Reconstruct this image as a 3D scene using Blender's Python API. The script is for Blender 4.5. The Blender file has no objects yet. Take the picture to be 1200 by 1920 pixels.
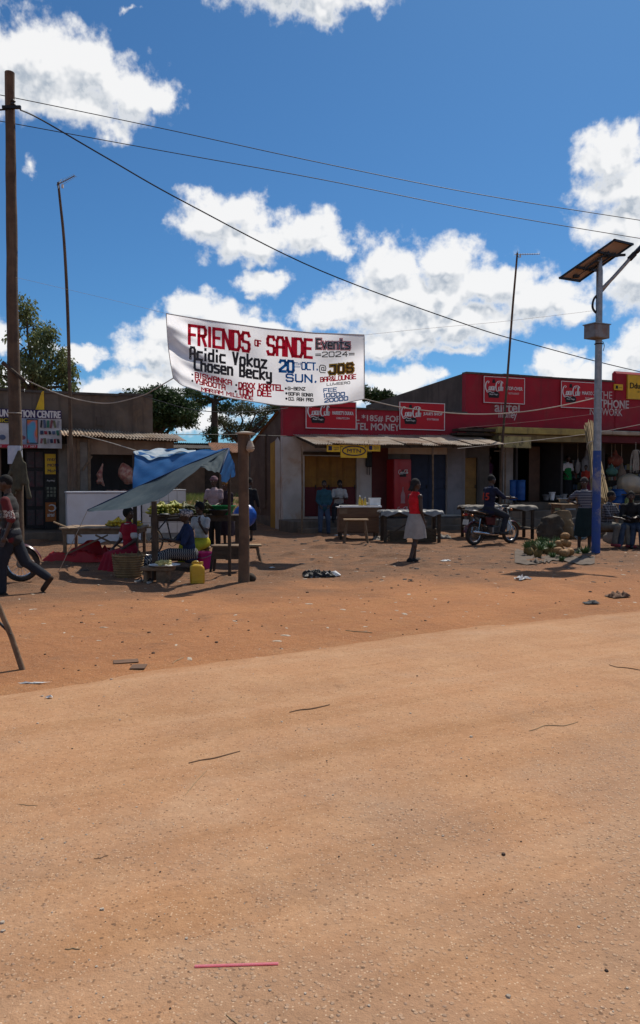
import bpy, bmesh, math, random
import numpy as np
from mathutils import Vector, Matrix, Euler

S = bpy.context.scene
COL = S.collection
R = math.radians
random.seed(7)
rng = np.random.default_rng(11)

# ------------------------------------------------------------------ camera
CAM_H = 1.6
F_PX, CX, CY, HOR = 1440.0, 600.0, 960.0, 905.0
PITCH = math.atan((CY - HOR) / F_PX)          # looking a touch downwards
cd = bpy.data.cameras.new('camera')
cd.sensor_fit = 'VERTICAL'; cd.sensor_height = 36.0; cd.lens = 36.0 * F_PX / 1920.0
cd.clip_start = 0.05; cd.clip_end = 5000
cam = bpy.data.objects.new('camera', cd); COL.objects.link(cam)
cam.location = (0, 0, CAM_H); cam.rotation_euler = (R(90) - PITCH, 0, 0)
S.camera = cam

def ray(px, py):
    u = (px - CX) / F_PX; v = (CY - py) / F_PX
    return Vector((u, math.cos(PITCH) + v * math.sin(PITCH), -math.sin(PITCH) + v * math.cos(PITCH)))
def at(px, py, Y):
    """point at distance Y (metres from the viewer) seen in that direction"""
    d = ray(px, py); return Vector((0, 0, CAM_H)) + d * (Y / d.y)
def gp(px, py, z=0.0):
    """point on the ground"""
    d = ray(px, py); k = (z - CAM_H) / d.z
    return Vector((0, 0, CAM_H)) + d * k

# ------------------------------------------------------------------ sun and sky
SUN_EL, SUN_AZ = R(54), R(29)                 # azimuth measured from +Y towards +X
sl = bpy.data.lights.new('sun', 'SUN'); sl.energy = 5.0; sl.angle = R(0.53); sl.color = (1.0, 0.93, 0.82)
so = bpy.data.objects.new('sun', sl); COL.objects.link(so)
sd = Vector((math.sin(SUN_AZ) * math.cos(SUN_EL), math.cos(SUN_AZ) * math.cos(SUN_EL), math.sin(SUN_EL)))
so.rotation_euler = (-sd).to_track_quat('-Z', 'Y').to_euler(); so.location = sd * 60

S.view_settings.view_transform = 'Standard'; S.view_settings.look = 'None'
S.view_settings.exposure = -0.15; S.view_settings.gamma = 1.0
S.view_settings.use_curve_mapping = False

W = bpy.data.worlds.new('World'); S.world = W; W.use_nodes = True
wt = W.node_tree; wt.nodes.clear()

def nn(tree, typ, **kw):
    n = tree.nodes.new(typ)
    for k, v in kw.items(): setattr(n, k, v)
    return n
def setin(tree, sock, val):
    if isinstance(val, bpy.types.NodeSocket): tree.links.new(val, sock)
    elif val is not None: sock.default_value = val
def math_n(tree, op, a, b=None, c=None, clamp=False):
    n = nn(tree, 'ShaderNodeMath', operation=op, use_clamp=clamp)
    setin(tree, n.inputs[0], a)
    if b is not None: setin(tree, n.inputs[1], b)
    if c is not None: setin(tree, n.inputs[2], c)
    return n.outputs[0]
def vmath(tree, op, a, b=None):
    n = nn(tree, 'ShaderNodeVectorMath', operation=op)
    setin(tree, n.inputs[0], a)
    if b is not None: setin(tree, n.inputs[1], b)
    return n.outputs['Value'] if op in ('LENGTH', 'DOT_PRODUCT', 'DISTANCE') else n.outputs[0]
def noise_n(tree, vec, scale, detail=4, rough=0.55, dist=0.0, dim='3D'):
    n = nn(tree, 'ShaderNodeTexNoise', noise_dimensions=dim)
    if vec is not None: tree.links.new(vec, n.inputs['Vector'])
    n.inputs['Scale'].default_value = scale; n.inputs['Detail'].default_value = detail
    n.inputs['Roughness'].default_value = rough; n.inputs['Distortion'].default_value = dist
    return n
def mix_col(tree, fac, a, b, mode='MIX'):
    n = nn(tree, 'ShaderNodeMix', data_type='RGBA', blend_type=mode)
    setin(tree, n.inputs[0], fac)
    setin(tree, n.inputs[6], a if not isinstance(a, tuple) else (*a[:3], 1))
    setin(tree, n.inputs[7], b if not isinstance(b, tuple) else (*b[:3], 1))
    return n.outputs[2]
def maprange(tree, v, a, b, c=0.0, d=1.0, smooth=True):
    n = nn(tree, 'ShaderNodeMapRange', interpolation_type='SMOOTHSTEP' if smooth else 'LINEAR')
    setin(tree, n.inputs[0], v)
    for i, x in enumerate((a, b, c, d)): n.inputs[i + 1].default_value = x
    return n.outputs[0]

def azel(px, py):
    d = ray(px, py).normalized()
    return math.degrees(math.atan2(d.x, d.y)), math.degrees(math.asin(d.z))

# cumulus clouds, each a cluster of lobes: direction (from the photograph), half widths in degrees
CLOUDS = [  # px, py, half width px, half height px, strength
    (70,115,175,75,1.0),(170,130,110,55,1.0),(230,170,110,60,.95),(290,185,60,50,.9),(120,185,150,60,.8),(210,235,100,42,.55),(-60,130,140,90,1),(10,45,40,30,.4),(-120,80,140,90,1),
    (430,8,80,28,.5),(500,2,70,25,.55),(620,12,90,45,.72),(680,0,90,28,.6),(240,0,50,16,.3),(560,-30,240,60,.9),
    (62,316,44,30,.42),
    (395,415,75,48,1),(455,400,55,40,1),(470,445,130,42,1),(575,430,70,42,1),(615,455,60,28,.85),
    (490,523,58,32,.8),(480,545,40,16,.5),
    (735,505,80,58,1),(850,500,75,55,1),(800,550,150,55,1),(930,535,105,48,1),(1010,565,100,45,.95),(690,575,105,45,1),(620,598,80,30,.9),(830,605,210,42,1),(1060,590,70,30,.75),(740,640,120,40,.8),(860,650,110,26,.6),
    (360,578,62,40,1),(330,625,80,40,1),(290,660,75,40,1),(430,600,85,42,1),(500,610,60,22,.8),(410,660,150,60,1),(520,690,130,50,.9),
    (270,715,95,34,1),(190,718,60,26,.9),(150,657,70,22,.8),(90,650,60,18,.6),(0,632,30,40,.9),(-40,620,50,50,.9),(330,730,60,30,.7),
    (1150,290,75,50,1),(1190,360,105,70,1),(1170,420,80,45,1),(1190,530,75,70,.95),(1250,480,90,120,1),(1280,330,100,90,1),
    (1055,690,60,34,1),(1110,690,50,28,.8),(1185,660,52,36,1),(1240,640,70,50,1),(1160,700,60,22,.8),
    (750,712,75,30,1),(700,735,60,28,.8),(640,745,70,26,.7),(820,712,40,16,.6),
    (390,795,80,34,.75),(470,780,60,26,.6),(20,720,90,40,.8),
]
def cloud_group(fine):
    g = bpy.data.node_groups.new('cloud_density', 'ShaderNodeTree')
    g.interface.new_socket('P', in_out='INPUT', socket_type='NodeSocketVector')
    g.interface.new_socket('D', in_out='OUTPUT', socket_type='NodeSocketFloat'); g.interface.new_socket('C', in_out='OUTPUT', socket_type='NodeSocketFloat')
    gi = nn(g, 'NodeGroupInput'); go = nn(g, 'NodeGroupOutput')
    P0 = gi.outputs[0]
    w1 = noise_n(g, P0, 0.30, 2, .5); w2 = noise_n(g, P0, 1.0, 3, .55)      # domain warp: ragged outlines
    o1 = vmath(g, 'MULTIPLY', vmath(g, 'SUBTRACT', w1.outputs['Color'], (.5, .5, .5)), (3.6, 2.6, 0))
    o2 = vmath(g, 'MULTIPLY', vmath(g, 'SUBTRACT', w2.outputs['Color'], (.5, .5, .5)), (1.5, 1.2, 0))
    P = vmath(g, 'ADD', vmath(g, 'ADD', P0, o1), o2)
    cur = None
    for (px, py, rx, ry, st) in CLOUDS:
        if not fine and (rx * ry < 1600 or st < .7): continue
        a, e = azel(px, py)
        k = 180 / math.pi / F_PX * math.cos(R(e)) * math.cos(R(a)) * (1 if st < .75 else st) / .9
        n = nn(g, 'ShaderNodeVectorMath', operation='MULTIPLY_ADD'); g.links.new(P, n.inputs[0])
        n.inputs[1].default_value = (1 / (rx * k), 1 / (ry * k), 0); n.inputs[2].default_value = (-a / (rx * k), -e / (ry * k), 0)
        b = vmath(g, 'LENGTH', n.outputs[0])
        if st < .75: b = math_n(g, 'ADD', b, 1 - st)
        cur = b if cur is None else math_n(g, 'SMOOTH_MIN', cur, b, 0.18)
    cur = math_n(g, 'SUBTRACT', 1.0, cur)
    # the sky outside this view carries the same kind of scattered cumulus
    sep = nn(g, 'ShaderNodeSeparateXYZ'); g.links.new(P, sep.inputs[0])
    far = noise_n(g, vmath(g, 'MULTIPLY', P, (1, 1.5, 0)), 0.05, 2, .5)
    fb = maprange(g, far.outputs[0], .47, .72, -.35, .9, False)
    gate = math_n(g, 'MAXIMUM', maprange(g, math_n(g, 'ABSOLUTE', sep.outputs[0]), 27, 34), maprange(g, sep.outputs[1], 35, 43))
    cur = math_n(g, 'MAXIMUM', cur, math_n(g, 'SUBTRACT', fb, math_n(g, 'MULTIPLY', math_n(g, 'SUBTRACT', 1.0, gate), 2.0)))
    n1 = noise_n(g, P0, 0.8, 5 if fine else 2, .52)
    bl = math_n(g, 'MULTIPLY', math_n(g, 'SUBTRACT', n1.outputs[0], .5), 1.2)
    if fine:
        n0 = noise_n(g, P0, 0.8, 2, .52); g.links.new(math_n(g, 'ADD', cur, math_n(g, 'MULTIPLY', math_n(g, 'SUBTRACT', n0.outputs[0], .5), 1.2)), go.inputs[1])
    if fine:
        n2 = noise_n(g, P0, 3.4, 4, .6)
        bl = math_n(g, 'ADD', bl, math_n(g, 'MULTIPLY', math_n(g, 'SUBTRACT', n2.outputs[0], .5), .30))
    g.links.new(math_n(g, 'ADD', cur, bl), go.inputs[0])
    return g
tc = nn(wt, 'ShaderNodeTexCoord')
dirv = vmath(wt, 'NORMALIZE', tc.outputs['Generated'])
sp = nn(wt, 'ShaderNodeSeparateXYZ'); wt.links.new(dirv, sp.inputs[0])
az = math_n(wt, 'MULTIPLY', math_n(wt, 'ARCTAN2', sp.outputs[0], sp.outputs[1]), 180 / math.pi)
el = math_n(wt, 'MULTIPLY', math_n(wt, 'ARCSINE', sp.outputs[2]), 180 / math.pi)
cmb = nn(wt, 'ShaderNodeCombineXYZ'); wt.links.new(az, cmb.inputs[0]); wt.links.new(el, cmb.inputs[1])
PSH = vmath(wt, 'ADD', cmb.outputs[0], (.35, 1.25, 0))
sky = nn(wt, 'ShaderNodeTexSky', sky_type='NISHITA')
sky.sun_disc = False; sky.sun_elevation = SUN_EL; sky.sun_rotation = SUN_AZ
sky.altitude = 1100; sky.air_density = 1.0; sky.dust_density = 1.0; sky.ozone_density = 3.0
skyc = mix_col(wt, 1.0, sky.outputs[0], (.41, .76, 1.0), 'MULTIPLY')
bgs = nn(wt, 'ShaderNodeBackground'); bgs.inputs[1].default_value = 0.101
wt.links.new(skyc, bgs.inputs[0])
g1 = nn(wt, 'ShaderNodeGroup', node_tree=cloud_group(True)); wt.links.new(cmb.outputs[0], g1.inputs[0])
g2 = nn(wt, 'ShaderNodeGroup', node_tree=cloud_group(False)); wt.links.new(PSH, g2.inputs[0])
D1, D2, D1c = g1.outputs[0], g2.outputs[0], g1.outputs[1]
cover = math_n(wt, 'MULTIPLY', maprange(wt, D1, -0.08, 0.50), maprange(wt, sp.outputs[2], -0.02, 0.01))
thick = maprange(wt, D1, 0.2, 1.0)
shade = maprange(wt, math_n(wt, 'ADD', math_n(wt, 'SUBTRACT', D2, D1c), math_n(wt, 'MULTIPLY', math_n(wt, 'SUBTRACT', D1c, D1), .35)), -0.22, 0.34)          # cloud towards the sun shades what is below it
ccol = mix_col(wt, math_n(wt, 'MULTIPLY', shade, maprange(wt, thick, 0, .8, .25, 1.0)), (1.0, 1.0, 1.0), (.42, .49, .58))
bgc = nn(wt, 'ShaderNodeBackground'); bgc.inputs[1].default_value = 1.04
wt.links.new(ccol, bgc.inputs[0])
mxs = nn(wt, 'ShaderNodeMixShader'); wt.links.new(math_n(wt, 'MULTIPLY', cover, .97), mxs.inputs[0])
wt.links.new(bgs.outputs[0], mxs.inputs[1]); wt.links.new(bgc.outputs[0], mxs.inputs[2])
allsky = mxs.outputs[0]
wo = nn(wt, 'ShaderNodeOutputWorld'); wt.links.new(allsky, wo.inputs[0])
W.cycles.sampling_method = 'NONE'
S.cycles.max_bounces = 5; S.cycles.transparent_max_bounces = 12; S.cycles.caustics_reflective = False; S.cycles.caustics_refractive = False

# ------------------------------------------------------------------ materials
MATS = {}
def mat(name, col, rough=.8, metal=0.0, col2=None, nscale=3.0, namt=.5, bump=0.0, bscale=30.0, streak=None, stain=None, stain_amt=.5, stain_scale=1.2,
        translucent=0.0, spec=.3, stretch=None, coat=0.0):
    if name in MATS: return MATS[name]
    m = bpy.data.materials.new(name); m.use_nodes = True; t = m.node_tree; t.nodes.clear()
    out = nn(t, 'ShaderNodeOutputMaterial'); p = nn(t, 'ShaderNodeBsdfPrincipled')
    tcn = nn(t, 'ShaderNodeTexCoord'); geo = nn(t, 'ShaderNodeNewGeometry')
    vec = geo.outputs['Position']
    if stretch: vec = vmath(t, 'MULTIPLY', tcn.outputs['Object'], stretch)
    c2 = col2 if col2 else tuple(x * .72 for x in col)
    n1 = noise_n(t, vec, nscale, 5, .6)
    c = mix_col(t, maprange(t, n1.outputs[0], .5 - .5 * namt * .5 - .05, .5 + .5 * namt * .5 + .05), col, c2)
    if stain:
        n2 = noise_n(t, vec, stain_scale, 5, .65, .4)
        c = mix_col(t, maprange(t, n2.outputs[0], .48, .68, 0, stain_amt), c, stain)
    if streak:
        n3 = noise_n(t, vmath(t, 'MULTIPLY', vec, (5, 5, .35)), 1.0, 4, .6)
        c = mix_col(t, maprange(t, n3.outputs[0], .5, .7, 0, .65), c, streak)
    t.links.new(c, p.inputs['Base Color'])
    p.inputs['Roughness'].default_value = rough; p.inputs['Metallic'].default_value = metal
    p.inputs['Specular IOR Level'].default_value = spec
    if coat: p.inputs['Coat Weight'].default_value = coat
    if bump:
        nb = noise_n(t, vec, bscale, 4, .6)
        b = nn(t, 'ShaderNodeBump'); b.inputs['Strength'].default_value = bump; b.inputs['Distance'].default_value = .02
        t.links.new(nb.outputs[0], b.inputs['Height']); t.links.new(b.outputs[0], p.inputs['Normal'])
    sh = p.outputs[0]
    if translucent:
        tr = nn(t, 'ShaderNodeBsdfTranslucent'); t.links.new(c, tr.inputs[0])
        mx = nn(t, 'ShaderNodeMixShader'); mx.inputs[0].default_value = translucent
        t.links.new(sh, mx.inputs[1]); t.links.new(tr.outputs[0], mx.inputs[2]); sh = mx.outputs[0]
    t.links.new(sh, out.inputs[0])
    MATS[name] = m
    return m

WOOD = mat('weathered_wood', (.20, .135, .085), .85, col2=(.12, .08, .05), nscale=6, bump=.35, bscale=22, stretch=(1, 1, 1))
WOOD_PALE = mat('pale_sawn_wood', (.42, .29, .17), .8, col2=(.30, .20, .115), nscale=7, bump=.25, bscale=30)
WOOD_DARK = mat('dark_old_wood', (.07, .048, .034), .85, col2=(.04, .03, .022), nscale=7, bump=.4, bscale=25)
POLE = mat('weathered_pole_wood', (.13, .085, .055), .9, col2=(.075, .05, .035), nscale=3, bump=.5, bscale=14, streak=(.17, .12, .085))
STEEL = mat('galvanised_steel', (.30, .31, .32), .45, .7, col2=(.22, .23, .24), nscale=9, bump=.05)
DARKMETAL = mat('dark_metal', (.03, .03, .032), .45, .6)
BLACK = mat('black_plastic', (.018, .018, .02), .5)
RUBBER = mat('rubber', (.022, .021, .02), .85, col2=(.06, .045, .035), nscale=8)
CHROME = mat('chrome', (.55, .55, .56), .22, 1.0)
WHITE_P = mat('white_plastic', (.72, .73, .74), .4, col2=(.60, .60, .59), nscale=5)
RED_SIGN = mat('red_sign_print', (.50, .006, .016), .45, col2=(.43, .006, .016), nscale=2)
RED_WALL = mat('red_wall_paint', (.36, .014, .030), .75, col2=(.28, .014, .027), nscale=1.3, bump=.12, bscale=9, streak=(.20, .024, .03), stain=(.26, .04, .04), stain_amt=.5)
WHITE_INK = mat('white_ink', (.74, .73, .72), .6, col2=(.64, .62, .60), nscale=8)
PALE_PAINT = mat('pale_wall_lettering', (.58, .52, .50), .8, col2=(.42, .33, .32), nscale=6)
BLACK_INK = mat('black_ink', (.012, .012, .014), .6)
YELLOW_SIGN = mat('yellow_sign_print', (.75, .46, .02), .5, col2=(.62, .38, .03), nscale=4)
NAVY_INK = mat('navy_ink', (.02, .018, .09), .6)
ROPE = mat('pale_rope', (.50, .45, .38), .9)
WIRE = mat('cable_black', (.012, .012, .014), .6)
SKIN = mat('dark_skin', (.060, .033, .023), .5, col2=(.048, .026, .018), nscale=9, spec=.4)
HAIR = mat('black_hair', (.010, .009, .009), .85, bump=.6, bscale=90)
CONCRETE = mat('old_concrete', (.155, .122, .096), .9, col2=(.10, .078, .06), nscale=1.5, bump=.25, bscale=14, streak=(.07, .055, .045), stain=(.24, .15, .09))
GREYWALL = mat('stained_cement_render', (.11, .095, .082), .92, col2=(.07, .06, .052), nscale=1.1, bump=.25, bscale=10, streak=(.045, .04, .036))
WHITEWALL = mat('dirty_whitewash', (.52, .47, .43), .88, col2=(.40, .35, .31), nscale=1.2, bump=.18, bscale=8, streak=(.42, .33, .26), stain=(.36, .22, .13), stain_amt=.75, stain_scale=.9)
MUD = mat('mud_plaster', (.20, .125, .08), .95, col2=(.13, .08, .052), nscale=1.4, bump=.35, bscale=12, streak=(.11, .075, .05))
IRON = mat('corrugated_iron', (.42, .36, .29), .55, .25, col2=(.30, .22, .155), nscale=1.6, stain=(.22, .11, .055), stain_amt=.7, streak=None, bump=.06)
RUST = mat('rusty_iron', (.27, .12, .06), .85, col2=(.17, .08, .045), nscale=2.5, stain=(.30, .19, .12))

# ------------------------------------------------------------------ mesh builder
class MB:
    def __init__(s): s.v = []; s.f = []; s.M = Matrix.Identity(4)
    def add(s, vs, fs):
        o = len(s.v); s.v += [s.M @ Vector(p) for p in vs]; s.f += [tuple(o + i for i in f) for f in fs]; return s
    def box(s, c, d, rot=None):
        x, y, z = d[0] / 2, d[1] / 2, d[2] / 2
        vs = [Vector(p) for p in ((-x,-y,-z),(x,-y,-z),(x,y,-z),(-x,y,-z),(-x,-y,z),(x,-y,z),(x,y,z),(-x,y,z))]
        if rot is not None:
            m = Euler(rot).to_matrix() if not isinstance(rot, Matrix) else rot
            vs = [m @ p for p in vs]
        c = Vector(c)
        return s.add([p + c for p in vs], [(0,3,2,1),(4,5,6,7),(0,1,5,4),(1,2,6,5),(2,3,7,6),(3,0,4,7)])
    def bar(s, a, b, w, h=None):
        """rectangular beam from a to b"""
        a = Vector(a); b = Vector(b); h = h or w; d = b - a
        q = d.to_track_quat('X', 'Z').to_matrix()
        return s.box((a + b) / 2, (d.length, w, h), q)
    def tube(s, pts, r, n=8, cap=True):
        pts = [Vector(p) for p in pts]; m = len(pts)
        rs = r if isinstance(r, (list, tuple)) else [r] * m
        vs = []; fs = []
        up = None
        for i, p in enumerate(pts):
            d = (pts[min(i + 1, m - 1)] - pts[max(i - 1, 0)]).normalized()
            if up is None: up = d.orthogonal().normalized()
            else:
                up = up - d * up.dot(d)
                up = up.normalized() if up.length > 1e-6 else d.orthogonal().normalized()
            sd_ = d.cross(up)
            for k in range(n):
                a = 2 * math.pi * k / n
                vs.append(p + (up * math.cos(a) + sd_ * math.sin(a)) * rs[i])
        for i in range(m - 1):
            for k in range(n):
                k2 = (k + 1) % n
                fs.append((i * n + k, i * n + k2, (i + 1) * n + k2, (i + 1) * n + k))
        if cap: fs.append(tuple(range(n - 1, -1, -1))); fs.append(tuple((m - 1) * n + k for k in range(n)))
        return s.add(vs, fs)
    def lathe(s, prof, n=16, c=(0, 0, 0), jit=0.0, axis='Z', capb=True, capt=True):
        vs = []; fs = []; m = len(prof); c = Vector(c)
        for i, (r, z) in enumerate(prof):
            for k in range(n):
                a = 2 * math.pi * k / n; rr = r * (1 + jit * random.uniform(-1, 1))
                p = Vector((rr * math.cos(a), rr * math.sin(a), z))
                if axis == 'X': p = Vector((p.z, p.x, p.y))
                elif axis == 'Y': p = Vector((p.y, p.z, p.x))
                vs.append(p + c)
        for i in range(m - 1):
            for k in range(n):
                k2 = (k + 1) % n
                fs.append((i * n + k, i * n + k2, (i + 1) * n + k2, (i + 1) * n + k))
        if capb: fs.append(tuple(range(n - 1, -1, -1)))
        if capt: fs.append(tuple((m - 1) * n + k for k in range(n)))
        return s.add(vs, fs)
    def torus(s, c, R_, r, n=28, m=8, axis='Y', sq=1.0):
        vs = []; fs = []; c = Vector(c)
        for i in range(n):
            a = 2 * math.pi * i / n
            for k in range(m):
                b = 2 * math.pi * k / m; rr = R_ + r * math.cos(b) * sq; h = r * math.sin(b)
                p = {'Y': (rr * math.cos(a), h, rr * math.sin(a)), 'Z': (rr * math.cos(a), rr * math.sin(a), h), 'X': (h, rr * math.cos(a), rr * math.sin(a))}[axis]
                vs.append(c + Vector(p))
        for i in range(n):
            for k in range(m):
                fs.append((i * m + k, ((i + 1) % n) * m + k, ((i + 1) % n) * m + (k + 1) % m, i * m + (k + 1) % m))
        return s.add(vs, fs)
    def ell(s, c, r, n=10, m=7, rot=None, jit=0.0):
        vs = []; fs = []; c = Vector(c)
        mm = Euler(rot).to_matrix() if rot is not None and not isinstance(rot, Matrix) else rot
        for i in range(m + 1):
            th = math.pi * i / m
            for k in range(n):
                a = 2 * math.pi * k / n
                j = 1 + jit * random.uniform(-1, 1)
                p = Vector((r[0] * math.sin(th) * math.cos(a) * j, r[1] * math.sin(th) * math.sin(a) * j, -r[2] * math.cos(th) * j))
                if mm is not None: p = mm @ p
                vs.append(c + p)
        for i in range(m):
            for k in range(n):
                k2 = (k + 1) % n
                fs.append((i * n + k, i * n + k2, (i + 1) * n + k2, (i + 1) * n + k))
        return s.add(vs, fs)
    def cap(s, a, b, ra, rb, n=10):
        """tapered capsule"""
        a = Vector(a); b = Vector(b); d = (b - a)
        L = d.length
        if L < 1e-5: return s.ell(a, (ra, ra, ra), n)
        d = d / L; pts = []; rs = []
        for i in range(4):
            t = math.pi / 2 * (1 - i / 4); pts.append(a - d * ra * math.sin(t)); rs.append(max(ra * math.cos(t), ra * .03))
        for i in range(5):
            t = math.pi / 2 * (i / 4); pts.append(b + d * rb * math.sin(t)); rs.append(max(rb * math.cos(t), rb * .03))
        return s.tube(pts, rs, n)
    def grid(s, fn, nu, nv):
        vs = [fn(i / nu, j / nv) for j in range(nv + 1) for i in range(nu + 1)]
        fs = [(j * (nu + 1) + i, j * (nu + 1) + i + 1, (j + 1) * (nu + 1) + i + 1, (j + 1) * (nu + 1) + i) for j in range(nv) for i in range(nu)]
        return s.add(vs, fs)
    def prism(s, poly, a, b, plane='XZ'):
        """extrude a 2D outline between a and b on the third axis"""
        def p3(p, t): return {'XZ': (p[0], t, p[1]), 'XY': (p[0], p[1], t), 'YZ': (t, p[0], p[1])}[plane]
        n = len(poly); vs = [p3(p, a) for p in poly] + [p3(p, b) for p in poly]
        fs = [tuple(range(n)), tuple(range(2 * n - 1, n - 1, -1))] + [(i, n + i, n + (i + 1) % n, (i + 1) % n) for i in range(n)]
        return s.add(vs, fs)
    def mesh(s, name, m, smooth=False, bevel=0.0):
        me = bpy.data.meshes.new(name); me.from_pydata(s.v, [], s.f); me.validate(clean_customdata=False)
        bm = bmesh.new(); bm.from_mesh(me)
        bmesh.ops.remove_doubles(bm, verts=bm.verts, dist=1e-5)
        bmesh.ops.recalc_face_normals(bm, faces=bm.faces)
        if bevel:
            es = [e for e in bm.edges if len(e.link_faces) == 2 and e.calc_face_angle(0) > .6]
            bmesh.ops.bevel(bm, geom=es, offset=bevel, segments=1, affect='EDGES', clamp_overlap=True)
        if smooth:
            for f in bm.faces: f.smooth = True
            if smooth != 'all':
                for e in bm.edges:
                    if len(e.link_faces) == 2 and e.calc_face_angle(0) > .75: e.smooth = False
        bm.to_mesh(me); bm.free()
        if m: me.materials.append(m)
        return me
    def build(s, name, m, parent=None, smooth=False, bevel=0.0, loc=None, rz=None):
        o = bpy.data.objects.new(name, s.mesh(name, m, smooth, bevel)); COL.objects.link(o)
        if parent: o.parent = parent
        if loc is not None: o.location = loc
        if rz is not None: o.rotation_euler = (0, 0, rz)
        return o

def obj(name, me, parent=None, loc=None, rot=None):
    o = bpy.data.objects.new(name, me); COL.objects.link(o)
    if parent: o.parent = parent
    if loc is not None: o.location = loc
    if rot is not None: o.rotation_euler = rot
    return o
def tag(o, label, cat, group=None):
    o['label'] = label; o['category'] = cat
    if group: o['group'] = group
    return o
def thing(name, label, cat, loc=(0, 0, 0), rz=0.0, group=None):
    o = bpy.data.objects.new(name, None); COL.objects.link(o); o.empty_display_size = .2
    o.location = loc; o.rotation_euler = (0, 0, rz)
    return tag(o, label, cat, group)
def structure(o, kind='structure'):
    o['kind'] = kind; return o

TMP = bpy.data.scenes.new('workbench')          # modifiers and lettering are evaluated here, away from the big scene
def evaluated(o, name, m):
    TMP.view_layers[0].update(); dg = TMP.view_layers[0].depsgraph
    me = bpy.data.meshes.new_from_object(o.evaluated_get(dg)); me.name = name
    old = o.data; bpy.data.objects.remove(o)
    me.materials.clear()
    if m: me.materials.append(m)
    return me
def melt(mb, name, m, voxel=.014, smooth=5, ratio=.35, sm_fac=.5):
    """fuse overlapping pieces into one continuous skin"""
    me = bpy.data.meshes.new('tmp'); me.from_pydata(mb.v, [], mb.f)
    bm = bmesh.new(); bm.from_mesh(me); bmesh.ops.recalc_face_normals(bm, faces=bm.faces); bm.to_mesh(me); bm.free()
    o = bpy.data.objects.new('tmp', me); TMP.collection.objects.link(o)
    r = o.modifiers.new('r', 'REMESH'); r.mode = 'VOXEL'; r.voxel_size = voxel; r.use_smooth_shade = True
    if smooth:
        k = o.modifiers.new('s', 'SMOOTH'); k.factor = sm_fac; k.iterations = smooth
    if ratio < 1:
        d = o.modifiers.new('d', 'DECIMATE'); d.ratio = ratio
    me2 = evaluated(o, name, m)
    for p in me2.polygons: p.use_smooth = True
    return me2

def text_mesh(body, m, bold=0.0, extrude=.0, name='lettering', shear=0.0, w=None, h=None):
    """flat lettering in the XZ plane facing -Y, lower left corner at the origin, fitted to w x h"""
    cu = bpy.data.curves.new('t', 'FONT'); cu.body = body; cu.size = 1; cu.extrude = extrude; cu.resolution_u = 3; cu.shear = shear
    cu.space_line = .95
    o = bpy.data.objects.new('t', cu); TMP.collection.objects.link(o)
    me = evaluated(o, name, m)
    co = np.empty(len(me.vertices) * 3, 'f'); me.vertices.foreach_get('co', co); co = co.reshape(-1, 3)
    mn = co.min(0); mx = co.max(0)
    sy = (h / (mx[1] - mn[1])) if h else None; sx = (w / (mx[0] - mn[0])) if w else None
    sx = sx or sy; sy = sy or sx
    n = np.stack([(co[:, 0] - mn[0]) * sx, -co[:, 2], (co[:, 1] - mn[1]) * sy], 1)
    me.vertices.foreach_set('co', n.astype('f').ravel()); me.update()
    if bold:                                     # heavier stroke: the same outline again, a hair to each side
        k = bold * 1.1 * (h or sy); base = n; polys = [tuple(p.vertices) for p in me.polygons]; vs = []; fs = []
        for i, (dx, dz) in enumerate(((0, 0), (k, 0), (-k, 0), (0, k * .7), (0, -k * .7), (k * .7, k * .5), (-k * .7, -k * .5))):
            o_ = len(vs); vs += (base + np.array([dx, -.0006 * i, dz])).tolist(); fs += [tuple(o_ + q for q in p) for p in polys]
        me2 = bpy.data.meshes.new(name); me2.from_pydata(vs, [], fs); me2.update()
        if m: me2.materials.append(m)
        return me2
    return me
def text(parent, body, m, x, y, z, w=None, h=None, bold=.0, shear=0.0, name='lettering'):
    return obj(name, text_mesh(body, m, bold, name=name, shear=shear, w=w, h=h), parent, (x, y, z))

def corrugated(mb, L, Wd, n_wave, amp=.018, x0=0, y0=0, z0=0, slope=0.0, thick=.004):
    """sheet: waves along X, length Wd along -Y, falling by slope"""
    seg = n_wave * 6
    for top in (0, 1):
        def fn(u, v, top=top):
            return (x0 + u * L, y0 - v * Wd, z0 - v * slope + amp * math.sin(u * n_wave * 2 * math.pi) + (thick if top else 0) + .006 * math.sin(v * 7 + x0 * 3))
        mb.grid(fn, seg, 3)
    return mb

# facades stand in two parallel rows, turned 21.3 degrees from the view axis
ROW = math.atan(.39)
EX = Vector((math.cos(ROW), math.sin(ROW), 0)); EN = Vector((math.sin(ROW), -math.cos(ROW), 0))
class Row:
    def __init__(s, p): s.o = Vector((p[0], p[1], 0))
    def s(s, px, py, off=0.0):
        """local (x, z) on the plane 'off' metres in front of the facade"""
        d = ray(px, py); o = s.o + EN * off
        k = (o - Vector((0, 0, CAM_H))).dot(EN) / d.dot(EN)
        p = Vector((0, 0, CAM_H)) + d * k
        return (p - s.o).dot(EX), p.z
    def w(s, x, y, z): return s.o + EX * x - EN * y + Vector((0, 0, z))
RR = Row((285 / 1440 * 28, 28)); RL = Row(((130 - 600) / 1440 * 22, 22))

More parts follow.
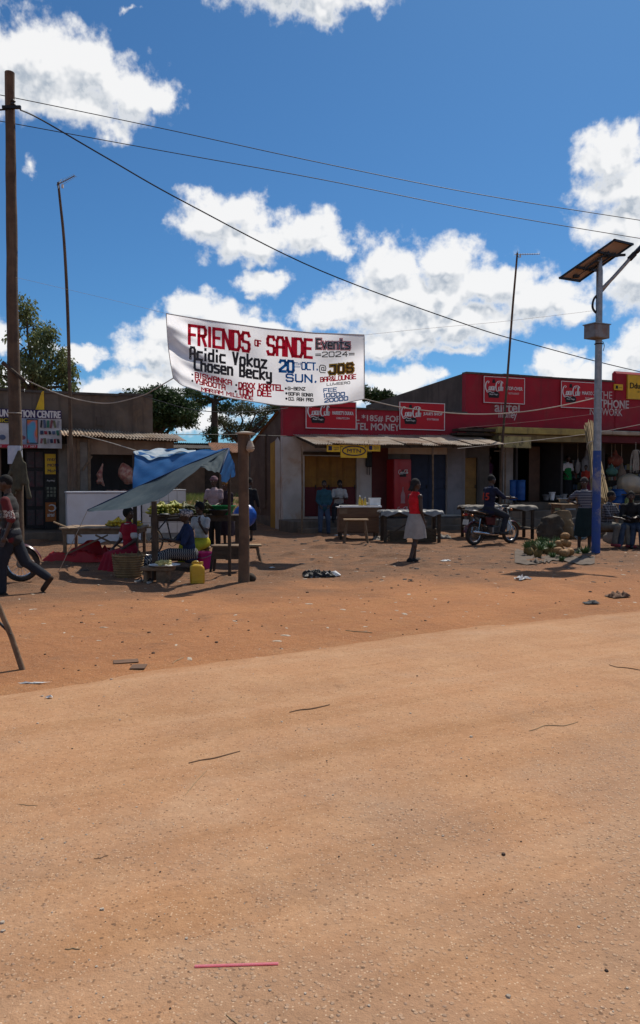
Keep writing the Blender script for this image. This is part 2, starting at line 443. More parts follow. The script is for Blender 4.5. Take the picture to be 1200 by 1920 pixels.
# ------------------------------------------------------------------ ground and road
def vnoise(x, y, seed=0):
    xi = np.floor(x).astype(int); yi = np.floor(y).astype(int); xf = x - xi; yf = y - yi
    def h(a, b):
        n = (a * 374761393 + b * 668265263 + seed * 974634) & 0x7fffffff
        n = (n ^ (n >> 13)) * 1274126177 & 0x7fffffff
        return ((n ^ (n >> 16)) & 0xffff) / 65535.0
    u = xf * xf * (3 - 2 * xf); v = yf * yf * (3 - 2 * yf)
    return (h(xi, yi) * (1 - u) + h(xi + 1, yi) * u) * (1 - v) + (h(xi, yi + 1) * (1 - u) + h(xi + 1, yi + 1) * u) * v
def fbm(x, y, o=4, seed=0):
    t = 0; a = .5; f = 1.0
    for i in range(o): t = t + a * (vnoise(x * f, y * f, seed + i) - .5); a *= .5; f *= 2.03
    return t
def edge_y(x):
    x = np.asarray(x, float); xc = np.clip(x, -5, 5)
    return 7.45 + .63 * xc - .025 * xc ** 2 + np.where(x > 5, (x - 5) * .38, 0) + np.where(x < -5, (x + 5) * .88, 0)
def sstep(a, b, x):
    t = np.clip((x - a) / (b - a), 0, 1); return t * t * (3 - 2 * t)
def ground_h(x, y):
    x = np.asarray(x, float); y = np.asarray(y, float)
    d = y - edge_y(x)                                        # distance beyond the road edge
    h = .05 * fbm(x * .7, y * .7, 4, 3) + .035 * fbm(x * 2.3, y * 3.1, 3, 9)
    lump = np.maximum(fbm(x * 1.6, y * 2.2, 3, 31) - .12, 0) * .45 * sstep(4, 7, d)
    h = h * sstep(.2, 2.5, d) + lump * sstep(30, 24, y)
    h = h + .05 * sstep(0, 3, d) - .03
    h = np.where(d < .0, -.05, h - .02 * sstep(.6, 0, d))
    h = h + .85 * sstep(25.5, 37, y - .39 * x)                # the land rises a little behind the shops
    return np.where(np.hypot(x, y) > 120, h * 0 + .8, h)
def gz(x, y): return float(ground_h(np.array([x]), np.array([y]))[0])
def on_ground(px, py):
    p = gp(px, py, 0.02); p = gp(px, py, gz(p.x, p.y)); p.z = gz(p.x, p.y); return p

def dirt_material(name, road):
    m = bpy.data.materials.new(name); m.use_nodes = True; t = m.node_tree; p = t.nodes['Principled BSDF']
    P = nn(t, 'ShaderNodeNewGeometry').outputs['Position']
    big = noise_n(t, P, .35, 4, .6, .3).outputs[0]; mid = noise_n(t, P, 2.2, 5, .65).outputs[0]; fin = noise_n(t, P, 38, 4, .7).outputs[0]; grit = noise_n(t, P, 160, 2, .6).outputs[0]
    rot = nn(t, 'ShaderNodeVectorRotate', rotation_type='Z_AXIS'); t.links.new(P, rot.inputs['Vector']); rot.inputs['Angle'].default_value = -R(29)
    tr = noise_n(t, vmath(t, 'MULTIPLY', rot.outputs[0], (.30, 3.0, 1) if road else (.5, 2.4, 1)), 1.0, 5, .62, .5).outputs[0]     # wheel and foot drag marks along the road
    sx_ = nn(t, 'ShaderNodeSeparateXYZ'); t.links.new(P, sx_.inputs[0])
    # distance beyond the road edge, roughened
    ed = math_n(t, 'SUBTRACT', sx_.outputs[1], math_n(t, 'MULTIPLY_ADD', sx_.outputs[0], .63, 7.45))
    ed = math_n(t, 'ADD', math_n(t, 'ADD', ed, math_n(t, 'MULTIPLY', math_n(t, 'MULTIPLY', sx_.outputs[0], sx_.outputs[0]), .025)), math_n(t, 'MULTIPLY', math_n(t, 'SUBTRACT', noise_n(t, P, 1.7, 5, .65).outputs[0], .5), 1.7))
    if road:
        c = mix_col(t, maprange(t, big, .35, .65), (.455, .243, .126), (.40, .218, .118))
        c = mix_col(t, maprange(t, tr, .45, .7, 0, .6), c, (.33, .165, .075))
        c = mix_col(t, maprange(t, mid, .35, .75, 0, .55), c, (.51, .31, .175))
    else:
        c = mix_col(t, maprange(t, big, .38, .62), (.42, .185, .080), (.33, .145, .066))
        c = mix_col(t, maprange(t, tr, .45, .68, 0, .7), c, (.40, .185, .078))
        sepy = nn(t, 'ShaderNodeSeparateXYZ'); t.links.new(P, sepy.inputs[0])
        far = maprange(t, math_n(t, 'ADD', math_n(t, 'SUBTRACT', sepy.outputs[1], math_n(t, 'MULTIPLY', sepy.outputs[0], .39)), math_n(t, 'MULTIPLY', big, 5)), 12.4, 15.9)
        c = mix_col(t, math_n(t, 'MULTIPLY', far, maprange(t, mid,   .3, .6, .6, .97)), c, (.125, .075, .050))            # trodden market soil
        c = mix_col(t, maprange(t, mid, .55, .8, 0, .5), c, (.24, .155, .10))
    if road:
        c = mix_col(t, maprange(t, ed, -.30, .05, 0, .55), c, (.36, .18, .085))             # earth spilled over the edge
        wh = noise_n(t, vmath(t, 'MULTIPLY', rot.outputs[0], (.05, 2.4, 0)), 1.0, 3, .6, .15).outputs[0]; c = mix_col(t, maprange(t, wh, .52, .66, 0, .4), c, (.36, .19, .095)); c = mix_col(t, maprange(t, wh, .46, .34, 0, .35), c, (.52, .32, .19))
        st2 = noise_n(t, P, 1.35, 5, .62, .5).outputs[0]; c = mix_col(t, maprange(t, st2, .64, .74, 0, .55), c, (.17, .095, .055))
        st3 = noise_n(t, rot.outputs[0], .9, 4, .6, .8).outputs[0]; c = mix_col(t, maprange(t, st3, .56, .72, 0, .45), c, (.47, .30, .19))
    else:
        c = mix_col(t, maprange(t, ed, .40, .0, 0, .35), c, (.42, .225, .11))                  # pale road dust blown on to the dirt
        st2 = noise_n(t, P, 1.1, 6, .68, .6).outputs[0]; c = mix_col(t, maprange(t, st2, .58, .72, 0, .6), c, (.13, .075, .05))
    c = mix_col(t, maprange(t, fin, .3, .75, 0, .35), c, (.22, .11, .055))
    c = mix_col(t, maprange(t, grit, .60, .75, 0, .4), c, (.52, .37, .25) if road else (.40, .26, .16))
    hgt = math_n(t, 'ADD', math_n(t, 'ADD', math_n(t, 'MULTIPLY', fin, .6), math_n(t, 'MULTIPLY', grit, .35)), math_n(t, 'ADD', math_n(t, 'MULTIPLY', noise_n(t, P, 7, 3, .6).outputs[0], 1.6), math_n(t, 'MULTIPLY', tr, 2.2)))
    if road:                                                  # stones of the worn surface show where the dust is thin
        v = nn(t, 'ShaderNodeTexVoronoi', feature='F1'); v.inputs['Scale'].default_value = 44; v.inputs['Randomness'].default_value = 1
        t.links.new(vmath(t, 'ADD', P, vmath(t, 'MULTIPLY', noise_n(t, P, 30, 2).outputs['Color'], (.012, .012, 0))), v.inputs['Vector'])
        sep = nn(t, 'ShaderNodeSeparateXYZ'); t.links.new(P, sep.inputs[0])
        sc = nn(t, 'ShaderNodeSeparateColor'); t.links.new(v.outputs['Color'], sc.inputs[0])
        edge = maprange(t, v.outputs['Distance'], .22, .42, 1, 0)
        bare = noise_n(t, P, .8, 4, .6).outputs[0]
        # the worn lane: less dust in the wheel path nearest the crown of the road
        lane = maprange(t, math_n(t, 'SUBTRACT', sep.outputs[1], math_n(t, 'MULTIPLY', sep.outputs[0], .55)), 6.5, .5, -.13, .17)
        bare = maprange(t, math_n(t, 'ADD', bare, lane), .42, .66)
        has = maprange(t, sc.outputs[0], .35, .6)
        stone = math_n(t, 'MULTIPLY', math_n(t, 'MULTIPLY', edge, has), bare)
        scol = mix_col(t, sc.outputs[1], (.40, .29, .205), (.53, .38, .27)); scol = mix_col(t, maprange(t, sc.outputs[2], .7, .9), scol, (.20, .185, .18))
        c = mix_col(t, math_n(t, 'MULTIPLY', bare, .35), c, (.26, .18, .13))
        c = mix_col(t, math_n(t, 'MULTIPLY', stone, .45), c, scol)
        hgt = math_n(t, 'ADD', hgt, math_n(t, 'MULTIPLY', stone, .45))
    # fine grit: scattered dark and pale grains
    for sc_, th, colr, seed_ in ((75, .87, (.13, .075, .045), 0), (110, .86, (.60, .43, .29), 5), (50, .94, (.12, .075, .05), 9)):
        vg = nn(t, 'ShaderNodeTexVoronoi', feature='F1'); vg.inputs['Scale'].default_value = sc_
        t.links.new(vmath(t, 'ADD', P, (seed_ * 3.1, seed_ * 1.7, 0)), vg.inputs['Vector']); sg_ = nn(t, 'ShaderNodeSeparateColor'); t.links.new(vg.outputs['Color'], sg_.inputs[0])
        gr = math_n(t, 'MULTIPLY', maprange(t, sg_.outputs[0], th, th + .03), maprange(t, vg.outputs['Distance'], .30, .42, 1, 0))
        c = mix_col(t, math_n(t, 'MULTIPLY', gr, .68), c, colr)
    t.links.new(c, p.inputs['Base Color']); p.inputs['Roughness'].default_value = .95; p.inputs['Specular IOR Level'].default_value = .12
    b = nn(t, 'ShaderNodeBump'); b.inputs['Strength'].default_value = .75; b.inputs['Distance'].default_value = .012 if road else .03
    t.links.new(hgt, b.inputs['Height']); t.links.new(b.outputs[0], p.inputs['Normal'])
    return m
def lines(lo, hi, a, b, step, grow=1.35):
    v = list(np.arange(a, b + 1e-6, step)); s = step; x = a
    while x > lo: s *= grow; x -= s; v.insert(0, max(x, lo))
    s = step; x = v[-1]
    while x < hi: s *= grow; x += s; v.append(min(x, hi))
    return np.array(v)
def height_mesh(name, X, Y, Z, m):
    ny, nx = X.shape
    co = np.stack([X, Y, Z], -1).reshape(-1, 3)
    i = np.arange(nx * ny).reshape(ny, nx)
    q = np.stack([i[:-1, :-1], i[:-1, 1:], i[1:, 1:], i[1:, :-1]], -1).reshape(-1, 4)
    me = bpy.data.meshes.new(name); me.vertices.add(len(co)); me.vertices.foreach_set('co', co.astype('f').ravel())
    me.loops.add(q.size); me.loops.foreach_set('vertex_index', q.astype('i').ravel())
    me.polygons.add(len(q)); me.polygons.foreach_set('loop_start', np.arange(0, q.size, 4, dtype='i')); me.polygons.foreach_set('loop_total', np.full(len(q), 4, 'i'))
    me.polygons.foreach_set('use_smooth', np.ones(len(q), bool)); me.update(); me.validate(); me.materials.append(m)
    return me
xs = lines(-1500, 1500, -12, 14, .075); ys = lines(-1500, 1500, 3.0, 27, .085)
GX, GY = np.meshgrid(xs, ys)
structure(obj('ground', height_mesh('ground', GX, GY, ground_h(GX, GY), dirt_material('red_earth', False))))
def road_h(x, v):
    return .022 * sstep(0, .35, v) + .012 * fbm(x * .8, v * .8, 3, 77) - .006
us = lines(-260, 320, -8, 14, .07); vs_ = np.concatenate([np.arange(0, .5, .04), np.arange(.5, 9, .09), np.arange(9, 12.1, .5)])
U, V = np.meshgrid(us, vs_)
wob = (.12 * fbm(us * .9, us * 0 + 3.3, 3, 5) + .10 * fbm(us * 3.3, us * 0 + 7.7, 4, 15)) * 2.2
YY = edge_y(U) + wob[None, :] * np.exp(-V * 1.2) - V
RH = road_h(U, V); RH[0, :] = -.06
structure(obj('road', height_mesh('road', U, YY, RH, dirt_material('dusty_road_surface', True))))
def road_top(px, py):
    p = gp(px, py, .015); v = float(edge_y(np.array([p.x]))[0] - p.y); z = float(road_h(np.array([p.x]), np.array([v]))[0])
    p = gp(px, py, z); p.z = z; return p

# ------------------------------------------------------------------ right hand row of shops
def wall_with_holes(mb, x0, x1, z0, z1, y0, y1, holes):
    """a wall built of blocks round rectangular openings (xa, xb, za, zb)"""
    xsn = sorted({x0, x1, *[h[0] for h in holes], *[h[1] for h in holes]})
    for a, b in zip(xsn, xsn[1:]):
        if b - a < 1e-4: continue
        mid = (a + b) / 2; hs = sorted([h for h in holes if h[0] < mid < h[1]], key=lambda h: h[2]); z = z0
        for h in hs:
            if h[2] > z + 1e-4: mb.box((mid, (y0 + y1) / 2, (z + h[2]) / 2), (b - a, y1 - y0, h[2] - z))
            z = h[3]
        if z < z1 - 1e-4: mb.box((mid, (y0 + y1) / 2, (z + z1) / 2), (b - a, y1 - y0, z1 - z))
    return mb
def rx(px, py=880, off=0.0): return RR.s(px, py, off)[0]
def rz_(px, py, off=0.0): return RR.s(px, py, off)[1]

# --- the low red-fascia shop with the awning
F1 = .46                                        # veranda level
xa, xb = rx(530), rx(872)
low = thing('low_shop', 'low shop with red fascia, whitewashed wall, painted metal doors and corrugated awning', 'building', RR.o, ROW)
dA, dB = rx(571), rx(669); eA, eB = rx(727), rx(838); yA, yB = rx(867), rx(896)
zt = rz_(700, 821); ztop = rz_(540, 763)
xm = rx(872)
w = MB(); wall_with_holes(w, xa, xm, F1 - .4, zt, 0, .22, [(dA, dB, F1, F1 + 2.05), (eA, eB, F1, F1 + 2.15)]); w.build('front_wall', WHITEWALL, low)
w = MB(); wall_with_holes(w, xm, xm + 1.05, 0, zt + .3, .03, .22, [(yA, yB, F1, F1 + 2.05)]); w.build('front_wall', GREYWALL, low)
MB().box(((dB + eA) / 2 + .28, -.012, F1 + 1.2), (.62, .02, 2.4)).build('painted_pilaster', mat('maroon_paint', (.12, .03, .028), .8, nscale=2, streak=(.07, .03, .025)), low)
MB().box(((eB + xm) / 2, -.012, F1 + 1.2), (xm - eB - .04, .02, 2.4)).build('painted_pilaster', mat('grey_blue_paint', (.23, .22, .23), .85, nscale=1.5, streak=(.14, .12, .11)), low)
w = MB().box(((xa + xm) / 2, .08, (zt + ztop) / 2), (xm - xa, .24, ztop - zt)); w.build('fascia', RED_WALL, low)
MB().box(((xa + xm) / 2, .07, ztop + .03), (xm - xa + .04, .34, .06)).build('coping', GREYWALL, low)
# side wall with sloping gable, painted yellow and white at the corner
Ld = 3.9
sw = MB(); sw.prism([(.24, 0), (Ld, 0), (Ld, ztop - 1.25), (.24, ztop + .02)], xa + .001, xa + .22, 'YZ'); sw.build('side_wall', mat('brown_side_wall', (.115, .07, .05), .95, nscale=1.6, bump=.4, bscale=9, streak=(.06, .042, .032), stain=(.19, .13, .09)), low)
MB().prism([(.241, .02), (.75, .02), (.75, zt - .12), (.5, zt - .02), (.241, zt - .2)], xa - .015, xa, 'YZ').build('painted_corner', WHITEWALL, low)
MB().prism([(.752, .02), (1.3, .02), (1.3, zt - .2), (.752, zt - .12)], xa - .013, xa, 'YZ').build('painted_corner', mat('mustard_paint', (.42, .22, .03), .9, nscale=1.5, streak=(.16, .09, .035)), low)
MB().box((xa - .03, 2.05, 2.0), (.05, .5, 2.6)).build('buttress', mat('brown_side_wall', (.1, .06, .045)), low)
rf = MB()
for i in range(8): corrugated(rf, .86, Ld - .2, 8, .015, xa - .1 + i * .84, Ld + .15, ztop - 1.22, -1.1)
rf.build('roof', RUST, low)
MB().box(((xa + xm) / 2, Ld, 1.3), (xm - xa, .2, 2.6)).build('back_wall', GREYWALL, low)
MB().box(((xa + xm + 1) / 2, 1.9, F1 - .2), (xm - xa + 1, 3.3, .36)).build('shop_floor', CONCRETE, low)
# veranda slab and step
ver = MB().box(((xa + xm) / 2 + .5, -.7, F1 / 2 - .06), (xm - xa + 1.3, 1.39, F1 - .02)); ver.build('veranda', CONCRETE, low, bevel=.02)
MB().box(((xa + xm) / 2 + .3, -1.62, F1 / 4 - .06), (xm - xa + .6, .44, F1 / 2)).build('step', CONCRETE, low, bevel=.02)
# metal doors: four leaves, ochre above and maroon below
OCH = mat('ochre_door_paint', (.27, .125, .016), .6, nscale=3, col2=(.20, .09, .014), streak=(.19, .08, .02)); MAR = mat('maroon_door_paint', (.12, .012, .014), .6, nscale=3, streak=(.09, .014, .014))
BLU = mat('navy_door_paint', (.018, .030, .065), .6, nscale=3, streak=(.012, .018, .036)); OCH2 = mat('dull_ochre_paint', (.25, .14, .04), .7, nscale=3)
def metal_door(x0, x1, z0, z1, top, bot, split, y, panels=3):
    d = MB().box(((x0 + x1) / 2, y, (z0 + z1) / 2), (x1 - x0 - .012, .03, z1 - z0 - .012)).build('door', top, low)
    zs = [z0 + .03, split, split + (z1 - split) * .3, z1 - .03] if panels == 3 else [z0 + .03, split, z1 - .03]
    for k, (a, b) in enumerate(zip(zs, zs[1:])):
        MB().box(((x0 + x1) / 2, y - .022, (a + b) / 2), (x1 - x0 - .08, .014, b - a - .05)).build('door_panel', bot if k == 0 else top, d, bevel=.006)
    if split: MB().box(((x0 + x1) / 2, y - .017, (z0 + split) / 2), (x1 - x0 - .014, .006, split - z0 - .01)).build('painted_band', bot, d)
    MB().box((x1 - .06, y - .045, z0 + 1.0), (.025, .03, .13)).build('handle', DARKMETAL, d)
for i in range(4):
    q = (dB - dA) / 4; metal_door(dA + i * q, dA + (i + 1) * q, F1, F1 + 2.05, OCH, MAR, F1 + 1.0, .1)
for i in range(2):
    q = (eB - rx(771)) / 2; metal_door(rx(771) + i * q, rx(771) + (i + 1) * q, F1, F1 + 2.15, BLU, BLU, F1 + .9, .1)
MB().box(((eA + rx(771)) / 2, .1, F1 + 1.07), (rx(771) - eA, .04, 2.14)).build('door', mat('grey_door_paint', (.16, .155, .15), .7, nscale=2, streak=(.1, .09, .08)), low)
metal_door(yA, yB, F1, F1 + 2.05, OCH2, OCH2, F1 + .95, .12)
MB().box(((dA + dB) / 2, .0, F1 + 2.12), (dB - dA + .2, .3, .1)).build('lintel', WOOD_DARK, low)
# awning of corrugated sheets
ax0, ax1 = rx(548, 813), rx(878, 822); zi = rz_(560, 814)
nS = 11; q = (ax1 + .1 - ax0) / nS
for i in range(nS):
    mb = MB(); corrugated(mb, q + .05, 2.0 + random.uniform(-.05, .05), 8, .016, ax0 + i * q, -.06, zi - .02 + .12 * i / nS + (i % 2) * .006, .42 + random.uniform(-.03, .03))
    mb.build('roof_sheet', IRON, low, smooth='all')
MB().bar((ax0 + .1, -1.85, zi - .5), (ax1, -1.85, zi - .36), .06, .09).build('awning_beam', WOOD_DARK, low)
for k in range(9): MB().bar((ax0 + .15 + k * (ax1 - ax0 - .3) / 8, -.06, zi - .1 + .11 * k / 8), (ax0 + .15 + k * (ax1 - ax0 - .3) / 8, -1.95, zi - .52 + .11 * k / 8), .05, .06).build('rafter', WOOD_DARK, low)
for px in (566, 811):
    x = rx(px, 900, 1.85); MB().tube([(x, -1.85, .0), (x + .02, -1.85, 1.4), (x, -1.85, zi - .48)], .032, 8).build('awning_post', WOOD, low, smooth=True)
mb = MB(); z = rz_(680, 862, .02); x = rx(690, 865); mb.box((x, -.06, z), (.22, .12, .5)); o = mb.build('meter_box', BLACK, low, bevel=.03)
MB().tube([(x - .05, -.05, z - .25), (x - .06, -.06, z - .5), (x + .03, -.06, z - .52), (x + .04, -.05, z - .25)], .012, 6).build('cable', BLACK, o)
MB().tube([(x + .1, -.02, z + .2), (x + .3, -.02, z + .35), (x + .3, -.02, z + .75)], .012, 6).build('cable', BLACK, o)
# painted slogan on the fascia
def fx(px, py): return RR.s(px, py, .05)
for s_, pa, pb in (('DIAL *185# FOR', (640, 789), (752, 776)), ('AIRTEL MONEY', (640, 805), (749, 793))):
    x0, z0 = fx(*pa); x1, z1 = fx(*pb)
    text(low, s_, PALE_PAINT, x0, -.046, z0, w=x1 - x0, h=.235, bold=.03)

# --- the tall red parapet shop on the right
tall = thing('tall_shop', 'tall open-fronted shop with dark red parapet wall and yellow canopy edge', 'building', RR.o, ROW)
F2 = .86
x0, x1 = rx(873, 750), rx(1500, 750); zp = rz_(885, 701); zf = rz_(900, 801); xst = rx(1152, 716)
MB().box(((x0 + xst) / 2, .12, (zp + zf) / 2), (xst - x0, .24, zp - zf)).build('parapet', RED_WALL, tall)
MB().box(((xst + x1) / 2, .12, (zp + .46 + zf) / 2), (x1 - xst - .002, .24, zp + .46 - zf)).build('parapet', RED_WALL, tall, bevel=.1)
mb = MB()
xx = x0
while xx < xst - .05:
    L_ = min(random.uniform(.5, 1.1), xst - xx); mb.box((xx + L_ / 2, .115, zp + .035 + random.uniform(-.012, .012)), (L_ - .01, .30, .07)); xx += L_
mb.build('coping', GREYWALL, tall)
mb = MB(); mb.prism([(.25, 0), (8.6, 0), (8.6, zp - .35), (.25, zp + .02)], x0 + .001, x0 + .24, 'YZ'); mb.build('side_wall', GREYWALL, tall)
MB().box(((x0 + x1) / 2, 8.5, 2.4), (x1 - x0 - .5, .2, 4.8)).build('back_wall', GREYWALL, tall)
rf = MB()
for i in range(22): corrugated(rf, .86, 8.2, 8, .015, x0 + .25 + i * .84, 8.5, zp - .6, -.15)
rf.build('roof', RUST, tall)
MB().box(((x0 + x1) / 2, 4.3, F2 / 2 - .1), (x1 - x0 - .5, 8.1, F2 + .18)).build('shop_floor', CONCRETE, tall)
for k in range(2): MB().box(((rx(925) + x1) / 2, -.15 - .35 - k * .34, (F2 - .28 * (k + 1)) / 2 - .02), (x1 - rx(925), .7 - .02, F2 - .28 * (k + 1) + .04)).build('step', CONCRETE, tall, bevel=.02)
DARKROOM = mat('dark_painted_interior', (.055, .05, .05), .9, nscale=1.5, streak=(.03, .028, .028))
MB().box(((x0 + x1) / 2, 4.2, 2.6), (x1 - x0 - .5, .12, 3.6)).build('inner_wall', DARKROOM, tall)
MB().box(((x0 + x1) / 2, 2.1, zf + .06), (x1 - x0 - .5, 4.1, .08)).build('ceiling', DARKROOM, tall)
def pillar(pa, pb, y, dep, m, name='pillar', z1=None, z0=F2 - .01):
    a, b = rx(pa, 880, -y), rx(pb, 880, -y); return MB().box(((a + b) / 2, y + dep / 2, (z0 + (z1 or zf)) / 2), (b - a, dep, (z1 or zf) - z0)).build(name, m, tall)
pillar(943, 962, .3, .25, mat('pale_pillar', (.28, .26, .24), .9, nscale=2, streak=(.16, .13, .11)))
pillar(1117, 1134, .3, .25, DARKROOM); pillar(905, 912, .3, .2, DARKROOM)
d = pillar(992, 1012, .9, .04, mat('brown_door', (.10, .055, .035), .7, nscale=3), 'door', z1=F2 + 2.15)
pillar(895, 905, .05, .2, GREYWALL)
mbp = MB(); mbp.box((rx(1060), 2.2, 2.2), (.1, 4.0, 3.0)); mbp.box((rx(975), 2.2, 2.2), (.1, 4.0, 3.0)); mbp.build('partition', DARKROOM, tall)
# canopy slab: yellow painted edge, cream further on, boards over the doorway on the left
YB = mat('faded_yellow_paint', (.42, .33, .10), .85, nscale=3, col2=(.30, .23, .08), streak=(.14, .11, .06), bump=.15)
ca, cb, cc = rx(934, 810, .9), rx(1108, 812, .9), x1
zc = rz_(1000, 808, .9)
MB().box(((ca + cb) / 2, -.44, zc), (cb - ca, .92, .24)).build('canopy', YB, tall, bevel=.02)
MB().box(((ca + cb) / 2, -.40, zc - .25), (cb - ca - .1, .78, .22)).build('canopy_beam', mat('dull_yellow_beam', (.22, .17, .075), .9, nscale=3, streak=(.1, .08, .05)), tall)
MB().box(((cb + cc) / 2, -.44, zc + .02), (cc - cb - .004, .90, .16)).build('canopy', mat('cream_plaster', (.42, .37, .28), .9, nscale=2, col2=(.25, .2, .15), streak=(.15, .11, .08)), tall, bevel=.03)
MB().box(((cb + cc) / 2, -.36, zc - .21), (cc - cb, .7, .26)).build('canopy_beam', mat('dark_red_beam', (.12, .02, .024), .8), tall)
for k, (pa, pb, z, o_) in enumerate(((862, 933, 806, .75), (858, 933, 814, .62), (866, 940, 824, .5))):
    a = rx(pa, z, o_); b = rx(pb, z, o_); zz = rz_(895, z, o_)
    MB().box(((a + b) / 2, -o_ + .25, zz), (b - a, .5, .09)).build('canopy_board', WOOD_DARK, tall)
for px in (938, 947):
    x = rx(px, 900, .85); MB().tube([(x, -.85, .0), (x + .02, -.84, zc - .1)], .028 if px == 947 else .035, 8).build('canopy_post', WOOD, tall)
x = rx(925, 846, .85); xe = rx(946, 845, .85); MB().bar((x, -.9, rz_(930, 846, .85)), (xe, -.9, rz_(946, 846, .85)), .03, .03).build('cross_bar', WOOD, tall)
# painted words on the parapet
def words(s_, pa, pb, hpx, m=PALE_PAINT, bold=.0, par=tall, off=.006):
    x0_, z0_ = RR.s(*pa, .01); x1_, z1_ = RR.s(*pb, .01)
    zz = RR.s(pa[0], pa[1] - hpx, .01)[1] - z0_
    return text(par, s_, m, x0_, -off, z0_, w=x1_ - x0_, h=zz, bold=bold)
words('airtel', (928, 772), (974, 774), 19, bold=.035); words('money', (935, 787), (969, 790), 13, bold=.02)
words('THE', (1122, 747), (1148, 747), 14); words('SMARTPHONE', (1085, 762), (1179, 765), 15, bold=.04); words('NETWORK', (1106, 778), (1167, 780), 14, bold=.004)

# ------------------------------------------------------------------ left hand row
def lx(px, py=880, off=0.0): return RL.s(px, py, off)[0]
def lz(px, py, off=0.0): return RL.s(px, py, off)[1]
shop = thing('phone_shop', 'grey-brown phone shop with flat parapet and dark doorway under the big sign', 'building', RL.o, ROW)
zL = lz(130, 738); la, lb = lx(-260), lx(286, 760)
do_a, do_b = lx(2), lx(107)
mb = MB(); wall_with_holes(mb, la, lb, 0, zL, 0, .25, [(do_a, do_b, .28, 2.55)]); mb.build('front_wall', CONCRETE, shop)
mb = MB(); xx = la
while xx < lb: L_ = min(random.uniform(.6, 1.4), lb - xx); mb.box((xx + L_ / 2, .11, zL + .03 + random.uniform(-.02, .02)), (L_ - .005, .31, .07)); xx += L_
mb.build('coping', GREYWALL, shop)
MB().prism([(.26, 0), (7, 0), (7, zL - .5), (.26, zL - .01)], lb - .22, lb - .001, 'YZ').build('side_wall', CONCRETE, shop)
MB().box(((la + lb) / 2, 7, zL / 2 - .3), (lb - la, .2, zL - .6)).build('back_wall', CONCRETE, shop)
rf = MB()
for i in range(int((lb - la - .3) / .84)): corrugated(rf, .86, 6.7, 8, .015, la + .1 + i * .84, 7.0, zL - .75, -.1)
rf.build('roof', RUST, shop)
MB().box(((la + lb) / 2, -.5, .10), (lb - la, 1.4, .34)).build('veranda', CONCRETE, shop, bevel=.02)
MB().box(((la + lb) / 2, 3.4, .14), (lb - la - .5, 6.9, .26)).build('shop_floor', CONCRETE, shop)
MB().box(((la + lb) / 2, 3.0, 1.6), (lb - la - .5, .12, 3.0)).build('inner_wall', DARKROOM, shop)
DOORM = mat('black_door_paint', (.022, .02, .02), .6)
q = (lx(83) - lx(48)); d = MB().box(((lx(48) + lx(83)) / 2, -.04, 1.42), (q, .05, 2.2)).build('door', DOORM, shop)
for i in range(4):
    for k in range(2): MB().box((lx(48) + q * (.27 + .46 * k), -.075, .62 + i * .54), (q * .4, .02, .44)).build('door_panel', mat('grimy_panel', (.07, .055, .055), .7, nscale=9, stain=(.14, .03, .04), stain_scale=8), d, bevel=.01)
d = MB().box(((lx(83) + lx(107)) / 2, -.05, 1.42), (lx(107) - lx(83) - .02, .05, 2.26)).build('door', DOORM, shop)
def poster(px0, px1, py0, py1, m, off=.085):
    a, b = lx(px0, py0, off), lx(px1, py0, off); z0_, z1_ = lz(px0, py1, off), lz(px0, py0, off)
    return MB().box(((a + b) / 2, -off, (z0_ + z1_) / 2), (b - a, .012, z1_ - z0_)).build('poster', m, d), a, b, z0_, z1_
o, a, b, z0_, z1_ = poster(84, 104, 851, 889, YELLOW_SIGN)
for k, s_ in enumerate(('mtn', 'MOMO', 'MoMo')): text(o, s_, NAVY_INK, a + .07, -.094, z1_ - .2 - k * .16, h=.085, bold=.02)
o, a, b, z0_, z1_ = poster(84, 104, 897, 935, mat('black_poster', (.02, .022, .02), .6, nscale=9, stain=(.16, .17, .12), stain_scale=5))
text(o, 'PayWay', WHITE_INK, a + .06, -.094, z1_ - .1, h=.06, bold=.01)
for r_ in range(3):
    for k in range(3): MB().box((a + .08 + k * .09, -.094, z0_ + .09 + r_ * .1), (.06, .006, .07)).build('print_block', mat('poster_print', (.20, .21, .16), .7, nscale=14), o)
o, a, b, z0_, z1_ = poster(85, 105, 942, 978, mat('orange_poster', (.40, .13, .03), .6, nscale=5, col2=(.30, .10, .03)))
text(o, 'airtel', WHITE_INK, a + .05, -.094, z0_ + .14, w=b - a - .1, h=.11, bold=.02)
pts = [(a + .17 + .10 * math.cos(t), -.096, z0_ + .38 + .09 * math.sin(t)) for t in np.linspace(-2.6, 2.4, 14)]; MB().tube(pts, [.012 + .012 * math.sin(i / 13 * 3.1) for i in range(14)], 6).build('swirl_emblem', WHITE_INK, o)
MB().box((lx(119), -.06, 1.45), (lx(128) - lx(110), .12, 2.5)).build('pilaster', mat('pale_grey_plaster', (.26, .24, .21), .9, nscale=2, streak=(.13, .11, .09), bump=.2), shop)
MB().box((lx(188, 790), -.02, lz(188, 790)), (.2, .04, .26)).build('vent_block', CONCRETE, shop)
MB().prism([(lx(66, 770), lz(66, 770)), (lx(83, 770), lz(83, 770)), (lx(82, 730), lz(82, 733)), (lx(78, 730), lz(78, 735))], -.06, -.02).build('broken_sign_panel', YELLOW_SIGN, shop)
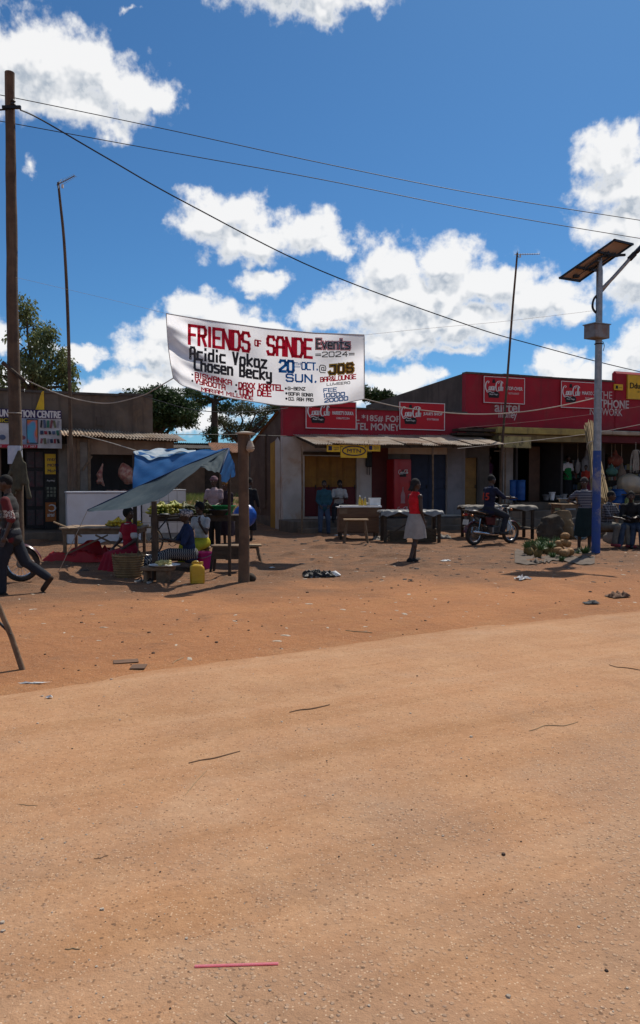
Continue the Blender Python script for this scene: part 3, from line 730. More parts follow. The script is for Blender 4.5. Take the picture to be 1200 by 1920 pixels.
# shop sign
sg = thing('shop_sign', 'wide printed phone shop sign with white title letters above the dark doorway', 'sign', RL.w(0, 0, 0), ROW)
SO = .42
def sx(px, py): return RL.s(px, py, SO)
a, zt_ = sx(-150, 766); b, _ = sx(115, 770); zb_ = sx(60, 840)[1]; zt_ = sx(60, 768)[1]
MB().box(((a + b) / 2, -SO + .05, (zt_ + zb_) / 2), (b - a, .08, zt_ - zb_)).build('board', mat('sign_white', (.60, .60, .62), .5), sg)
MB().box(((a + b) / 2, -SO - .002, zt_ - .12), (b - a, .012, .24)).build('title_band', mat('purple_navy_print', (.035, .02, .10), .5), sg)
text(sg, 'COMMUNICATION CENTRE', WHITE_INK, sx(-40, 783)[0], -SO - .012, zt_ - .215, w=sx(113, 783)[0] - sx(-40, 783)[0], h=.19, bold=.05)
bl = sx(22, 800)[0]
MB().box(((a + bl) / 2, -SO - .003, zt_ - .315), (bl - a, .012, .14)).build('subtitle_band', mat('print_black', (.02, .02, .02), .5), sg)
text(sg, 'ELECTRONICS', mat('print_yellow', (.65, .5, .03), .5), bl - 1.12, -SO - .012, zt_ - .365, w=1.1, h=.1, bold=.02)
MB().box(((a + sx(70, 830)[0]) / 2, -SO - .003, zb_ + .045), (sx(70, 830)[0] - a, .012, .09)).build('number_band', mat('print_red', (.42, .02, .05), .5), sg)
text(sg, '0752 - 305012 - 3     0702 - 117 387', WHITE_INK, sx(-60, 838)[0], -SO - .012, zb_ + .015, w=sx(68, 838)[0] - sx(-60, 838)[0], h=.055, bold=.01)
p0, p1 = sx(38, 800)[0], sx(70, 800)[0]; zq0, zq1 = zb_ + .1, zt_ - .245
MB().box(((p0 + p1) / 2, -SO - .004, (zq0 + zq1) / 2), (p1 - p0, .012, zq1 - zq0)).build('picture_panel', mat('print_pale_blue', (.30, .38, .52), .5), sg)
ph = MB().box(((p0 + p1) / 2 + .09, -SO - .014, (zq0 + zq1) / 2), (.30, .012, zq1 - zq0 - .04)).build('phone_picture', mat('print_dark', (.02, .02, .03), .4), sg)
gm = bpy.data.materials.new('phone_screen_print'); gm.use_nodes = True
_t = gm.node_tree; _n = noise_n(_t, nn(_t, 'ShaderNodeNewGeometry').outputs['Position'], 2.2, 1, .4); _r = nn(_t, 'ShaderNodeValToRGB')
for e_, c_ in zip((.36, .47, .53, .62), ((.55, .30, .04, 1), (.62, .12, .05, 1), (.10, .30, .50, 1), (.05, .40, .55, 1))):
    k = _r.color_ramp.elements.new(e_); k.color = c_
_t.links.new(_n.outputs[0], _r.inputs[0]); _t.links.new(_r.outputs[0], _t.nodes['Principled BSDF'].inputs['Base Color'])
MB().box(((p0 + p1) / 2 + .09, -SO - .022, (zq0 + zq1) / 2), (.26, .006, zq1 - zq0 - .09)).build('phone_screen_picture', gm, ph)
cols = [(.35, .03, .05), (.03, .03, .04), (.10, .14, .25), (.05, .2, .14), (.25, .08, .10), (.16, .17, .10), (.30, .30, .34), (.04, .06, .12)]
x_ = p1 + .06; k = 0
for r_, (zz, hh, n_) in enumerate(((zq1 - .14, .24, 6), (zq0 + .33, .15, 5), (zq0 + .10, .17, 6))):
    for i in range(n_):
        ww = (b - x_ - .05) / n_; k += 1
        MB().box((x_ + ww * (i + .5), -SO - .006, zz), (ww * random.uniform(.5, .85), .014, hh * random.uniform(.6, 1)), (0, random.uniform(-.2, .2), 0)).build('goods_picture', mat('print_goods%d' % (k % 8), cols[k % 8], .5), sg)
for i in range(5):
    MB().ell((sx(-35, 810)[0] + .26 * i, -SO - .004, zq0 + .18 + .13 * (i % 2)), (.09, .012, .07)).build('goods_picture', mat('print_goods%d' % (i % 8), cols[i], .5), sg)
MB().bar((a + .3, -SO + .09, zt_ - .1), (a + .3, .0, zt_ - .1), .04).build('bracket', DARKMETAL, sg); MB().bar((b - .2, -SO + .09, zt_ - .1), (b - .2, .0, zt_ - .1), .04).build('bracket', DARKMETAL, sg)

# butcher stall, attached lean-to with hatch
bu = thing('butcher_stall', 'plastered butcher stall with open hatch and narrow corrugated lean-to roof', 'building', RL.o, ROW)
BO = 1.15
ba, bb = lx(127, 900, BO), lx(326, 900, BO)
h0, h1 = lx(169, 900, BO), lx(318, 900, BO); hz0, hz1 = lz(200, 922, BO), lz(200, 852, BO); zr = lz(200, 820, BO)
mb = MB(); wall_with_holes(mb, ba, bb, 0, zr, -BO, -BO + .18, [(h0, h1, hz0, hz1)]); mb.build('front_wall', mat('tan_plaster', (.25, .175, .12), .92, nscale=1.6, col2=(.17, .115, .08), streak=(.1, .07, .05), bump=.25), bu)
MB().box((bb - .09, -BO / 2 + .1, zr / 2), (.18, BO - .2, zr - .01)).build('side_wall', CONCRETE, bu)
MB().box(((ba + bb) / 2, -.03, 1.45), (bb - ba, .05, 2.9)).build('inner_wall', DARKROOM, bu)
MB().box(((ba + bb) / 2, -BO / 2, hz0 - .1), (bb - ba - .4, BO - .3, .08)).build('meat_shelf', mat('stained_tiles', (.42, .40, .38), .4, nscale=5, stain=(.2, .04, .03), stain_scale=4), bu)
for i, x_ in enumerate((h0 - .3, h0 - .02)): MB().box((x_, -BO - .02, 2.0), (.07, .05, 1.6)).build('door_frame', WOOD, bu)
MB().box((h0 - .16, -BO - .012, 1.95), (.2, .03, 1.5)).build('shutter', mat('grey_boards', (.2, .17, .14), .9, nscale=4), bu)
MB().bar((h0 + .05, -BO - .02, hz1 - .05), (h0 - .2, -BO - .05, hz1 - .45), .05).build('brace', WOOD, bu)
nS = 6; q = (bb + .25 - (ba - .15)) / nS
zA = lz(200, 804, .1)
for i in range(nS):
    mb = MB(); corrugated(mb, q + .05, BO + .35, 7, .018, ba - .15 + i * q, -.02, zA - .02 - i * .02 + (i % 2) * .006, zA - lz(220, 817, BO + .3) + random.uniform(-.02, .02)); mb.build('roof_sheet', IRON, bu, smooth='all')
MB().bar((ba, -BO - .1, zr + .02), (bb + .1, -BO - .1, zr - .06), .07, .1).build('roof_beam', WOOD_DARK, bu)
MEAT = mat('raw_meat', (.28, .06, .045), .45, nscale=9, col2=(.50, .30, .22), bump=.4, bscale=20, spec=.5)
def meat(name, label, pts, rs, off):
    mb = MB(); P_ = []
    for (px, py) in pts: x_, z_ = RL.s(px, py, off); P_.append((x_, -off, z_))
    mb.tube(P_, rs, 10)
    for k in range(3): mb.ell(Vector(P_[-2]) + Vector((random.uniform(-.1, .1), random.uniform(-.05, .05), random.uniform(-.1, .1))), (rs[-2] * .6,) * 3)
    t_ = thing(name, label, 'meat', RL.o, ROW, 'joints of meat hanging in the butcher hatch')
    obj('joint', melt(mb, 'joint', MEAT, .02, 3, .5), t_)
    top = Vector(P_[0]); MB().tube([(top.x, top.y, top.z - .05), (top.x, top.y, hz1 + .12)], .01, 6).build('hook', DARKMETAL, t_)
meat('hanging_meat', 'thin pale joint of meat hanging at left of the dark hatch', [(193, 868), (190, 880), (186, 890), (189, 902), (196, 912)], [.02, .05, .09, .07, .02], .9)
meat('hanging_meat', 'big red and white side of meat hanging beside the blue tarpaulin', [(229, 868), (232, 876), (236, 886), (239, 896), (241, 908)], [.03, .16, .24, .20, .04], .95)
mb = MB()
for k in range(6): mb.ell((h0 + .5 + k * .22, -BO + .25, hz0 - .01), (.14, .1, .06), jit=.1)
tag(mb.build('meat_cut', MEAT, None, 'all', loc=RL.o, rz=ROW), 'row of raw meat pieces lying on the butcher hatch shelf', 'meat')

# counters in front of the butcher
c1 = thing('white_counter', 'plain white painted counter in front of the butcher hatch', 'counter', gp(194, 1012), ROW)
A_ = RL.s(126, 950, 2.2); B_ = RL.s(264, 950, 2.2); zt1 = RL.s(190, 922, 2.2)[1]
c1.location = RL.w((A_[0] + B_[0]) / 2, -1.8, 0); ww = B_[0] - A_[0]
WP = mat('white_gloss_paint', (.66, .67, .70), .45, col2=(.58, .59, .62), nscale=1.5, stain=(.5, .46, .42), stain_amt=.3)
MB().box((0, 0, zt1 / 2 - .03), (ww, .8, zt1 - .02)).build('body', WP, c1, bevel=.012); MB().box((0, 0, zt1 - .01), (ww + .05, .86, .045)).build('counter_top', WP, c1, bevel=.01)
c2 = thing('tiled_counter', 'white tiled counter beside the plain one, behind the tarpaulin stall', 'counter', RL.w(0, 0, 0), ROW)
A_ = RL.s(266, 950, 2.0); B_ = RL.s(348, 950, 2.0); zt2 = RL.s(320, 918, 2.0)[1]
c2.location = RL.w((A_[0] + B_[0]) / 2, -1.6, 0); ww = B_[0] - A_[0]
MB().box((0, 0, zt2 / 2 - .03), (ww, .8, zt2)).build('body', mat('grout', (.30, .28, .25), .9), c2)
TILE = mat('white_glazed_tile', (.62, .62, .60), .25, col2=(.52, .51, .48), nscale=2.5, spec=.5)
nt = 5; tw = ww / nt; tm = MB().box((0, 0, 0), (tw - .012, .012, .29 - .012)).mesh('tile', TILE, bevel=.003)
for i in range(nt):
    for k in range(int(zt2 / .29)): obj('tile', tm, c2, (-ww / 2 + tw * (i + .5), -.405 - random.uniform(0, .003), zt2 - .03 - .29 * (k + .5)))
tm2 = MB().box((0, 0, 0), (.012, .8 / 3 - .012, .278)).mesh('tile', TILE, bevel=.003)
for i in range(3):
    for k in range(int(zt2 / .29)): obj('tile', tm2, c2, (ww / 2 + .005, -.4 + .8 / 3 * (i + .5), zt2 - .03 - .29 * (k + .5)))
MB().box((0, 0, zt2 - .01), (ww + .03, .84, .03)).build('counter_top', TILE, c2, bevel=.008)

# ------------------------------------------------------------------ house and grass behind
hy = 40
hp = at(395, 933, hy); hb = gz(hp.x, hy)
ho = thing('mud_house', 'low mud-walled house with rusty iron roof in the gap between the shops', 'building', (hp.x, hy, hb - .15), ROW * .6)
wl = at(318, 850, hy).x - hp.x; wr = at(476, 850, hy).x - hp.x; hh = at(395, 846, hy).z - hb + .15
mb = MB(); wall_with_holes(mb, wl, wr, 0, hh, 0, .25, [(-.3, .45, .15, 2.05)]); mb.build('wall', MUD, ho); MB().box(((wl + wr) / 2, 4, hh / 2), (wr - wl, .2, hh)).build('wall', MUD, ho)
for x_ in (wl + .1, wr - .1): MB().box((x_, 2.1, hh / 2), (.2, 3.7, hh - .02)).build('wall', MUD, ho)
MB().box((.07, .12, 1.1), (.75, .05, 1.9)).build('door', WOOD_DARK, ho)
split = at(396, 850, hy).x - hp.x
nS = 8; q = (wr + .4 - split) / nS
for i in range(nS):
    mb = MB(); corrugated(mb, q + .05, 2.8, 5, .02, split + i * q, 2.2, hh + .55, .62 + random.uniform(-.03, .03)); mb.build('roof_sheet', RUST, ho, smooth='all')
nS = 6; q = (split - wl + .3) / nS
for i in range(nS):
    mb = MB(); corrugated(mb, q + .04, 2.8, 5, .02, wl - .3 + i * q, 2.2, hh + .42, .30); mb.build('roof_sheet', GREYWALL, ho, smooth='all')
for i in range(10):
    mb = MB(); corrugated(mb, (wr - wl + .7) / 10, 2.3, 5, .02, wl - .3 + i * (wr - wl + .7) / 10, 4.4, hh + .1, -.42); mb.build('roof_sheet', RUST, ho, smooth='all')
def grass_patch():
    n = 15000; px = rng.uniform(-9.5, 1.5, n); py = rng.uniform(29.5, 39.5, n)
    keep = (fbm(px * .5, py * .5, 3, 50) > -.1); px = px[keep]; py = py[keep]; z = ground_h(px, py)
    a = rng.uniform(0, math.pi, len(px)); h = rng.uniform(.10, .30, len(px)); lean = rng.normal(0, .08, (len(px), 2)); wd = .014
    V_ = np.zeros((len(px), 3, 3)); V_[:, 0] = np.stack([px - wd * np.cos(a), py - wd * np.sin(a), z], 1); V_[:, 1] = np.stack([px + wd * np.cos(a), py + wd * np.sin(a), z], 1)
    V_[:, 2] = np.stack([px + lean[:, 0], py + lean[:, 1], z + h], 1)
    me = bpy.data.meshes.new('grass'); me.from_pydata(V_.reshape(-1, 3).tolist(), [], np.arange(len(px) * 3).reshape(-1, 3).tolist())
    me.materials.append(mat('grass_blade', (.12, .17, .035), .7, col2=(.18, .19, .06), nscale=2, translucent=.3)); o = obj('grass', me); o['label'] = 'short sunlit grass in the gap before the mud house'; o['category'] = 'grass'; return structure(o, 'stuff')
grass_patch()

# ------------------------------------------------------------------ trees
BARK = mat('tree_bark', (.09, .065, .05), .95, nscale=5, bump=.5, bscale=12)
def leaf_mesh(name, centres, n_per, spread, size, m, droop=0.0, flat=1.0):
    C = np.repeat(np.asarray(centres, float), n_per, 0); n = len(C)
    off = rng.normal(0, 1, (n, 3)); off /= np.maximum(np.linalg.norm(off, axis=1, keepdims=True), 1e-6); off *= rng.uniform(.15, 1, (n, 1)) ** .6
    sp_ = np.asarray(spread)[None, :] * rng.uniform(.7, 1.2, (n, 1)); p = C + off * sp_
    d = rng.normal(0, 1, (n, 3)); d[:, 2] = d[:, 2] * (1 - droop) * flat - droop * 1.6; d /= np.linalg.norm(d, axis=1, keepdims=True)
    r = rng.normal(0, 1, (n, 3)); s_ = np.cross(d, r); s_ /= np.maximum(np.linalg.norm(s_, axis=1, keepdims=True), 1e-6)
    L_ = size * rng.uniform(.6, 1.35, (n, 1)); wd = L_ * (.22 if droop else .38)
    V_ = np.stack([p, p + d * L_ * .5 + s_ * wd, p + d * L_, p + d * L_ * .5 - s_ * wd], 1).reshape(-1, 3)
    me = bpy.data.meshes.new(name); me.vertices.add(n * 4); me.vertices.foreach_set('co', V_.astype('f').ravel())
    me.loops.add(n * 4); me.loops.foreach_set('vertex_index', np.arange(n * 4, dtype='i')); me.polygons.add(n)
    me.polygons.foreach_set('loop_start', np.arange(0, n * 4, 4, dtype='i')); me.polygons.foreach_set('loop_total', np.full(n, 4, 'i')); me.update(); me.validate(); me.materials.append(m)
    return me
def limb(mb, a, b, r0, r1, bend=.3):
    a = Vector(a); b = Vector(b); L_ = (b - a).length
    m1 = a.lerp(b, .35) + Vector((random.uniform(-bend, bend), random.uniform(-bend, bend), random.uniform(0, bend))) * L_ * .25
    m2 = a.lerp(b, .7) + Vector((random.uniform(-bend, bend), random.uniform(-bend, bend), random.uniform(-bend, bend))) * L_ * .2
    mb.tube([a, m1, m2, b], [r0, r0 * .75 + r1 * .25, r0 * .4 + r1 * .6, r1], 7)
def tree(name, label, base_px, Y, clumps, n_per, spread, size, m, droop, trunk_r, fork_px=None, extra=0):
    """clumps: leaf clump centres given by direction, with the tree standing at distance Y"""
    bp = at(base_px[0], 880, Y); bz = gz(bp.x, Y) - .1
    t_ = thing(name, label, 'tree', (bp.x, Y, bz)); O = Vector((bp.x, Y, bz))
    cs = []; br = MB()
    fork = (at(fork_px[0], fork_px[1], Y) - O) if fork_px else Vector((0, 0, 2))
    br.tube([(0, 0, 0), fork * .5 + Vector((.05, 0, 0)), fork], [trunk_r * 1.25, trunk_r, trunk_r * .8], 9)
    for (px, py, w_, h_) in clumps:
        kx = w_ / F_PX * Y; kz = h_ / F_PX * Y; c = at(px, py, Y + random.uniform(-1, 1) * kx * .8) - O
        limb(br, fork + (c - fork) * .0, c, trunk_r * .5, .03)
        n = max(5, int(kx * kz * 2.6 / (spread[0] * spread[2]))) + extra
        for _ in range(n):
            v = Vector((random.gauss(0, 1), random.gauss(0, 1), random.gauss(0, 1))).normalized() * random.uniform(.2, 1) ** .45
            q_ = c + Vector((v.x * kx, v.y * kx, v.z * kz)); cs.append(q_)
            if random.random() < .45: limb(br, c + (q_ - c) * .1, q_, .035, .012)
    br.build('trunk', BARK, t_, smooth=True)
    obj('crown', leaf_mesh('crown', cs, n_per, spread, size, m, droop), t_)
EUC = mat('grey_green_leaves', (.13, .17, .07), .6, col2=(.18, .20, .075), nscale=1.2, translucent=.4); DKG = mat('dark_green_leaves', (.030, .058, .018), .6, col2=(.050, .085, .024), nscale=1.0, translucent=.2)
OLV = mat('olive_leaves', (.065, .082, .035), .65, col2=(.10, .105, .05), nscale=1.0, translucent=.2)
tree('eucalyptus_tree', 'tall grey-green drooping tree rising behind the phone shop', (66,), 37, [(50, 585, 18, 20), (62, 610, 30, 26), (85, 625, 20, 22), (45, 650, 26, 26), (70, 660, 34, 24), (30, 690, 34, 18), (55, 700, 40, 22), (110, 672, 22, 16), (125, 700, 18, 22), (95, 708, 26, 20), (75, 722, 40, 14), (130, 722, 12, 12), (-10, 700, 26, 20), (10, 722, 20, 14)], 112, (.40, .40, .62), .19, EUC, .8, .22, (62, 735))
tree('umbrella_tree', 'dense dark green spreading tree between the phone shop and the banner', (290,), 48, [(270, 745, 30, 14), (300, 740, 36, 12), (330, 752, 28, 14), (255, 762, 26, 14), (295, 768, 40, 16), (340, 775, 26, 14), (280, 790, 26, 14), (310, 792, 26, 14), (352, 768, 14, 9), (235, 752, 16, 10), (325, 762, 28, 14), (285, 758, 44, 22), (312, 775, 44, 22), (345, 788, 20, 12), (262, 778, 30, 16)], 130, (.55, .55, .4), .20, DKG, .1, .3, (290, 825), extra=6)
tree('thin_tree', 'open-crowned tree with one clear dark trunk below the banner', (400,), 52, [(385, 742, 18, 10), (410, 735, 26, 10), (440, 745, 22, 14), (375, 755, 12, 6), (425, 765, 14, 8), (398, 815, 12, 9), (360, 735, 10, 8)], 110, (.5, .5, .3), .19, DKG, .1, .26, (402, 752))
tree('olive_tree', 'broad dull olive tree half hidden under the lower edge of the banner', (460,), 56, [(450, 770, 30, 13), (480, 775, 30, 14), (505, 768, 26, 12), (440, 798, 24, 10), (470, 805, 26, 12), (430, 815, 18, 8), (530, 765, 22, 12), (415, 790, 14, 8), (490, 795, 22, 10)], 100, (.55, .55, .38), .19, OLV, .15, .3, (455, 835), extra=2)
tree('far_tree', 'small dark tree top peeping over the roofs right of the banner', (702,), 62, [(692, 738, 14, 10), (706, 744, 14, 8), (726, 742, 6, 4)], 80, (.5, .5, .4), .3, DKG, .1, .25, (700, 760), extra=4)

# ------------------------------------------------------------------ wooden utility pole, cables, masts
def spline(pts, n=8):
    P_ = [Vector(p) for p in pts]; out = []
    for i in range(len(P_) - 1):
        a = P_[max(i - 1, 0)]; b = P_[i]; c = P_[i + 1]; d = P_[min(i + 2, len(P_) - 1)]
        for k in range(n):
            t = k / n; out.append(.5 * ((2 * b) + (c - a) * t + (2 * a - 5 * b + 4 * c - d) * t * t + (3 * b - a - 3 * c + d) * t ** 3))
    out.append(P_[-1]); return out
def cable(name, label, cat, pts, r, m=WIRE, group=None):
    """pts: (px, py, distance)"""
    P_ = spline([at(*p) for p in pts]); return tag(MB().tube(P_, r, 6).build(name, m, None, True), label, cat, group)
pb = on_ground(31, 1026); PY = pb.y
up = thing('utility_pole', 'tall weathered wooden utility pole at the left edge of the street', 'pole', pb)
ht = at(20, 136, PY).z - pb.z; pts = []; rs = []
for i in range(25):
    t = i / 24; pts.append((.03 * math.sin(t * 9) * (1 - t) + random.uniform(-.006, .006), random.uniform(-.006, .006), -.2 + t * (ht + .2))); rs.append(.165 - .055 * t + random.uniform(-.004, .004))
shaft = MB().tube(pts, rs, 14).build('shaft', POLE, up, True)
zk = at(30, 205, PY).z - pb.z
br = MB(); br.bar((-.14, -.1, zk), (.3, -.1, zk), .06, .07); bk = br.build('cable_bracket', DARKMETAL, up); MB().lathe([(.03, 0), (.06, .03), (.04, .08), (.06, .11), (.02, .16)], 12, (.12, -.1, zk + .03)).build('insulator', BLACK, bk, True)
z0, z1 = at(30, 870, PY).z - pb.z, at(30, 836, PY).z - pb.z
MB().lathe([(.172, z0), (.17, z1)], 16, capb=False, capt=False).build('pasted_notice', mat('paper_notice', (.55, .57, .62), .8, col2=(.40, .44, .55), nscale=6), up, True)
a, b = at(11, 682, PY) - pb, at(52, 716, PY) - pb; MB().tube([(a.x, -.2, a.z), (b.x, -.2, b.z)], .05, 8).build('tied_rod', WOOD_DARK, up)
MB().torus((0, 0, at(30, 775, PY).z - pb.z), .16, .014, 18, 6, 'Z').build('rope_binding', ROPE, up)
# jacket
jk = MB(); z = lambda py: at(35, py, PY).z
c = at(36, 850, PY - .3); 
for k, (dx, wd, zb) in enumerate(((-.16, .07, 925), (.0, .08, 915), (.16, .075, 905), (.24, .055, 932), (-.24, .05, 890))):
    jk.cap((c.x, c.y, z(848)), (c.x + dx, c.y - .02 * (k % 2), z(zb)), .045, wd)
    jk.cap((c.x + dx * .5, c.y, z(870)), (c.x + dx * .9, c.y - .05, z(zb)), .05, wd * .8)
ja = thing('hanging_jacket', 'olive grey jacket hanging from the wooden utility pole', 'jacket', (c.x, c.y, z(930)))
o = obj('jacket', melt(jk, 'jacket', mat('olive_cloth', (.085, .075, .05), .95, nscale=6, bump=.5, bscale=14), .02, 4, .6), ja); o.location = -Vector(ja.location)
MB().tube([(0, 0, z(850) - z(930)), (0, .25, z(840) - z(930))], .012, 6).build('peg', DARKMETAL, ja)

cable('power_cable', 'thick black service cable sloping from the wooden pole down to the right', 'cable', [(38, 206, PY), (80, 226, PY + .8), (200, 296, 20.5), (350, 381, 22), (600, 507, 25), (870, 607, 28), (1000, 646, 30), (1200, 697, 33), (1500, 760, 38)], .019)
cable('power_cable', 'short black cable leaving the wooden pole out of the left edge', 'cable', [(20, 205, PY - .1), (-30, 210, PY), (-200, 240, PY + 1)], .02)
cable('power_line', 'upper one of two thin black lines crossing the whole sky', 'cable', [(-200, 140, 24), (0, 178, 24), (300, 240, 25), (600, 305, 26), (890, 363, 27), (1200, 413, 28), (1450, 450, 29)], .0125)
cable('power_line', 'lower one of two thin black lines crossing the whole sky', 'cable', [(-200, 190, 24), (0, 227, 24), (300, 282, 25), (600, 336, 26), (900, 396, 27), (1200, 447, 28), (1450, 485, 29)], .0125)

def mast(name, label, base, pts, r0, r1, Y, boom):
    """crooked stick mast with an aerial"""
    t_ = thing(name, label, 'antenna', base)
    P_ = [at(px, py, Y) - Vector(base) for px, py in pts]; P_ = [Vector((0, 0, -.05))] + P_
    rs = [r0 + (r1 - r0) * i / (len(P_) - 1) for i in range(len(P_))]
    MB().tube(spline(P_, 4), [r0 + (r1 - r0) * i / ((len(P_) - 1) * 4) for i in range((len(P_) - 1) * 4 + 1)], 8).build('mast', POLE, t_, True)
    a = at(boom[0], boom[1], Y) - Vector(base); b = at(boom[2], boom[3], Y) - Vector(base) + Vector((0, -.3, 0))
    bo = MB().tube([a - (b - a) * .12, b], .014, 6).build('boom', STEEL, t_)
    n = 9
    for i in range(n):
        c_ = a.lerp(b, .15 + .85 * i / (n - 1)); L_ = .12 - .05 * i / n
        MB().tube([c_ + Vector((-.3 * L_, -L_, .0)), c_ + Vector((.3 * L_, L_, 0))], .006, 5).build('element', STEEL, bo)
    for s_ in (-1, 1): MB().tube([a, a + Vector((.03, s_ * .12, s_ * .16))], .01, 5).build('reflector', STEEL, bo)
    MB().box(a + Vector((.1, 0, -.06)), (.05, .04, .09)).build('balun_box', WHITE_P, bo)
ab = RL.w(lx(133, 930, 1.62), -1.62, 0); ab.z = gz(ab.x, ab.y)
mast('antenna_mast', 'crooked stick mast with a small aerial in front of the phone shop', ab, [(134, 900), (132, 800), (130, 690), (126, 560), (120, 450), (113, 380), (109, 342)], .06, .03, ab.y, (110, 345, 147, 338))
rb = RR.w(rx(937, 930, .98), -.98, 0); rb.z = .0
mast('antenna_mast', 'leaning stick mast with a small aerial before the tall red shop', rb, [(938, 920), (943, 820), (952, 700), (961, 580), (967, 510), (970, 474)], .05, .032, rb.y, (970, 477, 1007, 481))

# ------------------------------------------------------------------ solar street lamp
lb_ = on_ground(1117, 1037); LY = lb_.y
la_ = thing('solar_street_lamp', 'solar street lamp on grey steel pole with blue painted foot', 'street lamp', lb_)
def L(px, py, dy=0.0): return at(px, py, LY + dy) - lb_
H = L(1127, 470).z
zb = L(1120, 845).z
MB().tube([(0, 0, zb), (0, 0, H * .6), (0, 0, H - .45)], [.087, .078, .07], 16).build('pole', STEEL, la_, True)
MB().tube([(0, 0, -.1), (0, 0, zb)], [.098, .089], 16).build('painted_foot', mat('blue_pole_paint', (.015, .055, .26), .5, col2=(.03, .07, .22), nscale=4, stain=(.28, .26, .25), stain_amt=.8, stain_scale=2.4), la_, True)
MB().tube([(0, 0, H - .45), (0, 0, H - .3), (0, 0, H + .02)], [.071, .052, .046], 14).build('pole_head', STEEL, la_, True)
A = L(1050, 521, -.25); B = L(1152, 450, -.25); D = L(1087, 527, .28); Cc = B + (D - A)
nrm = (B - A).cross(D - A).normalized()
if nrm.z < 0: nrm = -nrm
def quadbox(p, thick, inset=0.0, off=0.0):
    c_ = sum(p, Vector()) / 4; q_ = [c_ + (v - c_) * (1 - inset) + nrm * off for v in p]
    return MB().add([*q_, *[v + nrm * thick for v in q_]], [(3, 2, 1, 0), (4, 5, 6, 7), (0, 1, 5, 4), (1, 2, 6, 5), (2, 3, 7, 6), (3, 0, 4, 7)])
Q = [A, B, Cc, D]
pan = quadbox(Q, .012, .04, .012).build('solar_panel', mat('panel_back_sheet', (.34, .25, .19), .7, nscale=3, col2=(.26, .19, .15)), la_)
quadbox(Q, .006, .05, .026).build('cells', mat('solar_cells', (.012, .018, .05), .2), pan)
fr = MB()
for i in range(4):
    a, b = Q[i], Q[(i + 1) % 4]; d = (b - a).normalized() * .018; fr.bar(a - d, b + d, .04, .045)
fr.build('frame', DARKMETAL, pan)
for t in (.3, .7): MB().bar(A.lerp(B, t) - nrm * .03, D.lerp(Cc, t) - nrm * .03, .05, .04).build('cross_rail', DARKMETAL, pan)
for t in (.33, .67): MB().bar(A.lerp(D, t).lerp(B.lerp(Cc, t), .28) - nrm * .05, A.lerp(D, t).lerp(B.lerp(Cc, t), .76) - nrm * .05, .045, .04).build('mounting_rail', DARKMETAL, pan)
top = Vector((0, 0, H)); ctr = sum(Q, Vector()) / 4
MB().bar(top, ctr - nrm * .04, .08, .06).build('bracket', STEEL, la_); MB().bar((0, 0, H - .12), L(1172, 478, .1), .05, .05).build('bracket_arm', DARKMETAL, la_)
MB().box(A.lerp(D, .5).lerp(B.lerp(Cc, .5), .1) - nrm * .02, (.14, .1, .05)).build('junction_box', BLACK, pan)
MB().tube(spline([A.lerp(D, .5).lerp(B.lerp(Cc, .5), .1) - nrm * .05, A.lerp(D, .5).lerp(B.lerp(Cc, .5), .25) - nrm * .04, ctr - nrm * .09, Vector((.0, -.05, H - .2))]), .009, 6).build('panel_cable', BLACK, pan)
arm0 = L(1124, 546); arm1 = L(1183, 483)
arm = MB().tube(spline([arm0, L(1150, 520), arm1]), .04, 10).build('lamp_arm', STEEL, la_, True)
MB().tube([L(1125, 552), L(1162, 508)], .016, 8).build('arm_brace', STEEL, arm)
d_ = (L(1210, 455) - arm1).normalized()
hd = MB(); hd.tube([arm1 - d_ * .05, arm1 + d_ * .12], .06, 10); hd.build('lamp_neck', DARKMETAL, arm)
q_ = d_.to_track_quat('X', 'Z').to_matrix()
lh = MB().box(arm1 + d_ * .42, (.6, .26, .09), q_).build('lamp_head', DARKMETAL, arm, bevel=.03); MB().box(arm1 + d_ * .45 - q_ @ Vector((0, 0, .05)), (.42, .2, .012), q_).build('lens', mat('lamp_lens', (.5, .5, .48), .2), lh)
MB().tube(spline([L(1124, 550), L(1114, 560), L(1111, 575), L(1116, 585), L(1124, 589)]), .026, 8).build('cable_loop', BLACK, la_, True)
bx_ = MB(); c_ = L(1112, 624); bxb = bx_.box((c_.x + .05, -.09, c_.z), (.44, .34, .30), (0, 0, .5)).build('battery_box', mat('grey_box_paint', (.20, .21, .22), .6, col2=(.14, .13, .13), nscale=5, stain=(.20, .10, .05), stain_scale=5), la_, bevel=.008)
MB().box((c_.x + .05, -.09, c_.z + .158), (.48, .38, .02), (0, 0, .5)).build('lid', STEEL, bxb)
MB().torus((0, 0, L(1117, 645).z), .085, .012, 16, 6, 'Z').build('band_clamp', DARKMETAL, la_)
MB().tube(spline([L(1130, 640), L(1133, 648), L(1131, 658)]), .008, 5).build('loose_wire', BLACK, la_)

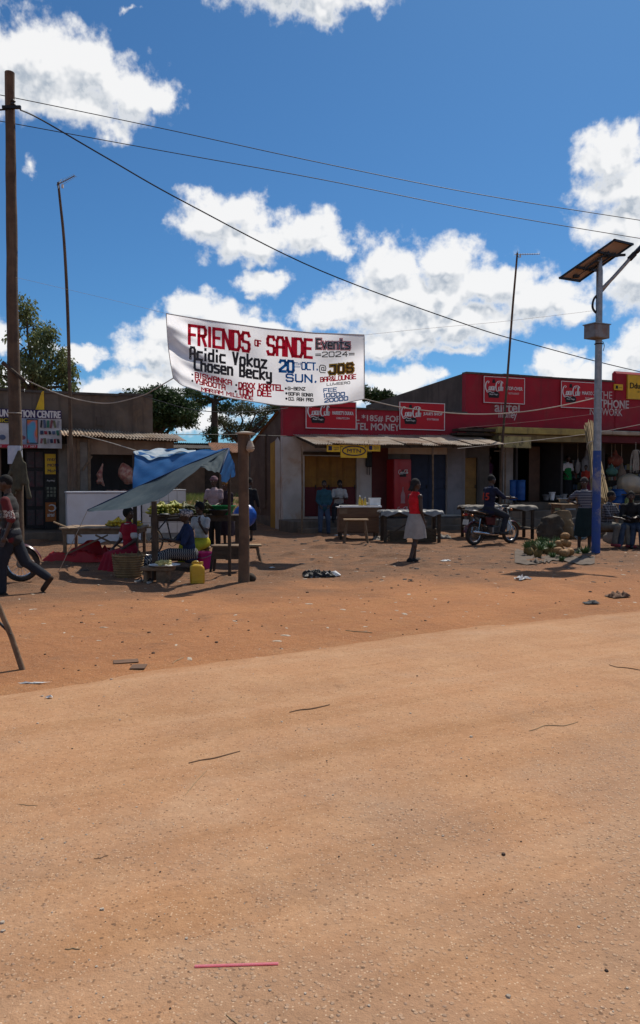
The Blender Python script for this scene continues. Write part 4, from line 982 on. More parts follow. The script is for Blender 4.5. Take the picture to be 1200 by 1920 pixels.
# ------------------------------------------------------------------ painted cloth banner
TOP = [(312, 588), (360, 596), (420, 605), (500, 616), (590, 624.5), (683, 628)]; BOT = [(325, 709), (340, 722), (380, 735), (440, 748), (520, 760), (580, 762.5), (640, 757), (683, 748)]
def pl(P_, x):
    xs_ = [p[0] for p in P_]; return float(np.interp(x, xs_, [p[1] for p in P_]))
YL, YR = 17.6, LY - .45
def bsurf(u, v, lift=0.0):
    xl = 312 + 13 * v - 3 * math.sin(math.pi * v); px = xl + u * (683 - xl)
    py = pl(TOP, px) * (1 - v) + pl(BOT, px) * v
    y = YL + (YR - YL) * u
    e = math.exp(-u * 5.5)
    y += .24 * e * math.sin(9.5 * v - 16 * u) * (1 - .3 * v) + .07 * math.sin(5 * u + 2.2 * v) + .08 * v * math.sin(11 * u + 1 + 2 * v) + .022 * math.sin(31 * u + 6 * v) + .10 * math.exp(-((u - 1) * 5) ** 2) * math.sin(7 * v + 9 * u)
    y += .035 * math.sin(60 * (u * .35 - v * .5)) * math.exp(-((u - .08) / .12) ** 2)
    return at(px, py, y - lift)
def b_uv(px, py):
    t = pl(TOP, px); b = pl(BOT, px); v = (py - t) / (b - t); xl = 312 + 13 * v - 3 * math.sin(math.pi * min(max(v, 0), 1)); return (px - xl) / (683 - xl), v
ban = thing('cloth_banner', 'large white hand-painted event banner strung across the street', 'banner', bsurf(.5, 1))
bo_ = Vector(ban.location)
def bl_(u, v, lift=0.0): return bsurf(u, v, lift) - bo_
MB().grid(lambda u, v: bl_(u, v), 120, 44).build('cloth', mat('banner_cloth', (.86, .85, .87), .9, col2=(.80, .79, .81), nscale=2.2, stain=(.70, .66, .61), stain_amt=.25, stain_scale=1.6, translucent=.70, bump=.08, bscale=6), ban, 'all')
hem = MB(); hem.tube([bl_(i / 60, 0) for i in range(61)], .012, 6); hem.tube([bl_(i / 60, 1) for i in range(61)], .010, 6); hem.tube([bl_(0, i / 20) for i in range(21)], .010, 6); hem.tube([bl_(1, i / 20) for i in range(21)], .010, 6)
hem.build('hem', mat('banner_hem', (.62, .60, .58), .9, translucent=.2), ban, 'all')
# a blocky brush alphabet: strokes on a unit cell
G = {
'A': [[(0,0),(0,.8),(.2,1),(.8,1),(1,.8),(1,0)],[(0,.45),(1,.45)]], 'B': [[(0,0),(0,1),(.75,1),(.95,.85),(.95,.62),(.75,.52),(0,.52)],[(.75,.52),(1,.38),(1,.12),(.8,0),(0,0)]],
'C': [[(1,1),(.18,1),(0,.82),(0,.18),(.18,0),(1,0)]], 'D': [[(0,0),(0,1),(.75,1),(1,.8),(1,.2),(.75,0),(0,0)]], 'E': [[(1,1),(0,1),(0,0),(1,0)],[(0,.5),(.8,.5)]], 'F': [[(1,1),(0,1),(0,0)],[(0,.5),(.8,.5)]],
'G': [[(1,.8),(.85,1),(.15,1),(0,.85),(0,.15),(.15,0),(.85,0),(1,.15),(1,.48),(.55,.48)]], 'H': [[(0,0),(0,1)],[(1,0),(1,1)],[(0,.5),(1,.5)]], 'I': [[(.5,0),(.5,1)]], 'J': [[(.2,1),(1,1),(1,.15),(.85,0),(.15,0),(0,.2)]],
'K': [[(0,0),(0,1)],[(1,1),(.1,.5),(1,0)]], 'L': [[(0,1),(0,0),(1,0)]], 'M': [[(0,0),(0,1),(.5,.45),(1,1),(1,0)]], 'N': [[(0,0),(0,1),(1,0),(1,1)]], 'O': [[(0,.15),(0,.85),(.15,1),(.85,1),(1,.85),(1,.15),(.85,0),(.15,0),(0,.15)]],
'P': [[(0,0),(0,1),(.8,1),(1,.85),(1,.6),(.8,.45),(0,.45)]], 'R': [[(0,0),(0,1),(.8,1),(1,.85),(1,.62),(.8,.5),(0,.5)],[(.5,.5),(1,0)]], 'S': [[(1,.85),(.85,1),(.15,1),(0,.85),(0,.62),(.15,.52),(.85,.48),(1,.38),(1,.15),(.85,0),(.15,0),(0,.15)]],
'T': [[(0,1),(1,1)],[(.5,1),(.5,0)]], 'U': [[(0,1),(0,.15),(.15,0),(.85,0),(1,.15),(1,1)]], 'V': [[(0,1),(.5,0),(1,1)]], 'W': [[(0,1),(.15,0),(.5,.55),(.85,0),(1,1)]], 'X': [[(0,0),(1,1)],[(0,1),(1,0)]], 'Y': [[(0,1),(0,.6),(.15,.48),(1,.48)],[(1,1),(1,.15),(.85,0),(.1,0)]], 'Z': [[(0,1),(1,1),(0,0),(1,0)]],
'a': [[(.05,.66),(.85,.66),(1,.55),(1,0),(.15,0),(0,.12),(0,.26),(.15,.36),(1,.36)]], 'c': [[(1,.66),(.15,.66),(0,.52),(0,.14),(.15,0),(1,0)]], 'd': [[(1,1),(1,0),(.15,0),(0,.14),(0,.5),(.15,.64),(1,.64)]], 'e': [[(0,.34),(1,.34),(1,.52),(.85,.66),(.15,.66),(0,.52),(0,.14),(.15,0),(1,0)]],
'h': [[(0,0),(0,1)],[(0,.64),(.85,.64),(1,.5),(1,0)]], 'i': [[(.5,0),(.5,.54)],[(.5,.92),(.5,1)]], 'k': [[(0,0),(0,1)],[(1,.66),(.1,.34),(1,0)]], 'n': [[(0,0),(0,.66),(.85,.66),(1,.5),(1,0)]], 'o': [[(0,.14),(0,.52),(.15,.66),(.85,.66),(1,.52),(1,.14),(.85,0),(.15,0),(0,.14)]],
's': [[(1,.66),(.1,.66),(0,.56),(0,.42),(1,.28),(1,.1),(.9,0),(0,0)]], 't': [[(.35,1),(.35,.12),(.5,0),(1,0)],[(0,.66),(.95,.66)]], 'v': [[(0,.66),(.5,0),(1,.66)]], 'y': [[(0,.66),(.0,.3),(.15,.18),(1,.18)],[(1,.66),(1,-.12),(.85,-.26),(.1,-.26)]], 'z': [[(0,.66),(1,.66),(0,0),(1,0)]],
'0': [[(0,.15),(0,.85),(.15,1),(.85,1),(1,.85),(1,.15),(.85,0),(.15,0),(0,.15)]], '1': [[(.2,.8),(.5,1),(.5,0)]], '2': [[(0,.85),(.15,1),(.85,1),(1,.85),(1,.6),(0,.15),(0,0),(1,0)]], '4': [[(.75,0),(.75,1),(0,.35),(1,.35)]], '5': [[(1,1),(0,1),(0,.55),(.85,.55),(1,.42),(1,.14),(.85,0),(0,0)]],
'=': [[(0,.62),(1,.62)],[(0,.3),(1,.3)]], '-': [[(.1,.5),(.9,.5)]], '.': [[(.4,.02),(.5,.12)]], '&': [[(1,0),(.15,.75),(.3,1),(.65,1),(.75,.8),(0,.3),(.15,0),(.7,0),(1,.4)]], '@': [[(.7,.3),(.7,.7),(.35,.7),(.3,.35),(.7,.3),(.95,.3),(1,.6),(.9,.9),(.6,1),(.2,1),(0,.75),(0,.2),(.2,0),(.9,0)]], ' ': [],
}
def banner_text(s_, a, b, h, wt_, m, gap=.32, lift=.006, name='lettering'):
    """a line of brush letters painted on the cloth from a to b (direction pairs), letter height h"""
    widths = [(.35 if ch in 'I1i.' else .7 if ch == ' ' else 1.3 if ch in 'MWm' else 1.0) for ch in s_]
    tot = sum(widths) + gap * (len(s_) - 1); x = 0; n = 0; dx, dy = b[0] - a[0], b[1] - a[1]; Ln = math.hypot(dx, dy)
    for ch, cw in zip(s_, widths):
        cwp = cw / tot * Ln; mb = MB(); n = 0
        if ch in 'I1i.': f = lambda q_: ((q_[0] - .5) * 1.0 + .5, q_[1])
        for st in G.get(ch, []):
            for p, q_ in zip(st, st[1:]):
                P1 = Vector((p[0] * cwp, p[1] * h)); P2 = Vector((q_[0] * cwp, q_[1] * h)); d = P2 - P1
                if d.length < 1e-6: continue
                d.normalize(); nr = Vector((-d.y, d.x)) * wt_ / 2; P1 -= d * wt_ * .46; P2 += d * wt_ * .46
                k = max(1, int((P2 - P1).length / 5)); n += 1; vs = []
                for i in range(k + 1):
                    c_ = P1.lerp(P2, i / k)
                    for sgn in (1, -1):
                        g = c_ + nr * sgn; ax = x / tot * Ln + g.x
                        px = a[0] + dx * ax / Ln; py = a[1] + dy * ax / Ln - g.y
                        u, v = b_uv(px, py); vs.append(bl_(u, v, lift + n * .0012))
                mb.add(vs, [(2 * i, 2 * i + 1, 2 * i + 3, 2 * i + 2) for i in range(k)])
        if mb.v: mb.build(name, m, ban)
        x += cw + gap
BRED = mat('banner_red_paint', (.60, .012, .04), .8, nscale=6, col2=(.52, .012, .035), translucent=.45); BDK = mat('banner_charcoal_paint', (.042, .042, .048), .8, nscale=6); BBL = mat('banner_blue_paint', (.015, .17, .46), .8, nscale=6, col2=(.012, .12, .36), translucent=.4); BGO = mat('banner_gold_paint', (.48, .30, .03), .8); BLT = mat('banner_light_paint', (.62, .61, .62), .8)
banner_text('FRIENDS', (355, 644), (467, 659), 34, 5.9, BRED, .46); banner_text('OF', (478, 648), (489, 650), 10.5, 2.6, BRED); banner_text('SANDE', (502, 664), (584, 670.5), 33, 5.7, BRED, .46)
banner_text('Events', (594, 653), (655, 654), 17, 6.4, BRED, .45, .004); banner_text('Events', (594, 653), (655, 654), 17, 4.4, BLT, .45, .014); banner_text('Events', (594, 653), (655, 654), 17, 2.0, BDK, .45, .024)
banner_text('=2024=', (592, 669.5), (664, 668), 9, 1.7, BDK, .35)
banner_text('Acidic Vokoz', (357, 672), (499, 690), 21, 4.5, BDK, .62); banner_text('Chosen Becky', (365, 693), (508, 713), 20, 4.5, BDK, .62)
banner_text('20', (525, 696), (550, 697.5), 20, 5.2, BBL, .42); banner_text('TH', (553, 685), (563, 685), 5, 1.2, BBL); banner_text('-', (552, 692), (564, 692), 8, 1.4, BBL); banner_text('OCT.', (566, 692.5), (596, 694), 13, 2.6, BBL, .36)
banner_text('SUN.', (537, 714.6), (594, 717), 13, 3.2, BBL, .42); banner_text('@', (599, 698.5), (611, 699), 14, 1.6, BDK)
banner_text('JOS', (618, 701), (661, 697), 15, 7.2, BGO, .55, .004); banner_text('JOS', (618, 701), (661, 697), 15, 2.2, BDK, .55, .014)
banner_text('BAR&LOUNGE', (601, 716), (667, 710), 8, 1.9, BRED, .34); banner_text('LUWEERO', (613, 723), (656, 719.5), 4.2, 1.1, BDK, .4)
banner_text('FEE', (607, 735.5), (631, 733.5), 6.5, 1.7, BBL, .36); banner_text('10000', (607, 745), (646, 742), 6.5, 2.0, BBL, .36); banner_text('20000', (609, 754.5), (652, 750), 6.5, 2.0, BBL, .36)
banner_text('BISWANKA', (366, 707), (434, 722), 8.5, 2.4, BRED, .42); banner_text('VYRDOTA', (366, 718), (422, 731), 8.5, 2.4, BRED, .42); banner_text('MARIAM MILLINDE', (378, 733), (474, 750), 6.5, 1.8, BRED, .34)
banner_text('DAXX KARTEL', (448, 727.5), (531, 732.5), 10, 2.7, BRED, .42); banner_text('TOM DEE', (447, 739.5), (508, 743.5), 10, 2.7, BRED, .42)
banner_text('G-BENZ', (540, 731), (572, 732), 5.4, 1.5, BDK, .36); banner_text('SOFIA SONIA', (541, 741), (586, 743.5), 5.4, 1.5, BDK, .36); banner_text('DJ. ASH PRO', (541.5, 750.5), (587, 752.8), 5.6, 1.5, BDK, .36)
for px, py in ((361, 702), (361, 714), (443, 722), (442, 734), (536, 728.5), (537, 737.5), (537, 747.5)):
    u, v = b_uv(px, py); c_ = bl_(u, v, .008); MB().lathe([(.026, 0), (.026, .004)], 10, c_, axis='Y').build('bullet_mark', BDK, ban)
# ropes
def rope(label, pts, r=.012, m=ROPE): return cable('rope', label, 'rope', pts, r, m, 'ropes and lines strung over the street')
rope('thin cord from the banner top left corner to the wooden pole', [(312, 588, YL), (200, 560, 18.9), (29, 520, PY - .1)], .0028)
rope('pale rope sagging from the banner lower left corner to the wooden pole', [(325, 709, YL), (296, 726, YL), (265, 742, 18.2), (205, 756, 18.8), (150, 750, 18.9), (95, 733, 19), (40, 708, PY - .18)], .013)
rope('dark line running from the rope knot rightwards under the banner to the red fascia', [(265, 742, 18.2), (300, 752, 19), (360, 768, 20.5), (430, 773, 22), (500, 770, 24), (540, 765, 25.2)], .011, WIRE)
rope('thin black line low over the gap from butcher roof to the low shop', [(325, 815, 21.5), (370, 815, 22), (440, 815, 23), (548, 818, 25)], .009, WIRE)
rope('pale rope sagging from the banner lower right corner to the lamp pole', [(683, 748, YR), (760, 765, YR), (870, 776, YR), (960, 774, YR), (1040, 763, YR), (1118, 746, LY)], .012)
rope('fine cord from the banner top right corner to the lamp pole', [(683, 628, YR), (800, 616, YR), (950, 602, YR), (1118, 582, LY)], .0028)
rope('thin pale line from awning end across the tall shop front to the right', [(858, 841, 24), (1000, 826, 25), (1105, 813, 26), (1200, 796, 26.5), (1300, 775, 27)], .010)
rope('thin reddish line slanting across the red parapet wall', [(860, 803, 26.5), (1000, 790, 27.2), (1115, 776, 28), (1200, 762, 28.6), (1300, 745, 29)], .006, mat('faded_red_cord', (.35, .2, .18), .9))
rope('pale rope from the butcher lean-to down to the blue tarpaulin', [(152, 816, 20.2), (200, 828, 18), (256, 845, 14.6)], .011)

# ------------------------------------------------------------------ shop signs
def sign_frame(name, label, r, x0p, x1p, y0p, y1p, off, m, border=None, th=.05):
    (a, zt_), (b, _) = r.s(x0p, y0p, off), r.s(x1p, y0p, off); zb_ = r.s(x0p, y1p, off)[1]
    zt_ = r.s(x0p, y0p, off)[1]
    t_ = thing(name, label, 'sign', r.w((a + b) / 2, -off, zb_), ROW); w_ = b - a; h_ = zt_ - zb_
    MB().box((0, th / 2, h_ / 2), (w_, th, h_)).build('board', m, t_)
    if border:
        for c_, d_ in (((0, -.008, .012), (w_, .014, .024)), ((0, -.008, h_ - .012), (w_, .014, .024)), ((-w_ / 2 + .012, -.008, h_ / 2), (.024, .014, h_ - .05)), ((w_ / 2 - .012, -.008, h_ / 2), (.024, .014, h_ - .05))):
            MB().box(c_, d_).build('border', border, t_)
    return t_, w_, h_
def script_logo(parent, x, z, w_, h_, y=-.012, m=WHITE_INK):
    """flowing white script with long swashes, a band of ribbon strokes"""
    S_ = [
     [(.14,.80),(.20,.95),(.12,1.0),(.03,.80),(.0,.45),(.05,.15),(.13,.10),(.20,.25)],               # C
     [(.27,.50),(.21,.45),(.22,.20),(.27,.15),(.31,.30),(.29,.50),(.34,.45)],                          # o
     [(.42,.50),(.38,.52),(.35,.35),(.37,.16),(.43,.25)],                                              # c
     [(.52,.50),(.46,.52),(.44,.30),(.47,.16),(.51,.35),(.52,.52),(.51,.22),(.55,.18)],                # a
     [(.55,.46),(.60,.50)],
     [(.72,.80),(.78,.95),(.72,1.02),(.63,.85),(.59,.50),(.62,.18),(.70,.08),(.77,.22)],               # C
     [(.82,.50),(.76,.45),(.77,.20),(.82,.15),(.86,.30),(.84,.50)],                                    # o
     [(.88,.20),(.93,.85),(.90,.95),(.88,.70),(.87,.30),(.89,.16),(.93,.22)],                          # l
     [(.99,.50),(.94,.50),(.93,.28),(.95,.16),(.99,.38),(1.0,.52),(.98,.22),(1.02,.20)],               # a
     [(.05,.15),(.10,-.05),(.25,.02),(.40,-.06),(.50,.0)], [(.72,1.02),(.85,1.06),(.95,.98),(1.0,.86)],
    ]
    lg = None; mb = MB(); n = 0
    for st in S_:
        P_ = spline([(px * w_, 0, pz * h_) for px, pz in st], 4); n += 1
        vs = []
        for i, p in enumerate(P_):
            d = (P_[min(i + 1, len(P_) - 1)] - P_[max(i - 1, 0)]).normalized(); nr = Vector((-d.z, 0, d.x)); t = abs(d.z)
            k = h_ * (.022 + .042 * t) * (.5 + .5 * math.sin(math.pi * (i + .6) / len(P_)))
            for sg_ in (1, -1): vs.append(p + nr * k * sg_ + Vector((x, y - n * .0006, z)))
        mb.add(vs, [(2 * i, 2 * i + 1, 2 * i + 3, 2 * i + 2) for i in range(len(P_) - 1)])
    mb.build('script_logo', m, parent)
def bottle_shape(parent, x, z, w_, h_, m, y=-.007):
    poly = [(.40, 1), (.60, 1), (.60, .86), (.66, .76), (.86, .62), (1, .45), (.94, .2), (1, 0), (0, 0), (.06, .2), (0, .45), (.14, .62), (.34, .76), (.40, .86)]
    MB().prism([(x + p[0] * w_, z + p[1] * h_) for p in poly], y - .002, y + .004).build('bottle_print', m, parent)
def cola_sign(label, px, title, sub, logo=True):
    t_, w_, h_ = sign_frame('shop_sign', label, RR, *px, RED_SIGN, WHITE_INK)
    MB().prism([(-w_ * .38, h_ * .20), (-w_ * .14, h_ * .20), (-w_ * .12, h_ * .36), (-w_ * .16, h_ * .44), (-w_ * .36, h_ * .44), (-w_ * .40, h_ * .36)], -.008, -.003).build('black_ribbon_print', BLACK_INK, t_)
    MB().prism([(-w_ * .30, h_ * .76), (-w_ * .22, h_ * .76), (-w_ * .235, h_ * .90), (-w_ * .285, h_ * .90)], -.008, -.003).build('bottle_neck_print', BLACK_INK, t_)
    script_logo(t_, -w_ * .46, h_ * .42, w_ * .42, h_ * .40)
    text(t_, 'Real Magic', WHITE_INK, -w_ * .36, -.016, h_ * .29, w=w_ * .2, h=h_ * .07, bold=.02)
    text(t_, title, WHITE_INK, w_ * .02, -.012, h_ * .52, w=w_ * .42, h=h_ * .13, bold=.035)
    text(t_, sub, WHITE_INK, w_ * .10, -.012, h_ * .36, w=w_ * .26, h=h_ * .07)
    return t_
cola_sign("red and white drinks sign half covered by the lower edge of the banner", (573, 668, 750, 803, .10), "HARRIET'S DUUKA", '0386702284')
cola_sign("red and white drinks sign at the right end of the low shop fascia", (749, 834, 753, 805, .10), "JULIE'S SHOP", '0707788008')
cola_sign('red and white drinks sign crossed by the leaning mast on the tall parapet', (907, 984, 705, 755, .06), 'STOP-OVER', 'RESTAURANT')
cola_sign('red and white drinks sign just left of the lamp pole on the tall parapet', (1052, 1127, 714, 764, .06), 'MAATO ZED', 'RESTAURANT')
t_, w_, h_ = sign_frame('shop_sign', 'big yellow sign with black letters cut by the right frame edge', RR, 1177, 1262, 702, 748, .06, YELLOW_SIGN, mat('gold_border', (.6, .42, .08), .5))
text(t_, 'Dduuka', BLACK_INK, -w_ / 2 + .12, -.012, h_ * .44, w=.95, h=.22, bold=.03); text(t_, '& More', BLACK_INK, -w_ / 2 + .5, -.012, h_ * .28, h=.08)
t_, w_, h_ = sign_frame('shop_sign', 'tiny yellow sign with a black square below the raised parapet step', RR, 1152, 1168, 720, 731, .06, YELLOW_SIGN)
MB().box((-w_ * .22, -.006, h_ / 2), (w_ * .26, .01, h_ * .55)).build('square_print', BLACK_INK, t_); text(t_, 'MoMo', BLACK_INK, .0, -.012, h_ * .35, w=w_ * .4)
# under the awning
def hung_sign(label, px, off): return sign_frame('hanging_sign', label, RR, *px, off, YELLOW_SIGN, None, .03)
t_, w_, h_ = hung_sign('larger yellow sign with an oval ring hanging from the awning edge', (639, 688, 834, 858), 1.95)
pts = [(w_ * .44 * math.cos(a), -.012, h_ * .55 + h_ * .36 * math.sin(a)) for a in np.linspace(0, 2 * math.pi, 40)]
MB().tube(pts, .017, 6).build('oval_ring', NAVY_INK, t_); text(t_, 'MTN', NAVY_INK, -w_ * .26, -.012, h_ * .40, w=w_ * .52, h=h_ * .30, bold=.008)
for k in (-1, 1): MB().tube([(k * w_ * .4, .01, h_), (k * w_ * .4, .01, h_ + .14)], .006, 5).build('hanger', DARKMETAL, t_)
for lab, px in (('small yellow mobile money board left of the oval ring sign', (613, 638, 834, 847)), ('small yellow mobile money board right of the oval ring sign', (689, 713, 833, 846))):
    t_, w_, h_ = hung_sign(lab, px, 1.95)
    MB().box((-w_ * .26, -.006, h_ * .52), (w_ * .26, .01, h_ * .6)).build('square_print', NAVY_INK, t_); text(t_, 'MoMo', NAVY_INK, .0, -.012, h_ * .52, w=w_ * .4, h=h_ * .2); text(t_, 'agent', NAVY_INK, .0, -.012, h_ * .25, w=w_ * .4, h=h_ * .2)
    for k in (-1, 1): MB().tube([(k * w_ * .4, .01, h_), (k * w_ * .4, .01, h_ + .14)], .006, 5).build('hanger', DARKMETAL, t_)
MB_Y = mat('peeling_yellow_board', (.46, .40, .17), .8, col2=(.30, .26, .12), nscale=4, stain=(.06, .055, .04), stain_amt=.85, stain_scale=3)
t_, w_, h_ = sign_frame('hanging_sign', 'peeling pale yellow board under the canopy of the tall shop', RR, 936, 996, 817, 839, .96, MB_Y, None, .03)
MB().box((0, .0, h_ + .02), (w_ + .02, .05, .04)).build('top_rail', WOOD, t_)

# ------------------------------------------------------------------ cooler
fo = .62
fx0, fx1 = RR.s(739, 900, fo)[0], RR.s(771, 900, fo)[0]; fw = fx1 - fx0; fh = RR.s(750, 857, fo)[1] - F1
fr_ = thing('drinks_cooler', 'tall red cola drinks cooler standing under the awning', 'cooler', RR.w((fx0 + fx1) / 2, -fo + .3, F1 - .07), ROW)
CR = mat('cooler_red', (.40, .012, .02), .35, col2=(.36, .012, .02), nscale=2, coat=.3)
MB().box((0, 0, fh / 2 + .04), (fw, .58, fh - .08)).build('cabinet', CR, fr_, bevel=.015); dd = MB().box((0, -.30, fh / 2 + .05), (fw - .02, .03, fh - .2)).build('door', CR, fr_, bevel=.008)
MB().box((fw / 2 - .04, -.335, fh * .55), (.03, .035, .35)).build('handle', mat('cooler_handle', (.2, .01, .015), .4), dd)
MB().box((0, -.29, .06), (fw - .03, .02, .09)).build('grille', BLACK, fr_)
for s_ in (-1, 1): MB().box((s_ * fw * .4, 0, .02), (.06, .5, .05)).build('foot', BLACK, fr_)
bottle_shape(dd, -fw * .2, fh * .70, fw * .4, fh * .12, BLACK_INK, -.322); script_logo(dd, -fw * .26, fh * .745, fw * .54, fh * .075, -.328)
bottle_shape(dd, -fw * .13, fh * .25, fw * .26, fh * .28, mat('faded_white_print', (.42, .2, .2), .5), -.322); script_logo(dd, -fw * .3, fh * .13, fw * .58, fh * .06, -.328)

# ------------------------------------------------------------------ market stall under the blue tarpaulin
TARP = mat('blue_tarpaulin', (.026, .15, .40), .55, col2=(.02, .11, .31), nscale=2.5, translucent=.35, bump=.3, bscale=9)
TARPG = mat('faded_tarpaulin', (.105, .15, .175), .8, col2=(.075, .115, .14), nscale=3, translucent=.45, bump=.3, bscale=12, stretch=None, streak=(.13, .17, .185))
TARPW = mat('painted_sunlit_tarpaulin', (.52, .58, .62), .7, col2=(.18, .32, .45), nscale=3.5, translucent=.3, bump=.3, bscale=9)  # sunlight on the blue tarpaulin put into a whitish base colour
def ruled(A_, B_, wr=.02, sag=0.0, nu=40, nv=14, ph=0.0):
    """sheet spanned between two edges, each a list of (px, py, distance)"""
    a = spline([at(*p) for p in A_], 8); b = spline([at(*p) for p in B_], 8)
    def samp(P_, t): f = t * (len(P_) - 1); i = min(int(f), len(P_) - 2); return P_[i].lerp(P_[i + 1], f - i)
    def fn(u, v):
        p = samp(a, u).lerp(samp(b, u), v); k = math.sin(math.pi * v)
        return p + Vector((.3 * wr * math.sin(17 * u + 5 * v + ph), wr * (math.sin(13 * u + 7 * v + ph) + .6 * math.sin(29 * u - 11 * v)), -sag * k + wr * .7 * math.sin(21 * u + 4 * v + ph)))
    return fn, nu, nv
tp = thing('tarpaulin_canopy', 'blue tarpaulin stretched as a sloping canopy over the market stall', 'tarpaulin', gp(290, 1060))
def tsheet(name, m, A_, B_, **k):
    fn, nu, nv = ruled(A_, B_, **k); mb = MB(); mb.grid(lambda u, v: fn(u, v) - Vector(tp.location), nu, nv); return mb.build(name, m, tp, 'all')
tip = (164, 957, 13.5)
# near drape hanging from the tie line, its dull side towards the street
tsheet('near_drape', TARPG, [tip, (230, 926, 13.5), (290, 899, 13.45), (360, 868, 13.2), (429, 841, 12.75)], [(165, 958, 13.45), (205, 957, 12.8), (288, 941, 12.5), (340, 905, 12.15), (376, 874, 12.1)], wr=.012, sag=.0)
tsheet('near_drape', TARPG, [(376, 873, 12.12), (400, 857, 12.45), (429, 842, 12.75)], [(376, 875, 12.1), (398, 884, 12.08), (413, 886, 12.1)], wr=.012, nu=20, nv=10)
# blue sheet behind the tie line and the top fold, coloured whitish for the sun on it
tsheet('back_sheet', TARP, [(252, 846, 14.6), (300, 856, 14.4), (340, 849, 14.2), (390, 845, 13.7), (429, 842, 12.78)], [(249, 918, 13.6), (290, 900, 13.5), (330, 883, 13.35), (380, 862, 13.1), (428, 845, 12.8)], wr=.02, sag=-.02)
tsheet('top_fold', TARPW, [(254, 847, 14.6), (280, 843, 14.9), (320, 842, 15.1), (350, 843, 15.0), (368, 846, 14.7)], [(250, 848, 14.45), (275, 860, 14.3), (300, 858, 14.2), (335, 848, 14.1), (360, 848, 14.1)], wr=.03, nu=30, nv=8)
tsheet('roof_sheet', TARP, [(254, 846, 14.65), (300, 843, 14.95), (350, 844, 14.9), (400, 844, 14.0), (429, 842, 12.8)], [(258, 868, 17.0), (300, 862, 17.2), (350, 860, 17.0), (400, 862, 16.4), (436, 868, 15.5)], wr=.03, sag=.06)
tsheet('right_flap', TARP, [(429, 842, 12.76), (434, 858, 12.9), (440, 870, 13.1)], [(413, 886, 12.12), (420, 905, 12.5), (441, 891, 13.2)], wr=.02, nu=16, nv=12)
MB().tube([at(*p) - Vector(tp.location) for p in (tip, (230, 926, 13.5), (290, 899, 13.45), (360, 868, 13.2), (429, 841, 12.74), (421, 862, 12.4), (413, 886, 12.1))], .014, 6).build('edge_hem', mat('navy_hem', (.015, .04, .11), .7), tp, 'all')
def post(px, py, ptop, label, r=.04, m=WOOD_DARK, Y=None):
    b = on_ground(px, py); Y = Y or b.y; h = at(px, ptop, Y).z - b.z
    t_ = MB().tube([(0, 0, -.1), (.01, 0, h * .5), (0, 0, h)], [r, r * .95, r * .9], 8).build('post', m, None, True, loc=b); return tag(t_, label, 'post')
post(290, 1088, 940, 'dark wooden post holding up the low edge of the tarpaulin', .05)
pb2 = at(252, 850, 14.55); b_ = Vector((pb2.x, pb2.y, gz(pb2.x, pb2.y)))
tag(MB().tube([(0, 0, -.1), (0, 0, pb2.z - b_.z)], .04, 8).build('post', WOOD_DARK, None, loc=b_), 'wooden corner post under the far left corner of the tarpaulin', 'post')
pb2 = at(429, 845, 12.85); b_ = Vector((pb2.x, pb2.y + .05, gz(pb2.x, pb2.y)))
tag(MB().tube([(0, 0, -.1), (0, 0, pb2.z - b_.z)], .028, 8).build('post', WOOD_DARK, None, loc=b_), 'thin wooden prop under the high right corner of the tarpaulin', 'post')
gt = at(*tip); gb = on_ground(112, 1068)
tag(MB().tube([gt, gb], .006, 5).build('guy_rope', ROPE), 'thin guy rope from the low tarpaulin tip to the ground', 'rope')

def table(name, label, c, rz, L_, W_, H_, n, m_top=WOOD, m_leg=WOOD_DARK, leg=.07, cat='table', shelf=False, gapk=.012, along=False, brace=False):
    """n boards on an apron frame and four legs"""
    t_ = thing(name, label, cat, c, rz); th = .03
    for i in range(n):
        if along: q = W_ / n; MB().box((random.uniform(-.02, .02), -W_ / 2 + q * (i + .5), H_ - th / 2 + random.uniform(-.003, .003)), (L_, q - gapk, th)).build('plank', m_top, t_, bevel=.004)
        else: q = L_ / n; MB().box((-L_ / 2 + q * (i + .5), random.uniform(-.02, .02), H_ - th / 2 + random.uniform(-.003, .003)), (q - gapk, W_, th)).build('plank', m_top, t_, bevel=.004)
    ix, iy = L_ / 2 - .1, W_ / 2 - .07
    for sx_ in (-1, 1):
        for sy in (-1, 1): MB().box((sx_ * ix, sy * iy, (H_ - th) / 2 - .04), (leg, leg, H_ - th + .08)).build('leg', m_leg, t_, bevel=.006)
        MB().box((sx_ * ix, 0, H_ - th - .06), (leg * .6, 2 * iy, .09)).build('rail', m_leg, t_)
    for sy in (-1, 1): MB().box((0, sy * (iy + .012), H_ - th - .055), (L_ - .1, .03, .10)).build('rail', m_leg, t_)
    if brace: MB().bar((-ix, -iy - .03, .15), (ix * .2, -iy - .03, H_ - .15), .05, .03).build('brace', m_leg, t_); MB().bar((ix, -iy - .03, .15), (-.1, -iy - .03, H_ - .15), .05, .03).build('brace', m_leg, t_)
    if shelf:
        for k in range(3): MB().box((0, -iy + iy * k, .28), (L_ - .08, iy * .8, .03)).build('shelf', m_leg, t_)
    return t_
